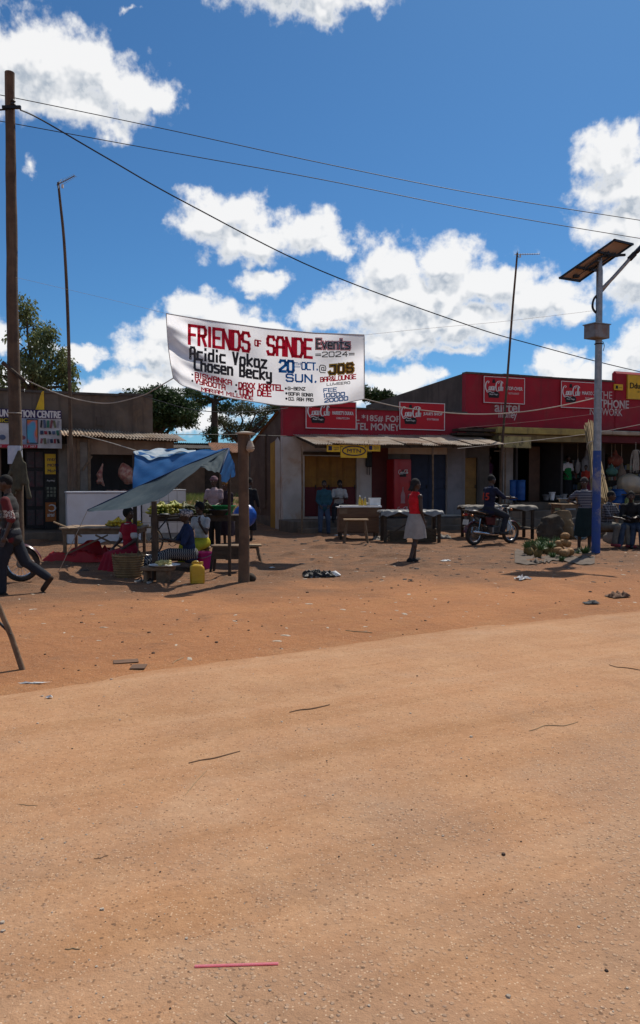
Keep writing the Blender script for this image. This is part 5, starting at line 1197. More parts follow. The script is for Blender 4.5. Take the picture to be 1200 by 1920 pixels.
def bench(name, label, c, rz, L_, W_, H_, m=WOOD_PALE, cat='bench', splay=.05, mleg=WOOD):
    t_ = thing(name, label, cat, c, rz); MB().box((0, 0, H_ - .018), (L_, W_, .036)).build('seat', m, t_, bevel=.006)
    for sx_ in (-1, 1):
        for sy in (-1, 1): MB().bar((sx_ * (L_ / 2 - .06 + splay), sy * (W_ / 2 - .03 + splay * .4), -.03), (sx_ * (L_ / 2 - .09), sy * (W_ / 2 - .05), H_ - .036), .045, .045).build('leg', mleg, t_)
        MB().bar((sx_ * (L_ / 2 - .075), -W_ / 2 + .05, H_ * .45), (sx_ * (L_ / 2 - .075), W_ / 2 - .05, H_ * .45), .03, .03).build('stretcher', mleg, t_)
    MB().bar((-L_ / 2 + .08, 0, H_ - .06), (L_ / 2 - .08, 0, H_ - .06), .03, .05).build('rail', mleg, t_)
    return t_

# plank table with bananas, red sheet below
c_ = on_ground(196, 1052); c_.y = 15.6; c_.x = at(198, 980, 15.6).x; c_.z = gz(c_.x, c_.y)
HT = at(198, 987, 15.5).z - c_.z
table('plank_table', 'slatted plank table with yellow bananas on its end', c_, R(4), 1.6, 1.05, HT, 8, mat('grey_slats', (.30, .21, .14), .85, col2=(.20, .14, .095), nscale=6, bump=.3), WOOD, .06, brace=True)
tt = Vector((c_.x, c_.y, c_.z + HT))
tag(MB().tube([tt + Vector((-.95, -.3, .1)), tt + Vector((-.65, -.42, .0)), tt + Vector((-.35, -.45, -.18))], .018, 7).build('stick', WOOD_PALE), 'bent pale stick lying across the corner of the plank table', 'stick')
REDC = mat('red_plastic_sheet', (.34, .010, .014), .5, nscale=4, col2=(.30, .01, .014), bump=.5, bscale=5)
def cloth_heap(name, label, cat, pts, m, rad, group=None, z0=None):
    mb = MB()
    for (px, py, r_, hh) in pts:
        g = on_ground(px, py); mb.ell((g.x, g.y, g.z + hh), (r_ * 1.2, r_, max(hh, .05) + .03), jit=.06)
    me = melt(mb, name, m, rad, 2, .5); return tag(obj(name, me), label, cat, group)
def crumple(name, label, cat, c, L_, W_, H_, m, seed, rz=0.0, n=34, sharp=9.0):
    """a sheet dropped in folds on the ground"""
    mb = MB(); c = Vector(c)
    def fn(u, v):
        x_, y_ = (u - .5) * L_, (v - .5) * W_; e = max(0, 1 - (abs(2 * u - 1) ** 2.4)) * max(0, 1 - (abs(2 * v - 1) ** 2.4))
        f = float(fbm(np.array([u * sharp * .5 + seed]), np.array([v * sharp * .5 + seed * 2.0]), 4, seed)[0])
        rdg = abs(float(fbm(np.array([u * sharp + seed]), np.array([v * sharp * .7]), 3, seed + 5)[0]))
        jx = .12 * L_ * float(fbm(np.array([u * 5]), np.array([v * 5 + 3]), 3, seed + 9)[0])
        return (x_ + jx, y_ + jx * .6, .012 + e ** .35 * max(.015, H_ * (.28 + 2.0 * f + 1.5 * rdg)))
    mb.grid(fn, n, n); return tag(mb.build(name, m, None, 'all', loc=c, rz=rz), label, cat)
g = on_ground(175, 1050); crumple('red_sheet', 'bright red plastic sheet bunched on the ground under the plank table', 'sheet', (g.x, 15.45, gz(g.x, 15.45)), 1.75, .8, .42, REDC, 4, R(4))
BAN = mat('ripe_banana', (.62, .42, .03), .5, col2=(.50, .36, .05), nscale=6, stain=(.10, .06, .02), stain_amt=.6, stain_scale=14); BANG = mat('green_banana', (.20, .24, .03), .55, col2=(.36, .30, .04), nscale=3); BAND = mat('dark_plantain', (.06, .075, .025), .6, col2=(.12, .10, .03), nscale=5)
def banana_me(m, n=7, r_=.026, L_=.19, name='banana'):
    mb = MB(); P_ = []; rs = []
    for i in range(n): t = i / (n - 1); a = (t - .5) * 1.5; P_.append((L_ * .62 * math.sin(a) * 1.25, 0, L_ * .5 * (1 - math.cos(a)) * 1.3)); rs.append(r_ * max(.25, math.sin(math.pi * (.08 + .84 * t)) ** .5))
    mb.tube(P_, rs, 7); return mb.mesh(name, m, 'all')
BM = {k: banana_me(k) for k in (BAN, BANG, BAND)}
def hand_of_bananas(label, loc, m, n, group, rz=0.0, sc=1.0, lay=2):
    t_ = thing('banana_bunch', label, 'bananas', loc, rz, group)
    st = MB().tube([(0, 0, .10 * sc), (0, .02, .17 * sc)], .02, 6).build('stem', BAND, t_)
    k = 0
    for l in range(lay):
        for i in range(n):
            a = -1.35 + 2.7 * i / (n - 1); o = obj('banana', BM[m], t_, (.085 * sc * math.sin(a) * (1 + .3 * l), -.02 - .05 * sc * math.cos(a) - .035 * l, .045 * sc * (lay - l) - .01), (random.uniform(-.2, .2), -.3 + random.uniform(-.2, .2), a + math.pi / 2 + random.uniform(-.1, .1))); o.scale = (sc, sc, sc)
for k, (dx, dy) in enumerate(((.28, -.08), (.52, -.1), (.4, .12))): hand_of_bananas(('left', 'right', 'rear')[k] + ' hand of ripe yellow bananas on the plank table', tt + Vector((dx, dy, .0)), BAN, 7, 'bananas on the plank table', k * .4, 1.15)
tag(MB().lathe([(.12, 0), (.17, .05), (.18, .09), (.16, .09), (.11, .02)], 16, tt + Vector((.42, .02, 0)), capt=False).build('tray', WOOD_DARK), 'dark shallow tray under the bananas on the plank table', 'tray')

# second, higher table at the back with green bananas and basin
c2_ = Vector((at(368, 975, 17.5).x, 17.5, 0)); c2_.z = gz(c2_.x, c2_.y); H2 = at(368, 965, 17.5).z - c2_.z
table('produce_table', 'dark wooden produce table piled with green bananas behind the seated women', c2_, R(6), 2.05, .8, H2, 5, WOOD_DARK, WOOD_DARK, .09, along=True)
t2 = Vector((c2_.x, c2_.y, c2_.z + H2))
for k, (dx, dy, m_, s_) in enumerate(((-.75, -.1, BANG, 1.5), (-.5, .05, BANG, 1.6), (-.25, -.12, BAND, 1.5), (.02, .05, BAND, 1.6), (-.6, .2, BANG, 1.5), (.25, -.1, BAND, 1.4))):
    hand_of_bananas(('first', 'second', 'third', 'fourth', 'rearmost', 'last')[k] + (' greenish yellow' if m_ is BANG else ' dark green') + ' banana hand from the left on the produce table', t2 + Vector((dx, dy, 0)), m_, 8, 'banana hands on the produce table', k * .7, s_, 3)
BASIN = mat('green_basin_plastic', (.02, .24, .06), .35, col2=(.02, .20, .05), nscale=3)
def basin(name, label, c, r_, h_, m, cat='basin'):
    t_ = thing(name, label, cat, c); MB().lathe([(r_ * .62, 0), (r_ * .8, h_ * .4), (r_ * .97, h_ * .95), (r_ * 1.05, h_), (r_ * 1.05, h_ * .94), (r_ * .92, h_ * .9), (r_ * .75, h_ * .35), (r_ * .58, .015)], 22, capt=True).build('bowl', m, t_, True); MB().torus((0, 0, h_), r_ * 1.04, .012, 22, 6, 'Z').build('rim', m, t_, True); return t_
basin('plastic_basin', 'bright green plastic basin standing on the produce table', t2 + Vector((.62, .05, 0)), .27, .2, BASIN)
basin('plastic_basin', 'black washing basin next to the green one on the produce table', t2 + Vector((.55, -.28, 0)), .22, .12, BLACK)

# low bench with a tray of roast maize, stool, basket, bucket, jerrycan
def block_stool(label, px, py, Y, L_, W_, ptop):
    b = Vector((at(px, 1000, Y).x, Y, 0)); b.z = gz(b.x, b.y); H_ = at(px, ptop, Y).z - b.z
    t_ = thing('wooden_stool', label, 'stool', b, R(-8)); MB().box((0, 0, H_ - .03), (L_, W_, .06)).build('seat', WOOD, t_, bevel=.01)
    MB().box((L_ * .18, 0, (H_ - .06) / 2 - .02), (.16, W_ * .8, H_ - .02)).build('leg', WOOD, t_, bevel=.01); MB().box((-L_ * .36, 0, (H_ - .06) / 2 - .02), (.06, W_ * .8, H_ - .02)).build('leg', WOOD, t_, bevel=.01); MB().bar((L_ * .25, -W_ * .3, H_ - .07), (L_ * .42, -W_ * .3, H_ - .2), .04).build('brace', WOOD, t_); return b + Vector((0, 0, H_))
s1 = block_stool('low wooden block stool carrying a plate of food before the stall', 296, 1100, 12.1, .48, .3, 1062)
pl_ = thing('food_plate', 'pale plate of yellow food resting on the low block stool', 'plate', s1 + Vector((.1, .0, 0)))
MB().lathe([(.14, 0), (.24, .025), (.25, .03), (.14, .012)], 22).build('plate', WHITE_P, pl_, True)
for i in range(14):
    a = random.uniform(0, 6.3); r_ = random.uniform(0, .13); MB().ell((r_ * math.cos(a), r_ * math.sin(a), .045 + .03 * random.random()), (.055, .032, .025), rot=(0, 0, a), jit=.08).build('food_piece', mat('pale_maize', (.50, .42, .16), .7, col2=(.40, .33, .12), nscale=9), pl_)
bk_ = on_ground(238, 1082); BK = mat('woven_basket', (.26, .17, .08), .85, col2=(.17, .11, .055), nscale=9, bump=.4, bscale=30)
bt = thing('woven_basket', 'round woven basket on the ground beside the woman in red', 'basket', (bk_.x, 12.9, gz(bk_.x, 12.9)))
hb_ = .36
MB().lathe([(.20, -.01), (.235, hb_ * .5), (.25, hb_), (.235, hb_), (.215, hb_ * .5), (.18, .03)], 30, capt=True).build('body', BK, bt, True)
for k in range(9): MB().torus((0, 0, .03 + k * .04), .21 + .045 * (k / 9) ** .7 + .004, .016, 36, 6, 'Z').build('coil', BK, bt, True)
for k in range(16): a = k / 16 * 6.283; MB().bar((.212 * math.cos(a), .212 * math.sin(a), .01), (.262 * math.cos(a), .262 * math.sin(a), hb_ + .03), .012).build('stake', BK, bt)
def bucket(label, px, py, Y, r_, h_, m):
    b = Vector((at(px, py, Y).x, Y, 0)); b.z = gz(b.x, Y); t_ = thing('plastic_bucket', label, 'bucket', b)
    MB().lathe([(r_ * .76, 0), (r_ * .98, h_ * .93), (r_ * 1.06, h_ * .94), (r_ * 1.06, h_), (r_ * .95, h_), (r_ * .74, .02)], 22).build('body', m, t_, True); MB().tube(spline([(-r_, 0, h_ * .93), (-r_ * .8, -r_ * .6, h_ * .8), (0, -r_ * 1.05, h_ * .68), (r_ * .8, -r_ * .6, h_ * .8), (r_, 0, h_ * .93)]), .006, 6).build('handle', STEEL, t_); return t_
bucket('bright magenta plastic bucket behind the yellow jerrycan', 381, 1060, 14.0, .17, .30, mat('magenta_plastic', (.42, .015, .17), .35))
YJ = mat('yellow_jerrycan_plastic', (.58, .36, .03), .4, col2=(.48, .29, .03), nscale=4, stain=(.3, .2, .08))
def jerrycan(label, loc, rz, m, s_=1.0, group=None):
    t_ = thing('jerrycan', label, 'jerrycan', loc, rz, group); w_, d_, h_ = .24 * s_, .17 * s_, .36 * s_
    poly = [(-w_ / 2, 0), (w_ / 2, 0), (w_ / 2, h_ * .74), (w_ * .42, h_ * .88), (w_ * .25, h_ * .95), (-w_ * .38, h_ * .95), (-w_ / 2, h_ * .82)]
    MB().prism(poly, -d_ / 2, d_ / 2).build('body', m, t_, True, bevel=.028 * s_)
    for z in (.2, .45): MB().box((0, -d_ / 2 - .002, h_ * z), (w_ * .8, .012, .012)).build('moulded_rib', m, t_)
    MB().tube(spline([(-w_ * .3, 0, h_ * .93), (-w_ * .28, 0, h_ * 1.04), (w_ * .02, 0, h_ * 1.05), (w_ * .08, 0, h_ * .93)]), .02 * s_, 8).build('handle', m, t_, True)
    MB().lathe([(.03 * s_, 0), (.03 * s_, .05 * s_)], 12, (w_ * .3, 0, h_ * .92)).build('cap', m, t_); return t_
b_ = on_ground(370, 1094); jerrycan('yellow plastic jerrycan on the ground right of the stall', b_ - Vector((0, 0, .01)), R(15), YJ, .92)
for k, (dx, dy) in enumerate(((-.45, .1), (-.25, -.05))):
    g = on_ground(270, 1092); t_ = thing('sandal', ('left', 'right')[k] + ' pale rubber sandal left lying before the stall', 'sandal', (g.x + dx + .35, g.y + dy, g.z), R(70 + 20 * k)); MB().prism([(.13 * math.cos(a) , .045 * math.sin(a) * (1 + .3 * math.cos(a))) for a in np.linspace(0, 6.0, 14)], 0, .02, 'XY').build('sole', mat('pale_rubber', (.45, .42, .38), .8), t_); MB().tube(spline([(-.02, -.045, .015), (.06, 0, .06), (-.02, .045, .015)]), .01, 6).build('strap', BLACK, t_)
# right hand wooden box stool and bench
b_ = on_ground(428, 1072); t_ = thing('box_stool', 'small dark slatted wooden box on four legs left of the round post', 'stool', b_, R(-4))
for k in range(3): MB().box((0, -.14, .27 + k * .075), (.50, .02, .07)).build('slat', WOOD_DARK, t_)
for k in range(3): MB().box((0, .14, .27 + k * .075), (.50, .02, .07)).build('slat', WOOD_DARK, t_)
for sx_ in (-1, 1):
    MB().box((sx_ * .24, 0, .34), (.02, .26, .22)).build('end_board', WOOD_DARK, t_)
    for sy in (-1, 1): MB().bar((sx_ * .29, sy * .15, -.02), (sx_ * .23, sy * .12, .46), .035).build('leg', WOOD_DARK, t_)
MB().box((0, 0, .46), (.54, .32, .025)).build('lid', WOOD, t_)
b_ = on_ground(440, 1058); bench('long_bench', 'narrow pale plank bench behind the round post', (b_.x, 15.2, gz(b_.x, 15.2)), R(8), 1.0, .26, at(440, 1021, 15.2).z - gz(b_.x, 15.2), WOOD_PALE)
b_ = Vector((at(335, 1030, 14.1).x, 14.1, 0)); b_.z = gz(b_.x, b_.y); bench('low_bench', 'dark low bench on which the woman in blue sits', b_, R(5), 1.05, .28, .21, WOOD_DARK, mleg=WOOD_DARK)
b_ = Vector((at(243, 1030, 14.25).x, 14.25, 0)); b_.z = gz(b_.x, b_.y); bench('low_stool', 'low wooden stool under the woman in red', b_, R(0), .38, .3, .25, WOOD_DARK, 'stool', mleg=WOOD_DARK)
b_ = Vector((at(378, 1030, 15.6).x, 15.6, 0)); b_.z = gz(b_.x, b_.y); bench('low_stool', 'low wooden stool under the woman in the white top', b_, R(0), .38, .3, .27, WOOD, 'stool')
# round post with flat cap and hanging woven bell
b_ = on_ground(457, 1091); pt = thing('round_post', 'stout round wooden post with flat cap and hanging woven bell', 'post', b_)
hp_ = at(457, 815, b_.y).z - b_.z
MB().tube([(0, 0, -.1), (.01, 0, .8), (0, 0, 1.7), (.0, 0, hp_)], [.095, .085, .083, .088], 14).build('shaft', POLE, pt, True)
MB().lathe([(.10, hp_), (.155, hp_ + .01), (.16, hp_ + .03), (.05, hp_ + .05)], 20, (.03, 0, 0)).build('cap', mat('pale_cap', (.40, .36, .30), .6), pt, True)
bz = at(465, 830, b_.y).z - b_.z
MB().tube([(.115, -.09, bz + .13), (.12, -.09, bz + .02)], .006, 6).build('cord', ROPE, pt)
be = MB().lathe([(.012, .03), (.03, .02), (.045, -.02), (.055, -.05), (.066, -.07), (.058, -.085), (.068, -.10), (.055, -.13), (.03, -.15)], 16, (.12, -.09, bz)).build('woven_bell', mat('pale_wicker', (.40, .34, .27), .9, nscale=12), pt, True)
g = on_ground(470, 1089); tag(MB().ell((0, 0, .05), (.09, .08, .08), jit=.06).build('stone', WOOD_DARK, None, True, loc=g), 'dark lump of wood against the foot of the round post', 'wood block')

# ------------------------------------------------------------------ furniture in front of the low shop
# counter box with white top, bottles
cb = on_ground(672, 1012); ct = thing('vending_counter', 'brown wooden vending counter with white top before the ochre doors', 'counter', (cb.x, cb.y + .35, cb.z), R(4))
Yc = cb.y + .35; wc = at(709, 980, Yc - .3).x - at(634, 980, Yc - .3).x; hc = at(672, 950, Yc - .3).z - cb.z
CW = mat('brown_counter_board', (.15, .085, .048), .8, col2=(.11, .06, .036), nscale=3, bump=.2, stretch=(1, 1, 6))
MB().box((0, 0, hc / 2 + .08), (wc, .62, hc - .22)).build('cabinet', CW, ct, bevel=.01)
for k in range(2): MB().box((0, -.318, .2 + (hc - .1) * (.22 + .5 * k)), (wc - .06, .016, (hc - .2) * .46)).build('front_board', CW, ct, bevel=.004)
MB().box((-wc * .4, -.33, hc - .13), (wc * .2, .02, .14)).build('patch_board', WOOD, ct)
MB().box((.06, 0, hc), (wc + .02, .72, .05)).build('counter_top', WHITE_P, ct, bevel=.01); MB().box((-wc * .44, 0, hc - .02), (.22, .7, .02)).build('tray', mat('grey_tray', (.42, .42, .43), .5), ct)
for sx_ in (-1, 1):
    for sy in (-1, 1): MB().box((sx_ * (wc / 2 - .05), sy * .26, .06), (.06, .06, .24)).build('leg', WOOD_DARK, ct)
OIL = mat('cooking_oil_bottle', (.55, .36, .03), .2, spec=.6)
topc = Vector(ct.location) + Vector((0, 0, hc + .025))
for k, (dx, dy, s_) in enumerate(((.06, .0, 1.0), (.2, -.05, .85), (.13, .06, .7))):
    t_ = thing('oil_bottle', ('tallest', 'middle', 'smallest')[k] + ' yellow cooking oil bottle on the vending counter', 'bottle', topc + Vector((dx, dy, 0)), 0, 'oil bottles on the counter')
    MB().lathe([(.04 * s_, 0), (.043 * s_, .02), (.043 * s_, .16 * s_), (.02 * s_, .22 * s_), (.018 * s_, .25 * s_)], 14).build('bottle', OIL, t_, True); MB().lathe([(.021 * s_, .25 * s_), (.021 * s_, .28 * s_)], 12).build('cap', WHITE_P, t_)
t_ = thing('plastic_tub', 'white lidless plastic tub at the right end of the vending counter', 'tub', topc + Vector((.47, .02, 0)), R(5))
for c_, d_ in (((0, -.11, .1), (.30, .012, .2)), ((0, .11, .1), (.30, .012, .2)), ((-.145, 0, .1), (.012, .21, .2)), ((.145, 0, .1), (.012, .21, .2)), ((0, 0, .006), (.28, .21, .012)), ((0, -.12, .2), (.33, .02, .02)), ((0, .12, .2), (.33, .02, .02)), ((-.155, 0, .2), (.02, .22, .02)), ((.155, 0, .2), (.02, .22, .02))):
    MB().box(c_, d_).build('side' if d_[2] > .05 else 'rim', WHITE_P, t_)
tag(MB().ell((0, 0, .04), (.10, .08, .05), jit=.15).build('plastic_bag', WHITE_P, None, True, loc=topc + Vector((.28, .05, 0))), 'crumpled white plastic bag between bottles and tub', 'bag')
b_ = on_ground(667, 1019); bench('pale_stool', 'pale wooden stool in front of the vending counter', b_, R(2), .64, .3, at(667, 973, b_.y).z - b_.z, WOOD_PALE, 'stool')
# trestle table with plastic sheet
SHEET = mat('grey_plastic_sheeting', (.24, .24, .235), .4, col2=(.11, .11, .11), nscale=4, bump=.6, bscale=8)
def sheeted_table(label, sl, x0p, x1p, ptop, Y, W_, n, seedph, mat_=SHEET, legm=WOOD_DARK, shelf=False, cover=True):
    a = at(x0p, ptop, Y); b = at(x1p, ptop, Y); c = Vector(((a.x + b.x) / 2, Y, 0)); c.z = gz(c.x, Y); H_ = a.z - c.z
    t_ = table('trestle_table', label, c, R(3), b.x - a.x, W_, H_, n, WOOD, legm, .08, along=True, brace=not shelf, shelf=shelf)
    if cover:
        w_ = b.x - a.x
        mb = MB(); mb.grid(lambda u, v: (-w_ * .52 + u * w_ * 1.03, -W_ * .56 + v * W_ * 1.12, (.02 + .012 * math.sin(23 * u + seedph) * math.sin(9 * v + 2) + .008 * math.sin(51 * u + 13 * v)) - (.10 + .05 * math.sin(17 * u)) * max(0, abs(v - .5) - .46) / .04 - .05 * max(0, abs(u - .5) - .48) / .02), 60, 26)
        o = mb.build('plastic_sheet', mat_, None, 'all', loc=c + Vector((0, 0, H_)), rz=R(3)); tag(o, sl, 'sheet')
    return c, H_
sheeted_table('wooden trestle table behind the woman in the red top', 'crumpled grey plastic sheet over the table behind the woman in red top', 712, 826, 958, 20.6, .8, 4, 0)
mc, mh = sheeted_table('heavy wooden table with lower shelf behind the motorcycle', 'scuffed pale sheet covering the table behind the motorcycle', 866, 998, 949, 22.0, .9, 5, 2, mat('pale_scuffed_sheet', (.22, .19, .155), .7, col2=(.08, .07, .06), nscale=5, bump=.5, bscale=8), WOOD_DARK, True)
for k in range(3): tag(MB().box((0, 0, .07), (.42, .4, .14)).build('folded_sack', mat('pale_sack%d' % k, ((.25, .24, .22), (.30, .32, .26), (.36, .37, .24))[k], .9, nscale=4, bump=.3), None, bevel=.05, loc=mc + Vector((-.55 + k * .48, -.05, .30)), rz=.1 * k), ('left grey', 'middle greyish', 'right yellowish')[k] + ' folded sack on the shelf under the sheeted table', 'sack', 'folded sacks under the table')
c3 = Vector((at(1096, 944, 22.6).x, 22.6, 0)); c3.z = gz(c3.x, c3.y); H3 = at(1096, 944, 22.6).z - c3.z
table('plank_table', 'bare wooden table between the leaning reeds and the sacks', c3, R(8), 1.85, .8, H3, 4, WOOD_PALE, WOOD, .09, along=True)
# sacks and bundles under the right table
SACK = mat('dusty_sack', (.085, .062, .042), .95, col2=(.05, .04, .03), nscale=3, bump=.5, bscale=12)
def sack(label, px, py, r_, h_, m, Y=None):
    g = on_ground(px, py); Y = Y or g.y; g = Vector((at(px, py, Y).x, Y, 0)); g.z = gz(g.x, Y)
    mb = MB(); sd_ = random.uniform(-.3, .3)
    for k in range(9):
        z = h_ * (.1 + .75 * k / 9); w_ = r_ * (1.08 - .5 * (k / 9) ** 2); mb.box((random.uniform(-.1, .1) * r_ + sd_ * z * .3, random.uniform(-.1, .1) * r_, z), (w_ * random.uniform(1.5, 1.9), w_ * random.uniform(1.1, 1.4), h_ * .3), (random.uniform(-.3, .3), random.uniform(-.3, .3), random.uniform(-.5, .5)))
    return tag(obj('sack', melt(mb, 'sack', m, .035, 6, .6), None, g), label, 'sack', 'sacks before the tall shop')
sack('slumped brown sack left of the bare table', 1032, 1000, .36, .72, SACK, 21.3); sack('upright tan sack with a tied neck beside the slumped one', 1052, 996, .32, .85, mat('tan_sack', (.20, .13, .07), .95, nscale=3, bump=.4, bscale=14), 21.6)
sack('dark sack in the shade under the bare table', 1078, 996, .34, .6, mat('dark_sack', (.05, .05, .055), .8, nscale=3, bump=.4), 21.7); sack('pale striped sack behind the seated men', 1160, 1000, .34, .55, mat('pale_sack', (.24, .21, .17), .9, nscale=5, bump=.4), 19.9)
b_ = at(1090, 975, 20.9); tag(obj('blue_bag', melt(MB().ell((0, 0, 0), (.22, .14, .26), jit=.08).cap((0, 0, .2), (.05, 0, .34), .06, .03), 'blue_bag', mat('pale_blue_plastic', (.12, .32, .50), .4, col2=(.45, .55, .62), nscale=5), .025, 2, .7), None, (b_.x, 20.9, .27 + gz(b_.x, 20.9))), 'pale blue plastic bag beside the woman in stripes', 'bag')
g = on_ground(1090, 998); 
CRATE = mat('grey_crate_wood', (.11, .08, .055), .9, nscale=5, bump=.3)
def crate(label, px, Y, w_, d_, h_, rz, m=CRATE):
    g = V3_(at(px, 960, Y).x, Y); t_ = thing('wooden_crate', label, 'crate', g, rz, 'crates among the tables')
    for k in range(4):
        z = h_ * (k + .5) / 4
        for sy in (-1, 1): MB().box((0, sy * d_ / 2, z), (w_, .02, h_ / 4 - .02)).build('slat', m, t_)
        for sx_ in (-1, 1): MB().box((sx_ * w_ / 2, 0, z), (.02, d_ - .03, h_ / 4 - .02)).build('slat', m, t_)
    for sx_ in (-1, 1):
        for sy in (-1, 1): MB().box((sx_ * (w_ / 2 - .03), sy * (d_ / 2 - .03), h_ / 2), (.04, .04, h_)).build('corner_post', m, t_)
    MB().box((0, 0, .015), (w_ - .03, d_ - .03, .02)).build('floor', m, t_); return g
def V3_(x, Y): return Vector((x, Y, gz(x, Y)))
crate('slatted crate under the sheeted trestle table, left one', 745, 20.7, .45, .4, .3, .1); crate('slatted crate under the sheeted trestle table, right one', 800, 20.8, .5, .4, .36, -.1); crate('slatted crate under the bare table beside the dark sack', 1112, 22.5, .5, .42, .4, .15); crate('long slatted crate under the table behind the motorcycle', 905, 21.75, .8, .45, .26, .03)
for k, (dx, dy, r_, h_, m_) in enumerate(((-.55, .1, .2, .14, mat('steel_basin', (.32, .33, .34), .35, .6)), (-.15, -.1, .16, .18, mat('brown_goods_bowl', (.16, .10, .06), .6)), (.2, .12, .18, .12, mat('white_enamel', (.5, .5, .48), .4)))): basin('goods_basin', ('steel', 'brown', 'white')[k] + ' basin of goods standing on the bare table', c3 + Vector((dx, dy, H3)), r_, h_, m_)
# drums, reeds, goods in the tall shop
DRUM = mat('blue_drum_plastic', (.012, .085, .30), .4, col2=(.01, .065, .24), nscale=3)
def drum(label, px0, px1, py1, off, zf_, m=DRUM, r_=None):
    a, b = RR.s(px0, 920, off)[0], RR.s(px1, 920, off)[0]; r_ = (b - a) / 2; h_ = RR.s(px0, py1, off)[1] - zf_
    t_ = thing('plastic_drum', label, 'drum', RR.w((a + b) / 2, -off, zf_), ROW, 'blue plastic drums')
    MB().lathe([(r_ * .94, 0), (r_, .04), (r_, h_ * .31), (r_ * 1.03, h_ * .33), (r_, h_ * .35), (r_, h_ * .64), (r_ * 1.03, h_ * .66), (r_, h_ * .68), (r_, h_ * .93), (r_ * .94, h_)], 26).build('body', m, t_, True); MB().torus((0, 0, h_ - .03), r_ * 1.0, .022, 26, 6, 'Z').build('rim', m, t_, True); MB().lathe([(.04, h_), (.04, h_ + .03)], 10, (r_ * .5, 0, 0)).build('bung', BLACK, t_)
drum('blue plastic drum standing in the shop doorway, left of a pair', 954, 968, 900, -.35, F2 + .08); drum('blue plastic drum standing in the shop doorway, right of a pair', 968, 983, 900, -.2, F2 + .08); drum('wide blue plastic drum to the right of the lamp pole', 1150, 1174, 917, .2, F2 - .3)
REED = mat('dry_reeds', (.40, .28, .14), .85, col2=(.28, .19, .09), nscale=5, bump=.3)
pA = Vector((at(1128, 944, 22.3).x, 22.3, c3.z + H3)); pB = at(1108, 800, 25.4)
rd = thing('reed_bundle', 'tall bundle of dry reeds leaning from the table to the canopy', 'reeds', pA); mb = MB(); dv = pB - pA
ax_ = dv.normalized(); s1_ = ax_.orthogonal().normalized(); s2_ = ax_.cross(s1_)
for k in range(110):
    a = random.uniform(0, 6.283); r_ = .26 * math.sqrt(random.random()); o_ = s1_ * r_ * math.cos(a) + s2_ * r_ * math.sin(a); l_ = random.uniform(-.03, .12)
    base = o_ * 1.05; base.z = max(base.z, 0.01); mb.tube([base, o_ * .62 + dv * .55, o_ * .8 + dv * (1 + l_ * .3)], .013, 5)
structure(mb.build('reeds', REED, rd, True), 'stuff')
for t in (.3, .72):
    c_ = dv * t; pts = [c_ + (s1_ * math.cos(a) + s2_ * math.sin(a)) * .205 for a in np.linspace(0, 6.283, 20)]; MB().tube(pts, .015, 5).build('tie', ROPE, rd)
# hanging and heaped goods on the right
def place(off, px, py): x_, z_ = RR.s(px, py, off); return RR.w(x_, -off, z_)
PLB = mat('clear_plastic_bag', (.30, .26, .20), .3, col2=(.38, .30, .20), nscale=4, bump=.6, bscale=7, spec=.6)
p = place(.45, 1180, 916); mb = MB(); mb.ell((0, 0, .18), (.5, .35, .42), jit=.05); mb.ell((.3, -.1, .1), (.36, .3, .3), jit=.06)
tag(obj('goods_bag', melt(mb, 'goods_bag', PLB, .04, 2, .7), None, p), 'big translucent plastic bag bulging with goods at the right', 'bag')
p_low = p.z - .35
mb = MB(); tb = RR.w(RR.s(1185, 940, .45)[0], -.45, 0); t_ = thing('display_stand', 'dark wooden stand below the bulging plastic bag', 'stand', (tb.x, tb.y, F2 - .6), ROW)
MB().box((.2, 0, p_low - F2 + .6 + .12), (1.5, .7, .04)).build('top', WOOD, t_)
for sx_ in (-.48, .88):
    for sy in (-.28, .28): MB().box((sx_, sy, (p_low - F2 + .7) / 2), (.06, .06, p_low - F2 + .7)).build('leg', WOOD_DARK, t_)
p = place(.9, 1186, 946); jerrycan('pale green jerrycan on the step near the wide blue drum', RR.w(RR.s(1186, 946, .9)[0], -.72, F2 - .26), ROW, mat('pale_green_plastic', (.36, .42, .16), .45), 1.25)
mb = MB(); c_ = place(.75, 1192, 846)
for k in range(34):
    dx = random.gauss(0, .11); mb.tube(spline([c_ + Vector((0, 0, .05)), c_ + Vector((dx * .6, random.uniform(-.05, .05), .0)), c_ + Vector((dx, random.uniform(-.06, .06), -.35)), c_ + Vector((dx * 1.1, random.uniform(-.05, .05), -.75 + random.uniform(-.1, .15)))], 3), .008, 4)
hk = thing('fibre_hank', 'hank of pale sisal fibres hanging under the canopy at the right edge', 'fibres', c_); o = mb.build('fibres', ROPE, hk); o.location = -c_; structure(o, 'stuff')
MB().tube([(0, 0, .04), (0, 0, zc - .3 - c_.z)], .008, 5).build('string', ROPE, hk)
def hung_bag(label, px0, px1, py0, py1, off, m, kind='bag'):
    (a, zt_), (b, zb_) = RR.s(px0, py0, off), RR.s(px1, py1, off); w_ = b - a; h_ = zt_ - zb_; t_ = thing('hanging_goods', label, 'goods', RR.w((a + b) / 2, -off, zb_), ROW, 'goods hanging in the tall shop')
    mb = MB(); mb.ell((0, 0, h_ * .38), (w_ / 2, w_ * .35, h_ * .4), jit=.05); mb.cap((0, 0, h_ * .6), (0, 0, h_), w_ * .28, w_ * .1); obj('bundle', melt(mb, 'bundle', m, .03, 2, .7), t_); MB().tube([(0, 0, h_ * .9), (0, 0, zf - zb_ + .03)], .008, 5).build('string', ROPE, t_)
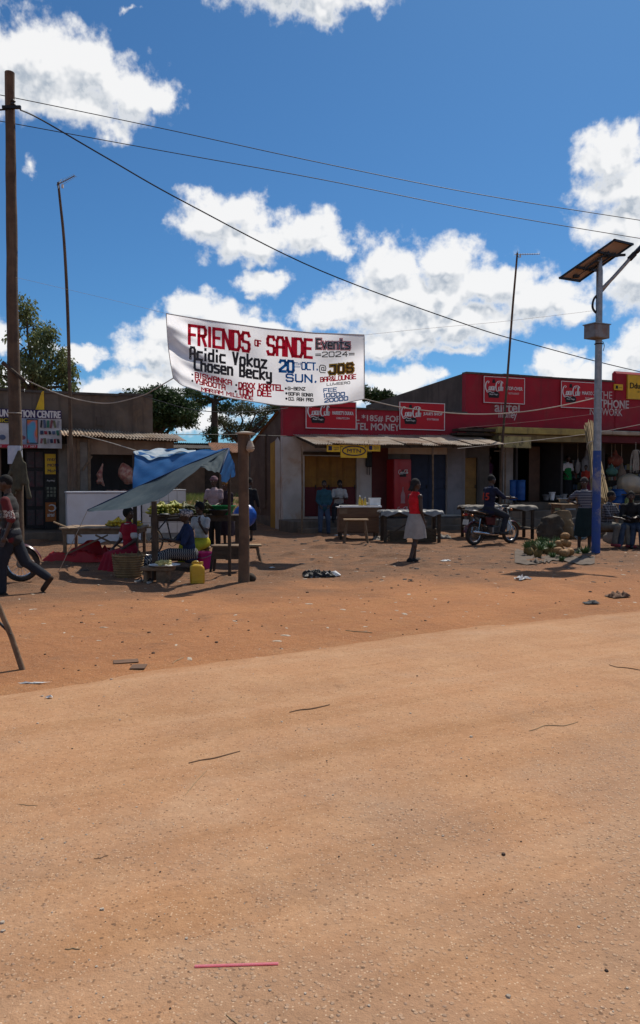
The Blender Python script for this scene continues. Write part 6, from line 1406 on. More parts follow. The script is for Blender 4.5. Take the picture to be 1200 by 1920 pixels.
hung_bag('white sack hanging in the dark shop left of the reeds', 1090, 1110, 845, 890, -.9, mat('white_sacking', (.33, .33, .34), .8, nscale=4, bump=.3)); hung_bag('narrow pale bag hanging left of the white sack', 1078, 1088, 858, 888, -.9, mat('pale_bag', (.30, .28, .27), .8, nscale=4))
hung_bag('red goods bundle hanging right of the lamp pole', 1140, 1166, 846, 875, -.4, mat('red_goods', (.22, .05, .03), .7, nscale=6, stain=(.3, .2, .12), stain_scale=8)); hung_bag('turquoise goods bundle under the red one', 1136, 1157, 872, 892, -.3, mat('turquoise_goods', (.08, .20, .16), .6, nscale=6)); hung_bag('brown frayed bundle beside the turquoise goods', 1157, 1173, 868, 905, -.3, mat('brown_goods', (.20, .14, .10), .8, nscale=6, bump=.4))
def shelf_unit(label, px0, px1, off, zs, n):
    a, b = RR.s(px0, 900, off)[0], RR.s(px1, 900, off)[0]; t_ = thing('shop_shelf', label, 'shelf', RR.w((a + b) / 2, -off, F2 + .08), ROW); w_ = b - a; cols = [(.3, .3, .3), (.12, .16, .22), (.28, .09, .06), (.25, .22, .10), (.1, .2, .14), (.35, .32, .28)]
    for s_ in (-1, 1): MB().box((s_ * w_ / 2, 0, .95), (.04, .35, 1.9)).build('upright', WOOD_DARK, t_)
    for z in zs:
        MB().box((0, 0, z), (w_, .34, .03)).build('board', WOOD_DARK, t_)
        x_ = -w_ / 2 + .08
        while x_ < w_ / 2 - .12:
            ww = random.uniform(.10, .2); hh = random.uniform(.12, .3); k = random.randrange(6)
            MB().box((x_ + ww / 2, random.uniform(-.05, .05), z + .015 + hh / 2), (ww - .02, .2, hh)).build('packet', mat('shelf_goods%d' % k, cols[k], .6), t_, bevel=.008); x_ += ww
shelf_unit('stocked shelf at the back of the shop behind the woman in green', 1015, 1100, -3.6, (.35, .85, 1.35), 0); shelf_unit('stocked shelf in the dark shop right of the lamp pole', 1134, 1215, -2.4, (.3, .75, 1.2), 0); shelf_unit('stocked shelf in the doorway behind the pair of drums', 950, 985, -3.2, (.4, .9, 1.4), 0)
for k, (px, r_, h_, m_) in enumerate(((1024, .14, .2, STEEL), (1035, .12, .3, WHITE_P), (1046, .16, .16, STEEL), (1057, .13, .22, mat('enamel_pot', (.3, .31, .32), .3)))):
    x_ = RR.s(px, 930, -.15)[0]; basin('metal_pot', ('first', 'second', 'third', 'fourth')[k] + ' pot from the left on the tall shop threshold', RR.w(x_, .15, F2 + .07), r_, h_, m_, 'pot')['group'] = 'pots on the shop threshold'
for k, px in enumerate((1042, 1066)):
    x_, z_ = RR.s(px, 940, .25); t_ = thing('storage_box', ('yellowish', 'larger translucent')[k] + ' plastic box on the step of the tall shop', 'box', RR.w(x_, -.25, F2 - .3), ROW); s_ = (.3, .45)[k]; m_ = (mat('yellowish_box', (.35, .33, .15), .5), mat('translucent_box', (.42, .42, .42), .35))[k]
    MB().box((0, 0, s_ * .35), (s_, s_ * .7, s_ * .7)).build('body', m_, t_, bevel=.02); MB().box((0, 0, s_ * .72), (s_ + .03, s_ * .73, .03)).build('lid', WHITE_P, t_)

# ------------------------------------------------------------------ pineapples
PB = mat('pineapple_skin', (.20, .12, .03), .7, col2=(.12, .09, .03), nscale=14, bump=.8, bscale=40); PL = mat('pineapple_leaf', (.06, .11, .035), .5, col2=(.10, .15, .05), nscale=9); PO = mat('ripe_pineapple_skin', (.34, .17, .06), .7, col2=(.24, .13, .05), nscale=14, bump=.8, bscale=40)
def pine_body(m): 
    mb = MB(); mb.lathe([(.03, 0), (.065, .015), (.082, .06), (.084, .10), (.074, .15), (.05, .185), (.025, .195)], 14, jit=.035); return mb.mesh('fruit', m, True)
def pine_crown():
    mb = MB()
    for i in range(26):
        a = i * 2.4; t = i / 26; sp_ = .9 - .75 * t; Lc = .10 + .06 * t
        d = Vector((math.cos(a) * sp_, math.sin(a) * sp_, 1.0)).normalized(); s_ = Vector((-math.sin(a), math.cos(a), 0)) * .013; b = Vector((math.cos(a) * .02, math.sin(a) * .02, 0))
        tipv = b + d * Lc + Vector((math.cos(a), math.sin(a), -.3)) * .03 * sp_
        mb.add([b + s_, b - s_, b + d * Lc * .55 - s_ * .8, b + d * Lc * .55 + s_ * .8, tipv], [(0, 1, 2, 3), (3, 2, 4)])
    return mb.mesh('crown', PL)
PBM, POM, PCM = pine_body(PB), pine_body(PO), pine_crown()
g = on_ground(1040, 1044); sh_ = MB(); 
def tarp_pt(u, v): p = on_ground(965 + 150 * u, 1056 - 26 * v + 4 * math.sin(9 * u)); return p + Vector((0, 0, .012 + .012 * math.sin(23 * u + 7 * v) ** 2))
sh_.grid(tarp_pt, 40, 12); tag(sh_.build('ground_sheet', mat('dusty_grey_sheet', (.135, .105, .082), .95, col2=(.095, .072, .055), nscale=4, bump=.4), None, 'all'), 'dusty grey sheet spread on the ground under the pineapples', 'sheet')
PIN = [(987, 1040, 1, 0), (996, 1043, 1, 0), (1006, 1044, 1, 0), (1016, 1041, 1, 0), (1027, 1040, 1, 0), (1037, 1039, 1, 0), (1000, 1036, 1, 0), (1012, 1034, 1, 0), (1024, 1033, 1, 0), (1040, 1034, 1, 0), (1046, 1044, 0, 0), (1052, 1040, 0, 0), (1060, 1043, 0, 0), (1069, 1044, 0, 0), (1057, 1046, 0, 0), (1056, 1041, 0, .17), (1063, 1041, 0, .15), (1059, 1040, 0, .30), (1049, 1041, 0, .14)]
PNL = ['leftmost green-crowned pineapple in the front row of the heap', 'second green-crowned pineapple from the left in the front row', 'third green-crowned pineapple from the left in the front row', 'fourth green-crowned pineapple from the left in the front row', 'fifth green-crowned pineapple from the left in the front row', 'rightmost green-crowned pineapple in the front row of the heap',
       'leftmost green-crowned pineapple in the back row of the heap', 'second green-crowned pineapple in the back row of the heap', 'third green-crowned pineapple in the back row of the heap', 'rightmost green-crowned pineapple in the back row of the heap',
       'leftmost crownless ripe pineapple lying on the sheet', 'crownless pineapple on the sheet at the back of the right heap', 'crownless pineapple lying in the middle of the right heap', 'rightmost crownless ripe pineapple lying on the sheet', 'crownless pineapple lying nearest the road', 'crownless pineapple resting on top of the lower ones, centre', 'crownless pineapple resting on top of the lower ones, right', 'topmost crownless pineapple of the right heap', 'crownless pineapple resting on top of the lower ones, left']
for k, (px, py, cr, dz) in enumerate(PIN):
    p = on_ground(px, py); t_ = thing('pineapple', PNL[k], 'pineapple', p + Vector((0, 0, dz + .005)), random.uniform(0, 6), 'crowned pineapples on the ground sheet' if cr else 'crownless pineapples on the ground sheet')
    if cr:
        tl2 = (random.uniform(-.45, .45), random.uniform(-.45, .45), random.uniform(0, 6)); o = obj('fruit', PBM, t_, (0, 0, .01), tl2); o = obj('crown', PCM, t_, Matrix.Translation((0, 0, .01)) @ (Euler(tl2).to_matrix() @ Vector((0, 0, .18))), tl2); s_ = random.uniform(1.3, 1.6); o.scale = (s_, s_, s_ * .75)
    else: o = obj('fruit', POM, t_, (0, 0, .085) if True else None, (math.pi / 2 * .9, 0, 0)); o.location = (0, .09, .085)
for k, (px, py) in enumerate(((1036, 1046), (1053, 1052), (1097, 1039), (1082, 1040))):
    p = on_ground(px, py); t_ = thing('leafy_top', ('pale green leafy top at the front centre of the pineapple heap', 'pale green leafy top nearest to the road in the pineapple heap', 'spiky green plant tuft at the right end of the ground sheet', 'low green tuft between the heap and the lamp pole')[k], 'greens', p, k * 1.0); o = obj('leaves', PCM, t_); s_ = (1.2, 1.1, 1.9, 1.0)[k]; o.scale = (s_, s_, s_ * .8)

# ------------------------------------------------------------------ motorcycle
MCR = mat('motorcycle_red', (.075, .008, .012), .3, coat=.4); ENG = mat('engine_alloy', (.20, .20, .20), .4, .8); ORG = mat('orange_lens', (.55, .16, .03), .25); REDL = mat('red_lens', (.35, .015, .012), .25)
SEATM = mat('black_vinyl', (.022, .021, .022), .45)
def wheel(par, x, r_=.29, name='wheel'):
    w_ = thing_part(name, par, (x, 0, r_)); MB().torus((0, 0, 0), r_ - .045, .045, 34, 10, 'Y').build('tyre', RUBBER, w_, True)
    MB().torus((0, 0, 0), r_ - .085, .014, 34, 8, 'Y').build('rim', CHROME, w_, True); MB().lathe([(.05, -.06), (.065, -.05), (.065, .05), (.05, .06)], 16, axis='Y').build('hub', ENG, w_)
    mb = MB()
    for i in range(28):
        a = i / 28 * 6.283; b = a + (.35 if i % 2 else -.35); sd_ = .04 if (i // 2) % 2 else -.04; mb.tube([(.06 * math.cos(b), sd_, .06 * math.sin(b)), ((r_ - .09) * math.cos(a), 0, (r_ - .09) * math.sin(a))], .003, 4)
    structure(mb.build('spokes', CHROME, w_), 'stuff'); return w_
def thing_part(name, par, loc):
    o = bpy.data.objects.new(name, None); COL.objects.link(o); o.parent = par; o.location = loc; o.empty_display_size = .1; return o
def motorcycle(label, loc, rz):
    t_ = thing('motorcycle', label, 'motorcycle', loc, rz, 'motorcycles'); xf, xr = .64, -.62
    wheel(t_, xr); wheel(t_, xf)
    fm = MB()   # frame tubes
    for y in (-.09, .09):
        fm.tube([(.36, y * .3, .86), (.30, y, .55), (.20, y, .30), (-.15, y, .27), (-.25, y, .42), (-.2, y, .72), (.33, y * .4, .90)], .016, 7); fm.tube([(-.2, y, .70), (-.75, y, .76)], .014, 7); fm.tube([(-.22, y, .45), (-.6, y, .74)], .012, 7); fm.tube([(-.22, y, .34), (xr, y, .29)], .018, 7)
    fm.build('frame', DARKMETAL, t_, True)
    for y in (-.12, .12):
        s_ = MB().tube([(xr + .02, y, .32), (xr + .10, y, .68)], .016, 8).build('shock_absorber', CHROME, t_); mb = MB()
        for k in range(9): mb.torus((xr + .035 + .008 * k, y, .38 + .028 * k), .026, .006, 12, 5, 'Z')
        mb.build('spring', DARKMETAL, s_)
        MB().tube([(xf, y * .8, .29), (.50, y * .8, .66), (.40, y * .8, .92)], [.022, .024, .02], 10).build('fork_leg', CHROME, t_, True)
    MB().box((.41, 0, .88), (.07, .24, .03)).build('fork_clamp', ENG, t_)
    tk = MB(); tk.ell((.14, 0, .80), (.25, .135, .13)); tk.ell((.05, 0, .78), (.2, .12, .1)); tkp = obj('fuel_tank', melt(tk, 'fuel_tank', MCR, .014, 4, .5), t_); MB().lathe([(.04, 0), (.035, .02)], 12, (.2, 0, .92)).build('fuel_cap', CHROME, tkp)
    st = MB(); st.ell((-.18, 0, .80), (.17, .12, .05)); st.ell((-.42, 0, .82), (.24, .13, .06)); st.ell((-.64, 0, .85), (.16, .12, .06)); obj('seat', melt(st, 'seat', SEATM, .014, 4, .5), t_)
    for y in (-.11, .11): MB().prism([(-.30, .52), (-.02, .50), (.0, .70), (-.34, .72)], y - .012, y + .012).build('side_panel', MCR, t_, bevel=.008)
    en = MB().box((.08, 0, .38), (.30, .20, .20)).build('engine', ENG, t_, bevel=.03)
    for k in range(6): MB().box((.16 + .006 * k, 0, .50 + .024 * k), (.15, .16, .010)).build('cooling_fin', ENG, en)
    for y in (-.11, .11): MB().lathe([(.085, 0), (.075, .02)], 16, (.06, y - .01, .37), axis='Y').build('crankcase_cover', ENG, en)
    ex = MB().tube(spline([(.24, -.10, .52), (.30, -.13, .38), (.20, -.15, .27), (-.15, -.16, .27), (-.28, -.17, .29)]), .02, 8).build('exhaust_pipe', CHROME, t_, True); MB().tube([(-.26, -.17, .285), (-.34, -.175, .295), (-.78, -.18, .35), (-.83, -.18, .357)], [.025, .045, .05, .035], 12).build('muffler', CHROME, ex, True)
    def fender(cx, a0, a1, rr, w_, m, nm):
        mb = MB(); mb.grid(lambda u, v: (cx + rr * math.cos(a0 + (a1 - a0) * u), (v - .5) * w_, .29 + rr * math.sin(a0 + (a1 - a0) * u) - .03 * (2 * v - 1) ** 2), 16, 4); return mb.build(nm, m, t_, 'all')
    fender(xf, .25, 2.5, .325, .12, MCR, 'front_fender'); fender(xr, .6, 3.0, .335, .15, MCR, 'rear_fender')
    tl = MB().box((-.86, 0, .80), (.10, .16, .07), (0, .3, 0)).build('tail_unit', MCR, t_, bevel=.02); MB().box((-.905, 0, .79), (.03, .13, .06)).build('tail_light', REDL, tl, bevel=.01)
    MB().box((-.91, 0, .60), (.012, .20, .13), (0, .2, 0)).build('number_plate', mat('plate_white', (.55, .55, .5), .5), t_)
    for y in (-.16, .16): MB().ell((-.84, y, .77), (.035, .04, .032)).build('indicator', ORG, t_, 'all'); MB().ell((.50, y, .90), (.035, .04, .032)).build('indicator', ORG, t_, 'all')
    mb = MB()
    for y in (-.12, .12): mb.tube(spline([(-.35, y, .80), (-.6, y * 1.15, .86), (-.9, y, .90)]), .011, 6)
    mb.tube([(-.9, -.12, .90), (-.9, .12, .90)], .011, 6); mb.box((-.86, 0, .905), (.16, .24, .012)); mb.build('rear_carrier', CHROME, t_, True)
    hb2 = MB().tube(spline([(.22, -.38, 1.06), (.30, -.26, 1.06), (.40, -.12, .98), (.42, 0, .96), (.40, .12, .98), (.30, .26, 1.06), (.22, .38, 1.06)]), .012, 8).build('handlebar', CHROME, t_, True)
    for y in (-1, 1):
        MB().tube([(.22, y * .39, 1.06), (.28, y * .28, 1.06)], .018, 8).build('grip', RUBBER, hb2); MB().tube([(.32, y * .36, 1.05), (.35, y * .22, 1.05)], .007, 6).build('lever', CHROME, hb2)
        MB().tube([(.32, y * .24, 1.06), (.30, y * .30, 1.20)], .006, 6).build('mirror_stalk', DARKMETAL, hb2); MB().ell((.30, y * .31, 1.23), (.015, .055, .035)).build('mirror', DARKMETAL, hb2, 'all')
    hl = MB().lathe([(.04, -.08), (.085, -.04), (.09, .03), (.085, .035)], 18, (.52, 0, .86), axis='X').build('headlight', DARKMETAL, t_, True); MB().lathe([(.082, 0), (.05, .02)], 18, (.556, 0, .86), axis='X').build('lens', mat('headlight_lens', (.6, .6, .6), .1), hl, True)
    MB().box((.46, 0, .99), (.09, .20, .06), (0, -.4, 0)).build('gauges', BLACK, t_, bevel=.015)
    cbm = MB(); cbm.tube(spline([(.24, -.05, .30), (.36, -.24, .34), (.40, -.27, .46), (.34, -.2, .58), (.30, -.04, .62)]), .014, 7); cbm.tube(spline([(.24, .05, .30), (.36, .24, .34), (.40, .27, .46), (.34, .2, .58), (.30, .04, .62)]), .014, 7); cbm.build('crash_bar', CHROME, t_, True)
    MB().prism([(.32, .32), (.46, .36), (.44, .60), (.34, .64)], -.20, -.185).build('leg_shield', mat('pale_shield', (.50, .58, .60), .4), t_, bevel=.006); MB().prism([(.32, .32), (.46, .36), (.44, .60), (.34, .64)], .185, .20).build('leg_shield', mat('pale_shield', (.5, .5, .5)), t_, bevel=.006)
    for y in (-1, 1): MB().tube([(-.02, y * .09, .30), (-.02, y * .25, .30)], .014, 7).build('footrest', RUBBER, t_)
    MB().tube([(-.1, .1, .27), (-.16, .26, .02)], .011, 6).build('side_stand', DARKMETAL, t_)
    return t_
ba_, bf_ = on_ground(889, 1022), None
BH = R(31); mcl = on_ground(889, 1022) + Vector((math.cos(BH), math.sin(BH), 0)) * .62; mcl.z = gz(mcl.x, mcl.y)
motorcycle('dark red motorcycle carrying the rider in the number 15 jersey', mcl, BH)
m2 = on_ground(40, 1091); h2 = R(12); m2l = m2 - Vector((math.cos(h2), math.sin(h2), 0)) * .64; m2l.z = gz(m2l.x, m2l.y); motorcycle('motorcycle at the left edge behind the walking person, front wheel showing', m2l, h2)

# bicycle parked behind the produce table
bc = on_ground(328, 1030); bi = thing('bicycle', 'bicycle parked behind the seated woman in blue, wheel showing', 'bicycle', (at(322, 1000, 16.6).x, 16.6, gz(at(322, 1000, 16.6).x, 16.6)), R(35))
for x_ in (-.52, .52):
    w_ = thing_part('wheel', bi, (x_, 0, .33)); MB().torus((0, 0, 0), .31, .018, 34, 8, 'Y').build('tyre', RUBBER, w_, True); MB().torus((0, 0, 0), .29, .009, 34, 6, 'Y').build('rim', CHROME, w_, True); mb = MB()
    for i in range(24): a = i / 24 * 6.283; mb.tube([(.02 * math.cos(a + 1), .02 if i % 2 else -.02, .02 * math.sin(a + 1)), (.285 * math.cos(a), 0, .285 * math.sin(a))], .002, 4)
    structure(mb.build('spokes', CHROME, w_), 'stuff'); MB().lathe([(.02, -.04), (.02, .04)], 10, axis='Y').build('hub', CHROME, w_)
mb = MB()
for a, b in (((.42, 0, .82), (-.12, 0, .80)), ((.42, 0, .72), (.0, 0, .30)), ((-.14, 0, .86), (.0, 0, .30)), ((.0, 0, .30), (-.52, .03, .33)), ((-.12, 0, .78), (-.52, .03, .33)), ((.40, 0, .92), (.46, 0, .66)), ((.46, .03, .66), (.52, .03, .33)), ((.46, -.03, .66), (.52, -.03, .33))): mb.tube([a, b], .015, 7)
mb.build('frame', DARKMETAL, bi); MB().ell((-.16, 0, .89), (.13, .07, .035)).build('saddle', SEATM, bi, 'all'); MB().tube(spline([(.30, -.28, .98), (.42, -.1, .96), (.42, .1, .96), (.30, .28, .98)]), .012, 7).build('handlebar', CHROME, bi, True); MB().torus((0, -.05, .30), .09, .006, 20, 5, 'Y').build('chainring', DARKMETAL, bi)

# wooden trestle at the left edge near the road
tr_b = on_ground(44, 1256); tz = thing('wooden_trestle', 'rough pole trestle poking in at the left edge near the road', 'trestle', tr_b)
def tl_(px, py, Y): return at(px, py, Y) - tr_b
MB().tube([Vector((0, 0, -.03)), tl_(22, 1195, tr_b.y + .02), tl_(-20, 1095, tr_b.y + .05), tl_(-60, 1000, tr_b.y + .1)], [.026, .024, .023, .022], 9).build('leg', WOOD, tz, True)
MB().tube([tl_(-60, 1000, tr_b.y + .1), tl_(-110, 1130, tr_b.y + .55), Vector((-1.15, .75, -.05))], .023, 9).build('leg', WOOD, tz, True); MB().tube([tl_(-60, 1005, tr_b.y + .1), tl_(-130, 1130, tr_b.y - .2), Vector((-.95, -.4, -.05))], .023, 9).build('leg', WOOD, tz, True)
MB().tube([tl_(20, 1188, tr_b.y + .02), tl_(-40, 1130, tr_b.y + .3), tl_(-110, 1125, tr_b.y + .55)], .013, 7).build('cross_bar', DARKMETAL, tz, True); MB().tube([tl_(20, 1190, tr_b.y), tl_(4, 1150, tr_b.y + .1), tl_(-10, 1125, tr_b.y + .12)], .008, 6).build('loop_wire', DARKMETAL, tz)

# ------------------------------------------------------------------ people
def V3(*a): return Vector(a)
def cloth(name, c, **k):
    k.setdefault('nscale', 7); k.setdefault('bump', .35); k.setdefault('bscale', 16); return mat(name, c, .92, **k)
def stripes_mat(name, c1, c2, scale, axis, width=.5, wobble=0.0, axis2=None):
    if name in MATS: return MATS[name]
    m = bpy.data.materials.new(name); m.use_nodes = True; t = m.node_tree; p = t.nodes['Principled BSDF']; p.inputs['Roughness'].default_value = .92; p.inputs['Specular IOR Level'].default_value = .2
    sp_ = nn(t, 'ShaderNodeSeparateXYZ'); t.links.new(nn(t, 'ShaderNodeTexCoord').outputs['Object'], sp_.inputs[0])
    def band(ax, sc, ofs=None):
        v = math_n(t, 'MULTIPLY', sp_.outputs[ax], sc)
        if wobble: v = math_n(t, 'ADD', v, math_n(t, 'MULTIPLY', math_n(t, 'PINGPONG', math_n(t, 'MULTIPLY', sp_.outputs[(ax + 1) % 3], sc * .6), .5), wobble))
        return maprange(t, math_n(t, 'FRACT', v), width, width + .08)
    f = band(axis, scale)
    if axis2 is not None: f = math_n(t, 'MULTIPLY', math_n(t, 'ADD', f, band(axis2, scale)), .5)
    t.links.new(mix_col(t, f, c1, c2), p.inputs['Base Color']); MATS[name] = m; return m
def blotch_mat(name, c1, c2, scale, lo=.5):
    if name in MATS: return MATS[name]
    m = bpy.data.materials.new(name); m.use_nodes = True; t = m.node_tree; p = t.nodes['Principled BSDF']; p.inputs['Roughness'].default_value = .92
    v = nn(t, 'ShaderNodeTexVoronoi', feature='DISTANCE_TO_EDGE'); v.inputs['Scale'].default_value = scale; t.links.new(nn(t, 'ShaderNodeTexCoord').outputs['Object'], v.inputs['Vector'])
    t.links.new(mix_col(t, maprange(t, v.outputs['Distance'], .06, .12), c1, c2), p.inputs['Base Color']); MATS[name] = m; return m
EYE = mat('eye_white', (.6, .58, .55), .3); LIP = mat('lips', (.09, .035, .03), .5)

def person(label, loc, rz, H=1.65, pz=.90, lean=(0, .03, 1), twist=0.0, legs=None, arms=None, hyaw=0.0, hpitch=0.0, top=None, sleeve=.6, bottom=None, kind='trousers', hem=.62, hair='short', shoes=BLACK, hairm=HAIR, extra=None, feet=None, topless_len=0.0, hemz=None, skirt_r=.25, vox=.0095, collar=None, cuff=None):
    """one continuous body posed by joint directions; clothes, hair and shoes are its parts.  +Y is forward, -X the left hand"""
    t_ = thing('person', label, 'person', loc, rz); s = H / 1.65
    P = V3(0, 0, pz / s); T = V3(*lean).normalized(); up_ = T
    ct, st_ = math.cos(twist), math.sin(twist)
    def tw(v): return V3(v.x * ct - v.y * st_, v.x * st_ + v.y * ct, v.z)
    chest = P + T * .36; nb = P + T * .51
    legs = legs or [((-.02, .03, -1), (0, -.02, -1)), ((.02, -.02, -1), (0, -.04, -1))]
    arms = arms or [((-.12, 0, -1), (.02, .15, -1)), ((.12, 0, -1), (-.02, .15, -1))]
    B_ = MB(); 
    fwd = V3(0, 1, 0); 
    torso = [(P + T * .0, (.155, .115, .115)), (P + T * .12, (.138, .10, .12)), (P + T * .24, (.145, .102, .12)), (P + T * .36, (.160, .108, .13)), (P + T * .45, (.150, .085, .07))]
    rotT = T.to_track_quat('Z', 'Y').to_matrix() if abs(T.z) < .999 else Matrix.Identity(3)
    yawM = Matrix.Rotation(twist, 3, 'Z')
    def tor(mb, inf=0.0, lo=0, hi=5, rad=None):
        for i, (c, r_) in enumerate(torso[lo:hi]):
            w = (i + lo) / 4; M3 = Matrix.Rotation(twist * w, 3, 'Z') @ Matrix.Rotation(math.atan2(-T.y, T.z) , 3, 'X')
            mb.ell(c, (r_[0] + inf, r_[1] + inf, r_[2] + inf), 16, 10, rot=M3)
    tor(B_)
    HM = Matrix.Rotation(twist * .6 + hyaw, 3, 'Z') @ Matrix.Rotation(hpitch, 3, 'X')
    hc = nb + T * .07 + HM @ V3(0, .02, .135)
    B_.cap(nb - T * .03, hc - HM @ V3(0, .015, .05), .056, .05, 12)
    B_.ell(hc, (.076, .096, .108), 18, 12, rot=HM); B_.ell(hc + HM @ V3(0, .03, -.065), (.055, .062, .055), 14, 10, rot=HM)
    B_.ell(hc + HM @ V3(0, .097, -.022), (.017, .02, .020), 8, 6, rot=HM); B_.ell(hc + HM @ V3(0, .083, -.06), (.026, .016, .014), 8, 6, rot=HM); B_.ell(hc + HM @ V3(0, .075, .022), (.05, .022, .016), 8, 6, rot=HM)
    for sx_ in (-1, 1): B_.ell(hc + HM @ V3(sx_ * .078, -.005, -.01), (.012, .024, .034), 8, 6, rot=HM)
    J = {}
    for i, sx_ in enumerate((-1, 1)):
        hip = P + V3(sx_ * .085, 0, -.03); kn = hip + V3(*legs[i][0]).normalized() * .42; an = kn + V3(*legs[i][1]).normalized() * .40
        fd = V3(*(feet[i] if feet else (sx_ * .12, 1, -.05))).normalized(); toe = an + fd * .15 + V3(0, 0, -.045); heel = an - fd * .045 + V3(0, 0, -.045)
        B_.cap(hip, kn, .088, .058, 12); B_.cap(kn, an, .054, .036, 12); B_.ell(kn.lerp(an, .3) - V3(*legs[i][0]).normalized().cross(V3(1, 0, 0)) * .0, (.054, .054, .1)); B_.cap(heel, toe, .036, .028, 10); B_.cap(an, heel, .036, .036, 8)
        J['leg', i] = (hip, kn, an, heel, toe)
        sh = nb + tw(V3(sx_ * .168, 0, -.055)); el_ = sh + tw(V3(*arms[i][0])).normalized() * .275; wr = el_ + tw(V3(*arms[i][1])).normalized() * .24
        B_.cap(sh, el_, .050, .040, 12); B_.cap(el_, wr, .039, .026, 12); B_.ell(sh, (.058, .055, .058))
        hd = tw(V3(*(arms[i][2] if len(arms[i]) > 2 else arms[i][1]))).normalized(); sd_ = hd.cross(V3(0, 0, 1)) if abs(hd.z) < .9 else hd.cross(V3(1, 0, 0)) * 1.0
        sd_ = sd_.normalized(); pn = hd.cross(sd_).normalized()
        palm = wr + hd * .05; B_.cap(wr, palm, .024, .030, 8)
        M3 = Matrix((sd_, hd, pn)).transposed(); B_.ell(palm, (.042, .045, .018), 12, 8, rot=M3)
        for f, (ox, L_) in enumerate(((-.030, .068), (-.010, .078), (.011, .074), (.030, .056))):
            a = palm + hd * .038 + sd_ * ox; m_ = a + hd * L_ * .5 + pn * .006; B_.cap(a, m_, .0098, .009, 6); B_.cap(m_, m_ + (hd + pn * .55).normalized() * L_ * .5, .009, .0078, 6)
        a = palm - hd * .015 + sd_ * .036 * (-sx_); B_.cap(a, a + (hd * .7 + sd_ * .7 * (-sx_)).normalized() * .05, .0115, .0088, 6)
        J['arm', i] = (sh, el_, wr)
    def fin(mb, nm, m, v=vox, sm=4, ratio=.45, par=t_):
        me = melt(mb, nm, m, v, sm, ratio); 
        o = obj(nm, me, par); o.scale = (s, s, s); return o
    far_ = Vector(loc).y > 21; body = fin(B_, 'body', SKIN, .012 if far_ else .0085, 3, .5)
    if top:
        C_ = MB(); tor(C_, .020)
        C_.cap(nb - T * .04, nb + T * .005, .085, .072, 14)
        if topless_len: C_.ell(P - V3(0, 0, .08), (.185, .15, .12), 16, 10)
        for i in range(2):
            sh, el_, wr = J['arm', i]
            if sleeve > 0:
                C_.ell(sh, (.076, .07, .074)); e = sh.lerp(el_, min(sleeve, 1)); C_.cap(sh, e, .070, .064 if sleeve < 1 else .056, 12)
                if sleeve > 1: C_.cap(el_, el_.lerp(wr, sleeve - 1), .056, .045, 12)
        if sleeve == 0:
            for i in range(2): sh = J['arm', i][0]; C_.cap(sh.lerp(nb, .45) + T * .05, chest + (sh - chest) * .45, .035, .05)
        fin(C_, 'shirt', top, .018 if far_ else .013, 3, .5)
    if cuff:
        for i in range(2):
            sh, el_, wr = J['arm', i]; e = sh.lerp(el_, sleeve); d = (el_ - sh).normalized(); fin(MB().cap(e - d * .004, e + d * .022, .071, .069, 14), 'cuff', cuff, .012, 1, .6)
    if collar: fin(MB().torus(nb + T * .01, .068, .016, 18, 6, 'Z'), 'collar', collar, .01, 1, .6)
    if bottom is not None:
        K = MB()
        if kind == 'trousers':
            K.ell(P, (.178, .138, .125), 16, 10)
            for i in range(2):
                hip, kn, an, heel, toe = J['leg', i]; K.cap(hip, kn, .110, .084, 12); K.cap(kn, kn.lerp(an, .93), .082, .064, 12)
            fin(K, 'trousers', bottom, .014, 4, .5)
        elif kind == 'skirt':
            zt_ = P.z + .10; zb_ = hemz if hemz is not None else P.z - hem; n = 40; m_ = 16
            k0, k1 = J['leg', 0][1], J['leg', 1][1]; kc = (k0 + k1) / 2
            def fn(u, v):
                a = u * 2 * math.pi; z = zt_ + (zb_ - zt_) * v; w = min(1, v * 1.6); c = P.lerp(V3(kc.x, kc.y, 0), min(1, v * .9)); 
                sprd = abs(k0.y - k1.y) * .35 * v
                rx_ = .168 + (.205 - .168) * math.sin(min(v * 2.4, 1.57)) + (skirt_r - .205) * v; ry_ = .125 + .05 * math.sin(min(v * 2.4, 1.57)) + (skirt_r * .75 - .15) * v + sprd
                f = 1 + (.05 * math.sin(9 * a + 1) + .03 * math.sin(5 * a)) * v * v
                return V3(c.x + rx_ * f * math.cos(a), c.y + ry_ * f * math.sin(a), z + .012 * math.sin(4 * a) * v)
            K.grid(fn, n, m_); o = K.build('skirt', bottom, t_, 'all'); o.scale = (s, s, s)
        else:                                   # long skirt of a seated figure, draped over both legs
            K.ell(P, (.20, .16, .14), 16, 10)
            L0, L1 = J['leg', 0], J['leg', 1]
            for t in (0, .5, 1):
                h_ = L0[0].lerp(L1[0], t); k_ = L0[1].lerp(L1[1], t); a_ = L0[2].lerp(L1[2], t); K.cap(h_, k_, .125, .105, 12); K.cap(k_, k_.lerp(a_, hem), .105, .115, 12)
            fin(K, 'skirt', bottom, .018, 5, .5)
    for i in range(2):
        if shoes is None: break
        hip, kn, an, heel, toe = J['leg', i]; K = MB(); K.cap(heel - V3(0, 0, .002), toe, .046, .040, 10); K.cap(an.lerp(heel, .4), heel, .045, .044, 8); fin(K, 'shoe', shoes, .012, 2, .5)
    Hh = MB()
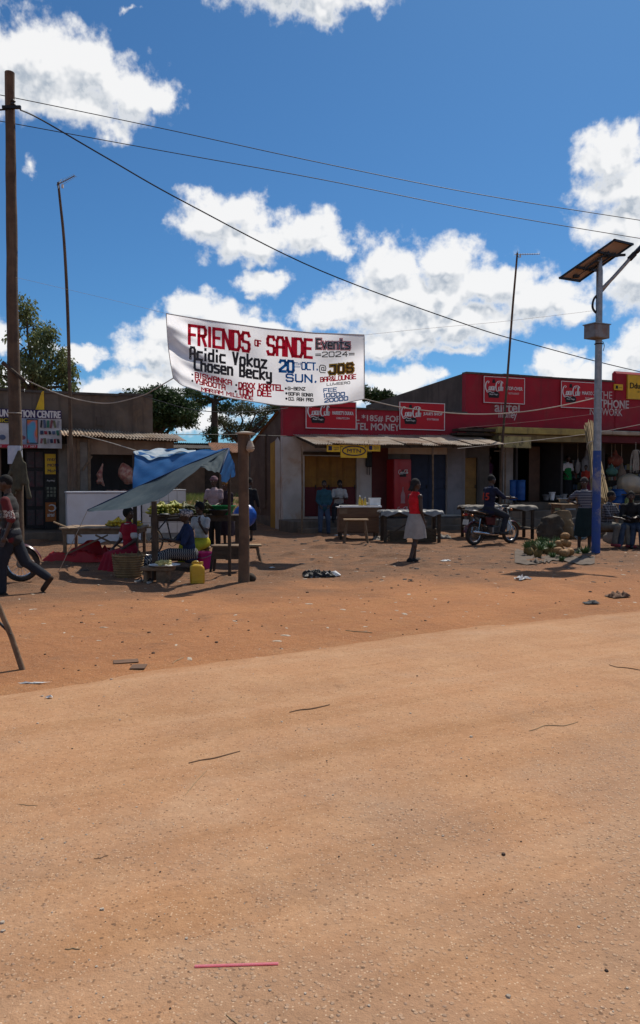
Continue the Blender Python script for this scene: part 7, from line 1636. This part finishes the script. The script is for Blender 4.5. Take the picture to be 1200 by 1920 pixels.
    if hair in ('short', 'crop'): Hh.ell(hc + HM @ V3(0, -.012, .022), (.082, .097, .100), 16, 10, rot=HM)
    elif hair == 'afro': Hh.ell(hc + HM @ V3(0, -.025, .03), (.105, .108, .115), 16, 10, rot=HM)
    elif hair == 'bun': Hh.ell(hc + HM @ V3(0, -.015, .025), (.085, .098, .10), 16, 10, rot=HM); Hh.ell(hc + HM @ V3(0, -.13, .06), (.07, .075, .065), 12, 8, rot=HM)
    elif hair == 'wrap': Hh.ell(hc + HM @ V3(0, -.012, .035), (.092, .108, .098), 16, 10, rot=HM); Hh.ell(hc + HM @ V3(0, -.115, .045), (.062, .06, .06), 12, 8, rot=HM); Hh.torus(hc + HM @ V3(0, .0, .035), .088, .018, 20, 8, 'Z')
    elif hair == 'braids':
        Hh.ell(hc + HM @ V3(0, -.02, .03), (.09, .10, .10), 16, 10, rot=HM)
        for k in range(7): a = (k - 3) * .3; Hh.cap(hc + HM @ V3(.08 * math.sin(a), -.085 * math.cos(a), .02), hc + HM @ V3(.10 * math.sin(a), -.13, -.12), .022, .016)
    if hair == 'cap':
        K = MB(); K.ell(hc + HM @ V3(0, -.008, .035), (.088, .103, .085), 16, 10, rot=HM); K.ell(hc + HM @ V3(0, .11, .04), (.06, .07, .012), 14, 6, rot=HM); fin(K, 'cap', hairm, .011, 2, .5)
        Hh.ell(hc + HM @ V3(0, -.02, .0), (.081, .095, .085), 14, 10, rot=HM); fin(Hh, 'hair', HAIR, .012, 1, .5)
    else: fin(Hh, 'head_wrap' if hair == 'wrap' else 'hair', hairm, .011, 2, .5)
    for sx_ in (-1, 1):
        o = MB().ell(hc + HM @ V3(sx_ * .030, .083, -.002), (.013, .009, .008), 8, 6).build('eye', EYE, t_, 'all'); o.scale = (s, s, s)
        o2 = MB().ell(hc + HM @ V3(sx_ * .030, .0895, -.002), (.0055, .004, .0055), 8, 6).build('pupil', BLACK, o, 'all')
    o = MB().ell(hc + HM @ V3(0, .094, -.062), (.023, .009, .010), 10, 6, rot=HM).build('lips', LIP, t_, 'all'); o.scale = (s, s, s)
    t_['_'] = 0; del t_['_']
    return t_, J, s, body
def stand(px, py): return on_ground(px, py)
def spot(px, py_head, Y, z=None):
    x_ = at(px, py_head, Y).x; return V3(x_, Y, gz(x_, Y) if z is None else z)
def face(fx_, fy_): return math.atan2(-fx_, fy_)

BLK = cloth('black_cloth', (.012, .012, .014)); NAVY = cloth('navy_cloth', (.016, .022, .055)); JEAN = cloth('blue_jeans', (.030, .048, .085), col2=(.05, .07, .11)); WHT = cloth('white_cloth', (.55, .54, .53)); REDD = cloth('red_dress_cloth', (.30, .010, .028)); GREYS = cloth('grey_skirt_cloth', (.34, .315, .29), col2=(.28, .255, .235)); DKJ = cloth('dark_jeans', (.022, .026, .036))
def walker_print():
    m = bpy.data.materials.new('black_red_white_print'); m.use_nodes = True; t = m.node_tree; p = t.nodes['Principled BSDF']; p.inputs['Roughness'].default_value = .92
    ob = nn(t, 'ShaderNodeTexCoord').outputs['Object']; sp_ = nn(t, 'ShaderNodeSeparateXYZ'); t.links.new(ob, sp_.inputs[0])
    v = nn(t, 'ShaderNodeTexVoronoi', feature='DISTANCE_TO_EDGE'); v.inputs['Scale'].default_value = 24; t.links.new(ob, v.inputs['Vector'])
    bl = maprange(t, v.outputs['Distance'], .05, .12)
    z = sp_.outputs[2]; band = math_n(t, 'ADD', math_n(t, 'MULTIPLY', maprange(t, z, .84, .86), maprange(t, z, .95, .94)), math_n(t, 'MULTIPLY', maprange(t, z, 1.08, 1.10), maprange(t, z, 1.21, 1.19)), clamp=True)
    core = maprange(t, math_n(t, 'ABSOLUTE', math_n(t, 'ADD', sp_.outputs[0], .03)), .11, .14)
    c = mix_col(t, core, (.014, .013, .014), (.10, .010, .013)); c = mix_col(t, math_n(t, 'MULTIPLY', math_n(t, 'MULTIPLY', band, bl), math_n(t, 'ADD', math_n(t, 'MULTIPLY', core, .7), .25)), c, (.42, .40, .36))
    t.links.new(c, p.inputs['Base Color']); return m
# walking person at the left edge
w1 = stand(28, 1112); w1.y -= .1
_, J, s, b = person('person striding left out of the frame in black and red patterned shirt', w1, face(-1, -.12), 1.66, .875, (0, .06, 1), 0, [((.0, .28, -1), (0, .0, -1)), ((.0, -.42, -1), (0, -.85, -.62))], [((-.15, -.35, -1), (-.1, .35, -1)), ((.1, .25, -1), (-.15, .95, .05))], 0, -.12, walker_print(), .95, DKJ, hair='short', shoes=cloth('brown_shoe', (.05, .03, .02)), feet=[(-.1, 1, 0), (.1, .55, -.8)], topless_len=.1)
# woman in red seated
sit = lambda k=0: None
p1 = V3(at(243, 1030, 14.2).x, 14.2, gz(at(243, 1030, 14.2).x, 14.2))
person('seated woman in a red dress with white trimmed sleeves beside the basket', p1, face(-.75, -.66), 1.54, .345, (.02, .02, 1), .1, [((-.25, .95, -.12), (-.15, .25, -1)), ((.05, 1, -.22), (.1, .35, -1))], [((-.25, .1, -1), (.3, .75, -.5)), ((.25, .15, -1), (-.25, .8, -.55))], 1.75, .05, REDD, .55, REDD, 'drape', .92, 'afro', cloth('pale_shoe', (.42, .40, .38)), collar=WHT, cuff=WHT)
# woman in blue with patterned skirt
p2 = V3(at(356, 1030, 13.75).x, 13.75, gz(at(356, 1030, 13.75).x, 13.75))
person('seated woman in dark blue top, white head wrap and zigzag patterned skirt', p2, face(-.93, -.36), 1.56, .31, (0, .12, 1), 0, [((-.18, 1, .12), (-.1, .95, -.55)), ((.12, 1, .02), (.05, .97, -.38))], [((-.2, .45, -1), (.25, .95, .25)), ((.2, .5, -1), (-.2, .95, .2))], .1, -.05, cloth('blue_top_cloth', (.020, .036, .10)), .95, stripes_mat('zigzag_print', (.018, .02, .03), (.30, .29, .28), 26, 1, .6, .7), 'drape', .95, 'wrap', cloth('grey_shoe', (.3, .28, .26)), blotch_mat('head_wrap_print', (.06, .06, .08), (.50, .49, .50), 16), topless_len=.08)
# woman in white with yellow skirt
p3 = V3(at(378, 1000, 15.55).x, 15.55, gz(at(378, 1000, 15.55).x, 15.55))
person('seated woman in white top and yellow skirt with a hand to her face', p3, face(-.5, -.86), 1.58, .375, (0, .05, 1), 0, [((-.15, 1, -.15), (-.02, .1, -1)), ((.15, 1, -.15), (.02, .15, -1))], [((-.15, .3, -1), (.3, .6, .9), (.1, .1, 1)), ((.2, .2, -1), (-.35, .8, -.3))], 0, -.2, WHT, .5, cloth('yellow_skirt_cloth', (.52, .44, .02)), 'drape', .6, 'afro', BLK)
person('person in a pale pink shirt standing behind the produce table', spot(402, 905, 19.2), face(-.3, -1), 1.68, .90, top=cloth('pale_pink_cloth', (.34, .25, .27)), bottom=BLK, hair='wrap', hairm=cloth('mauve_cloth', (.16, .09, .11)), arms=[((-.2, .3, -1), (.2, .9, -.3)), ((.2, .3, -1), (-.2, .9, -.3))])
person('person in a red shirt bending at the far end of the tiled counter', spot(343, 915, 21.9), face(-.9, .2), 1.55, .86, (0, .45, 1), top=cloth('faded_red_cloth', (.22, .03, .03)), bottom=NAVY, hair='short', arms=[((-.1, .5, -1), (.1, .4, -1)), ((.1, .5, -1), (-.1, .4, -1))])
# woman with the big blue bag
pB_ = spot(466, 905, 20.9)
person('woman in black with white collar carrying a big blue bag behind the post', pB_, face(.35, .93), 1.62, .88, (0, .08, 1), 0, None, [((-.25, -.2, -1), (.1, .1, -1)), ((.25, .1, -1), (.1, .3, -1))], -.3, .05, BLK, 1.6, BLK, 'skirt', .62, 'bun', BLK, collar=WHT, skirt_r=.22)
mb = MB(); mb.ell((0, 0, .30), (.33, .24, .31), jit=.04); mb.cap((.02, 0, .5), (.03, 0, .70), .09, .05); mb.ell((.03, 0, .74), (.07, .06, .05))
tag(obj('carrier_bag', melt(mb, 'carrier_bag', mat('blue_plastic_bag', (.015, .095, .42), .35, col2=(.012, .07, .32), nscale=4, bump=.5, bscale=6), .025, 2, .6), None, (at(459, 950, 20.45).x, 20.45, at(459, 988, 20.45).z)), 'bulging bright blue plastic bag carried by the woman in black', 'bag')
# men at the ochre doors
pd = RR.w(RR.s(607, 960, 1.95)[0], -1.95, 0); pd.z = gz(pd.x, pd.y)
person('man in a teal jacket leaning against the step before the ochre doors', pd, face(.1, -1), 1.62, .84, (-.03, -.12, 1), 0, [((-.1, .42, -1), (-.02, .05, -1)), ((.1, .55, -1), (.05, .18, -1))], [((-.2, .1, -1), (.3, .6, -.5)), ((.2, .1, -1), (-.3, .6, -.5))], 0, -.1, cloth('teal_jacket_cloth', (.022, .075, .10)), 1.9, JEAN, topless_len=.1)
ps = RR.w(RR.s(635, 950, 1.2)[0], -1.2, F1 - .02)
st_ = bench('low_stool', 'low dark stool on the veranda under the man in the white shirt', RR.w(RR.s(635, 950, 1.2)[0], -1.15, F1 - .07), ROW, .36, .3, .36, WOOD_DARK, 'stool', mleg=WOOD_DARK)
person('man in a white T-shirt sitting before the ochre doors looking down', ps, face(.15, -1), 1.68, .44, (0, .2, 1), 0, [((-.3, 1, -.05), (-.1, .1, -1)), ((.3, 1, -.05), (.1, .1, -1))], [((-.25, .4, -1), (.5, .8, .1)), ((.25, .4, -1), (-.5, .8, .1))], 0, -.45, cloth('grey_white_tee', (.42, .41, .40)), .7, DKJ)
# woman in red top and grey skirt
pw = stand(779, 1051)
person('woman in a red tank top and grey flared skirt walking to the right', pw, face(.86, .5), 1.60, .855, (0, -.03, 1), 0, [((0, .12, -1), (0, -.05, -1)), ((.0, -.16, -1), (0, -.34, -1))], [((-.15, .1, -1), (.0, .3, -1)), ((.10, .02, -1), (-.1, .42, -1))], -.15, .0, cloth('bright_red_cloth', (.62, .012, .022)), 0, GREYS, 'skirt', .41, 'braids', BLK, hairm=cloth('grey_black_braids', (.022, .020, .020), bump=.8, bscale=60), skirt_r=.225, topless_len=.0)
# rider
rp = mcl.copy(); rfw = V3(math.cos(BH), math.sin(BH), 0); rp = rp - rfw * .12; rp.z = mcl.z
t_, J, s, b = person('motorcycle rider in a dark blue jersey with a red number 15', rp, BH - math.pi / 2, 1.72, .93, (0, .10, 1), 0, [((-.38, .95, -.42), (.0, -.35, -1)), ((.38, .95, -.42), (.0, -.35, -1))], [((-.45, .75, -.75), (-.2, 1, -.05)), ((.45, .75, -.75), (.2, 1, -.05))], -.2, 0, cloth('jersey_cloth', (.014, .017, .042)), 1.05, DKJ, collar=cloth('pale_collar', (.3, .3, .32)), topless_len=.05)
for sz, m_, dy in ((.30, cloth('jersey_number_red', (.55, .06, .035)), -.165), (.285, None, 0)):
    if m_ is None: break
    me = text_mesh('15', m_, bold=.05, h=.17, w=.21, name='jersey_number')
    # wrap the number round the back of the jersey
    co = np.empty(len(me.vertices) * 3, 'f'); me.vertices.foreach_get('co', co); co = co.reshape(-1, 3)
    zc_ = .93 / s + .30; x_ = co[:, 0] - .105; z_ = co[:, 2] + zc_ - .09
    yb = -(.145 - .9 * x_ ** 2) + (z_ - .93 / s) * .10
    co2 = np.stack([x_, yb, z_], 1); me.vertices.foreach_set('co', co2.astype('f').ravel()); me.update(); o = obj('jersey_number', me, t_); o.scale = (s, s, s)
# people in and before the tall shop
def in_shop(px, back): x_ = RR.s(px, 890, -back)[0]; return RR.w(x_, back, F2 + .08)
person('person in a purple top standing in the dark doorway left of the canopy posts', in_shop(916, .8), face(.6, -.8), 1.62, .9, top=cloth('purple_cloth', (.07, .02, .06)), bottom=cloth('pale_wrap_cloth', (.25, .25, .26)), kind='skirt', hair='short')
person('person in a dull white shirt deep in the doorway behind the drums', in_shop(959, 1.3), face(.3, -1), 1.60, .87, (0, .1, 1), top=cloth('dull_white_cloth', (.30, .29, .28)), bottom=BLK, hair='short')
person('person in a pale shirt in the shade between door and green-clad woman', in_shop(1021, 1.6), face(.5, -1), 1.62, .88, top=cloth('pale_grey_cloth', (.26, .26, .27)), bottom=BLK, hair='short')
t_, J, s, b = person('woman in white sleeves and green apron standing inside the tall shop', in_shop(1063, .7), face(.35, -1), 1.66, .9, (0, .05, 1), 0, None, [((-.25, .1, -1), (.1, .6, -.6)), ((.3, .1, -1), (-.1, .7, -.5))], .1, -.05, WHT, .7, BLK, 'skirt', .7, 'short')
K = MB(); K.ell((0, .02, .9 / s + .27), (.172, .135, .19), 14, 10); K.ell((0, .02, .9 / s + .05), (.195, .15, .18), 14, 10); K.ell((0, .02, .9 / s - .08), (.205, .165, .14), 14, 10); o = obj('apron', melt(K, 'apron', cloth('green_apron_cloth', (.012, .19, .05)), .016, 3, .5), t_); o.scale = (s, s, s)
person('child in an orange-red shirt standing near the leaning reeds', in_shop(1099, .15), face(-.7, -.7), 1.30, .70, top=cloth('orange_red_cloth', (.42, .045, .03)), sleeve=.7, bottom=cloth('maroon_cloth', (.12, .015, .03)), kind='skirt', hem=.5, hair='short')
pst = stand(1096, 1024)
person('woman in a striped top and dark green skirt with one hand on her hip', pst, face(-.1, -1), 1.64, .88, (.04, .0, 1), 0, [((-.05, .05, -1), (0, -.03, -1)), ((.08, .0, -1), (.02, -.05, -1))], [((-.25, .1, -1), (.05, .25, -1)), ((.75, -.25, -.65), (-.8, .35, -.35))], -.35, -.05, stripes_mat('navy_white_stripes', (.022, .026, .05), (.26, .26, .28), 26, 2, .6), .55, cloth('dark_green_skirt', (.010, .022, .022)), 'skirt', .58, 'wrap', cloth('pink_sandal', (.22, .07, .09)), cloth('dark_wrap', (.035, .03, .03)), collar=WHT, skirt_r=.25)
# bench with seated men at the right
bs = stand(1152, 1012); bb_ = V3(at(1172, 1000, 18.9).x, 18.9, 0); bb_.z = gz(bb_.x, bb_.y); bench('plain_bench', 'low plank bench under the seated men at the right', bb_, R(2), 1.7, .3, .42, WOOD, mleg=WOOD)
person('man in a checked shirt sitting on the bench just right of the lamp pole', V3(at(1136, 1000, 18.75).x, 18.75, bb_.z), face(.62, -.78), 1.68, .52, (0, .16, 1), 0, [((-.3, 1, -.05), (-.1, .15, -1)), ((.25, 1, .05), (.0, -.2, -1))], [((-.2, .6, -1), (.4, .9, -.2)), ((.2, .5, -1), (-.3, .95, -.1))], .5, -.1, stripes_mat('checked_cloth', (.03, .032, .04), (.19, .19, .21), 17, 0, .55, 0, 2), .9, cloth('grey_trousers', (.10, .095, .085), col2=(.16, .15, .13)), hair='short', shoes=cloth('red_sandal', (.30, .05, .06)))
person('man in a black jacket and jeans sitting hunched on the bench', V3(at(1181, 1000, 18.8).x, 18.8, bb_.z), face(-.3, -1), 1.70, .52, (0, .22, 1), 0, [((-.3, 1, -.05), (-.05, .1, -1)), ((.3, 1, -.05), (.1, .15, -1))], [((-.2, .55, -1), (.45, .85, .0)), ((.2, .55, -1), (-.45, .85, .0))], -.1, -.25, cloth('black_jacket', (.014, .013, .014)), 1.95, JEAN, hair='short', shoes=cloth('dusty_shoe', (.12, .11, .10)))
person('person in a grey shirt and jeans cut by the right frame edge', V3(at(1204, 1000, 18.85).x, 18.85, bb_.z), face(-.35, -1), 1.70, .52, (0, .15, 1), 0, [((-.25, 1, -.05), (-.05, .1, -1)), ((.3, 1, -.05), (.1, .15, -1))], [((-.2, .5, -1), (.4, .85, -.2)), ((.2, .5, -1), (-.4, .85, -.2))], .2, -.2, cloth('grey_shirt_cloth', (.09, .09, .095)), .8, JEAN, hair='short')
person('woman in a dark dress and ochre wrap standing behind the produce table', V3(at(425, 960, 19.6).x, 19.6, gz(at(425, 960, 19.6).x, 19.6)), face(-.6, -.8), 1.58, .84, top=cloth('dark_dress', (.03, .02, .03)), sleeve=.5, bottom=cloth('dark_dress', (.03, .02, .03)), kind='skirt', hair='wrap', hairm=cloth('ochre_wrap', (.2, .1, .03)))

# ------------------------------------------------------------------ litter, twigs and stones
def lay(px, py):
    p = gp(px, py, .01); return road_top(px, py) if p.y < float(edge_y(np.array([p.x]))[0]) - .05 else on_ground(px, py)
TWIG = mat('dry_twig', (.20, .12, .07), .9, nscale=12); TWIGP = mat('pale_twig', (.36, .25, .14), .9, nscale=12)
def twig(label, pts, r_, m=TWIG, cat='twig'):
    r_ *= .8; pts = [(a + (b - a) * t, c + (d - c) * t + random.uniform(-1.2, 1.2)) for (a, c), (b, d) in zip(pts, pts[1:]) for t in (0, .5)] + [pts[-1]]; P_ = [lay(*p) + V3(0, 0, r_ * .6) for p in pts]; c = P_[0].copy(); P_ = [p - c for p in P_]; n = len(P_)
    return tag(MB().tube(spline(P_, 4), [r_ * (.6 + .4 * math.sin(math.pi * (i + .5) / ((n - 1) * 4 + 1))) for i in range((n - 1) * 4 + 1)], 6).build('twig', m, None, True, loc=c), label, cat, 'twigs on the road')
twig('dark twig lying near the middle of the road edge', [(543, 1335), (580, 1330), (618, 1322)], 0.0068); twig('thin dark twig crossing left of the road centre', [(354, 1432), (400, 1422), (450, 1409)], 0.0056)
twig('thin pale straw below the dark twig at left', [(348, 1490), (366, 1468), (388, 1445)], 0.0031, TWIGP); twig('curved pale twig on the right side of the road', [(992, 1370), (1020, 1362), (1055, 1361), (1084, 1354)], 0.0043, TWIGP)
twig('thin straight twig at the right edge of the road', [(1142, 1248), (1170, 1253), (1205, 1258)], 0.0056); pass
twig('pale twig on the dirt close to the road edge', [(648, 1182), (672, 1187), (698, 1190)], 0.0074, TWIGP); pass
pass; twig('short brown twig in the left foreground', [(176, 1611), (190, 1608), (203, 1605)], 0.0025); twig('pale splinter in the lower left foreground', [(122, 1780), (136, 1779), (150, 1780)], 0.0031, TWIGP)
twig('forked pale twig at the bottom edge of the picture', [(424, 1903), (434, 1911), (446, 1922)], 0.0025, TWIGP); twig('small pale twig upper left foreground', [(35, 1508), (52, 1511), (70, 1511)], 0.0025, TWIGP); twig('pale twig on the dirt at the left margin', [(324, 1247), (334, 1242), (344, 1236)], 0.0062, TWIGP)
a, b = lay(365, 1813), lay(522, 1808); t_ = thing('drinking_straw', 'pink plastic drinking straw lying in the foreground', 'straw', a)
o = MB().tube([V3(0, 0, .005), (b - a) * .5 + V3(0, 0, .005), b - a + V3(0, 0, .005)], .0056, 10, False).build('tube', mat('pink_plastic', (.95, .42, .48), .35, col2=(.92, .38, .44), nscale=20, translucent=.6), t_, True); o.scale = (1, 1, .55)
def paper(label, px, py, L_, W_, m, seed, rz=0.0, H_=.03, name='wrapper'):
    # torn scrap with a ragged outline and a few creases
    r2 = np.random.default_rng(seed); n = 18; mb = MB(); rim = []; mid = []
    for i in range(n):
        a = i / n * 6.283; k = 1 + .28 * r2.normal(); k = min(max(k, .5), 1.5); x_, y_ = .5 * L_ * math.copysign(abs(math.cos(a)) ** .6, math.cos(a)) * k, .5 * W_ * math.copysign(abs(math.sin(a)) ** .6, math.sin(a)) * k
        rim.append((x_, y_, .003 + abs(r2.normal()) * H_ * .25)); mid.append((x_ * .55, y_ * .55, .004 + abs(r2.normal()) * H_ * .6))
    mb.add(rim + mid + [(0, 0, .004 + H_ * .5)], [(i, (i + 1) % n, n + (i + 1) % n, n + i) for i in range(n)] + [(n + i, n + (i + 1) % n, 2 * n) for i in range(n)])
    return tag(mb.build(name, m, None, False, loc=lay(px, py), rz=rz), label, 'litter')
WPL = mat('white_litter_plastic', (.72, .71, .69), .5, col2=(.55, .53, .50), nscale=9)
paper('long torn white wrapper at the left edge of the road', 60, 1285, .21, .035, WPL, 3, .1, .012); paper('white crumpled bag on the dirt near the lamp shadow', 981, 1087, .26, .22, WPL, 8, .3, .07, 'plastic_bag'); paper('flat pale scrap just inside the left road edge', 92, 1309, .05, .03, WPL, 11)
paper('white scrap right of the woman in the grey skirt', 835, 1052, .16, .12, WPL, 21, .2, .03); paper('white flake left of the sheeted trestle table', 510, 1065, .10, .08, WPL, 22, .2, .02)
CARD = mat('brown_cardboard', (.17, .095, .058), .9, col2=(.12, .07, .045), nscale=8)
for k, (px, py, L_, W_, rz) in enumerate(((236, 1243, .22, .13, .3), (260, 1254, .13, .16, .05))):
    p = lay(px, py); tag(MB().box((0, 0, .006), (L_, W_, .005)).build('cardboard', CARD, None, loc=p, rz=rz), ('torn dark cardboard piece', 'squarish dark cardboard piece beside the torn one')[k] + ' at the road edge', 'cardboard')
# rubbish heap: black bags with white plastic
p = on_ground(597, 1080)
crumple('rubbish_bag', 'heap of black plastic rubbish lying on the dirt in mid picture', 'rubbish', p, .52, .36, .12, mat('black_bin_plastic', (.014, .014, .015), .55), 12, .1, 40, 16)
paper('white plastic sheet at the right of the black rubbish heap', 617, 1081, .34, .26, WPL, 14, .2, .10, 'plastic_sheet'); paper('white paper scrap on the black rubbish heap', 588, 1083, .14, .08, WPL, 15, .6, .05)
crumple('dark_rag', 'dark rag or old sole near the road edge at right', 'litter', on_ground(1158, 1120), .32, .2, .09, CARD, 17, .4, 20, 8); crumple('dark_rag', 'small grey rag at the road edge by the right', 'litter', on_ground(1108, 1133), .2, .12, .05, mat('grey_rag', (.10, .10, .10), .9), 18, .1, 16, 8)
crumple('rubbish_bag', 'pile of scraps under the trestle table, behind the walking woman', 'rubbish', on_ground(825, 1010), .6, .35, .12, mat('mixed_scraps', (.10, .085, .07), .8, col2=(.30, .28, .25), nscale=14), 19, .1, 26, 12); crumple('rubbish_bag', 'scraps heaped at the right foot of the vending counter', 'rubbish', on_ground(715, 1012), .5, .3, .10, mat('mixed_scraps', (.1, .08, .07)), 20, .1, 26, 12)
paper('white strip of litter at the foot of the vending counter', 640, 1004, .5, .12, WPL, 25, .05, .02)
# uncountable: chips, straw, pebbles
def scatter(name, label, n, area, size, m, flat=.35, bias=None, seed=1, aspect=1.0, clear=None):
    r2 = np.random.default_rng(seed); x0, x1, y0, y1 = area; vs = []; fs = []
    for i in range(n):
        d = y0 + (y1 - y0) * r2.random(); x_ = (x0 + (x1 - x0) * r2.random()) * (d / y1 if bias else 1)
        if bias and (d < float(edge_y(np.array([x_]))[0]) - .1) != (bias == 'road'): continue
        v_ = float(edge_y(np.array([x_]))[0]) - d
        z = float(road_h(np.array([x_]), np.array([v_]))[0]) if v_ > .05 else gz(x_, d)
        s_ = size * math.exp(r2.normal(0, .45)); a = r2.random() * 6.283; o = len(vs); ca, sa = math.cos(a), math.sin(a)
        k = 6
        for j in range(k):
            b = j / k * 6.283; rr = s_ * (1 + .35 * r2.normal() * .6); px, py = rr * aspect * math.cos(b), rr * math.sin(b); vs.append((x_ + px * ca - py * sa, d + px * sa + py * ca, z - .002))
        for j in range(k):
            b = j / k * 6.283; rr = s_ * .72 * (1 + .2 * r2.normal() * .6); px, py = rr * aspect * math.cos(b), rr * math.sin(b); vs.append((x_ + px * ca - py * sa, d + px * sa + py * ca, z + s_ * flat))
        fs.append(tuple(o + k + j for j in range(k)))
        for j in range(k): fs.append((o + j, o + (j + 1) % k, o + k + (j + 1) % k, o + k + j))
    me = bpy.data.meshes.new(name); me.from_pydata(vs, [], fs); me.materials.append(m); o = obj(name, me); o['label'] = label; o['category'] = 'debris'; return structure(o, 'stuff')
scatter('pebbles', 'pale pebbles strewn over the dusty road', 420, (-3.2, 3.4, 2.1, 7.5), .0038, mat('pale_pebble', (.46, .38, .30), .85, col2=(.30, .24, .19), nscale=30), .5, 'road', 1)
scatter('grit', 'dark grains and crumbs strewn over the dusty road', 150, (-3.2, 3.4, 2.1, 8.5), .0036, mat('dark_grain', (.06, .04, .03), .9), .6, 'road', 2)
scatter('chips', 'pale shavings and paper chips strewn over the market ground', 300, (-7.5, 8.5, 7, 19), .012, mat('pale_chip', (.52, .45, .36), .9, col2=(.36, .28, .2), nscale=20), .2, 'verge', 3, 2.2)
scatter('clods', 'earth clods and stones strewn over the market ground', 520, (-8, 9, 6.5, 20), .010, mat('earth_clod', (.15, .085, .05), .95, col2=(.10, .06, .04), nscale=20), .6, 'verge', 4)
scatter('rubbish_bits', 'dark scraps strewn over the trodden market ground', 420, (-8, 9, 12, 22), .017, mat('dark_scrap', (.045, .035, .03), .9, col2=(.10, .09, .08), nscale=14), .4, 'verge', 5, 1.8)

bpy.data.scenes.remove(TMP)
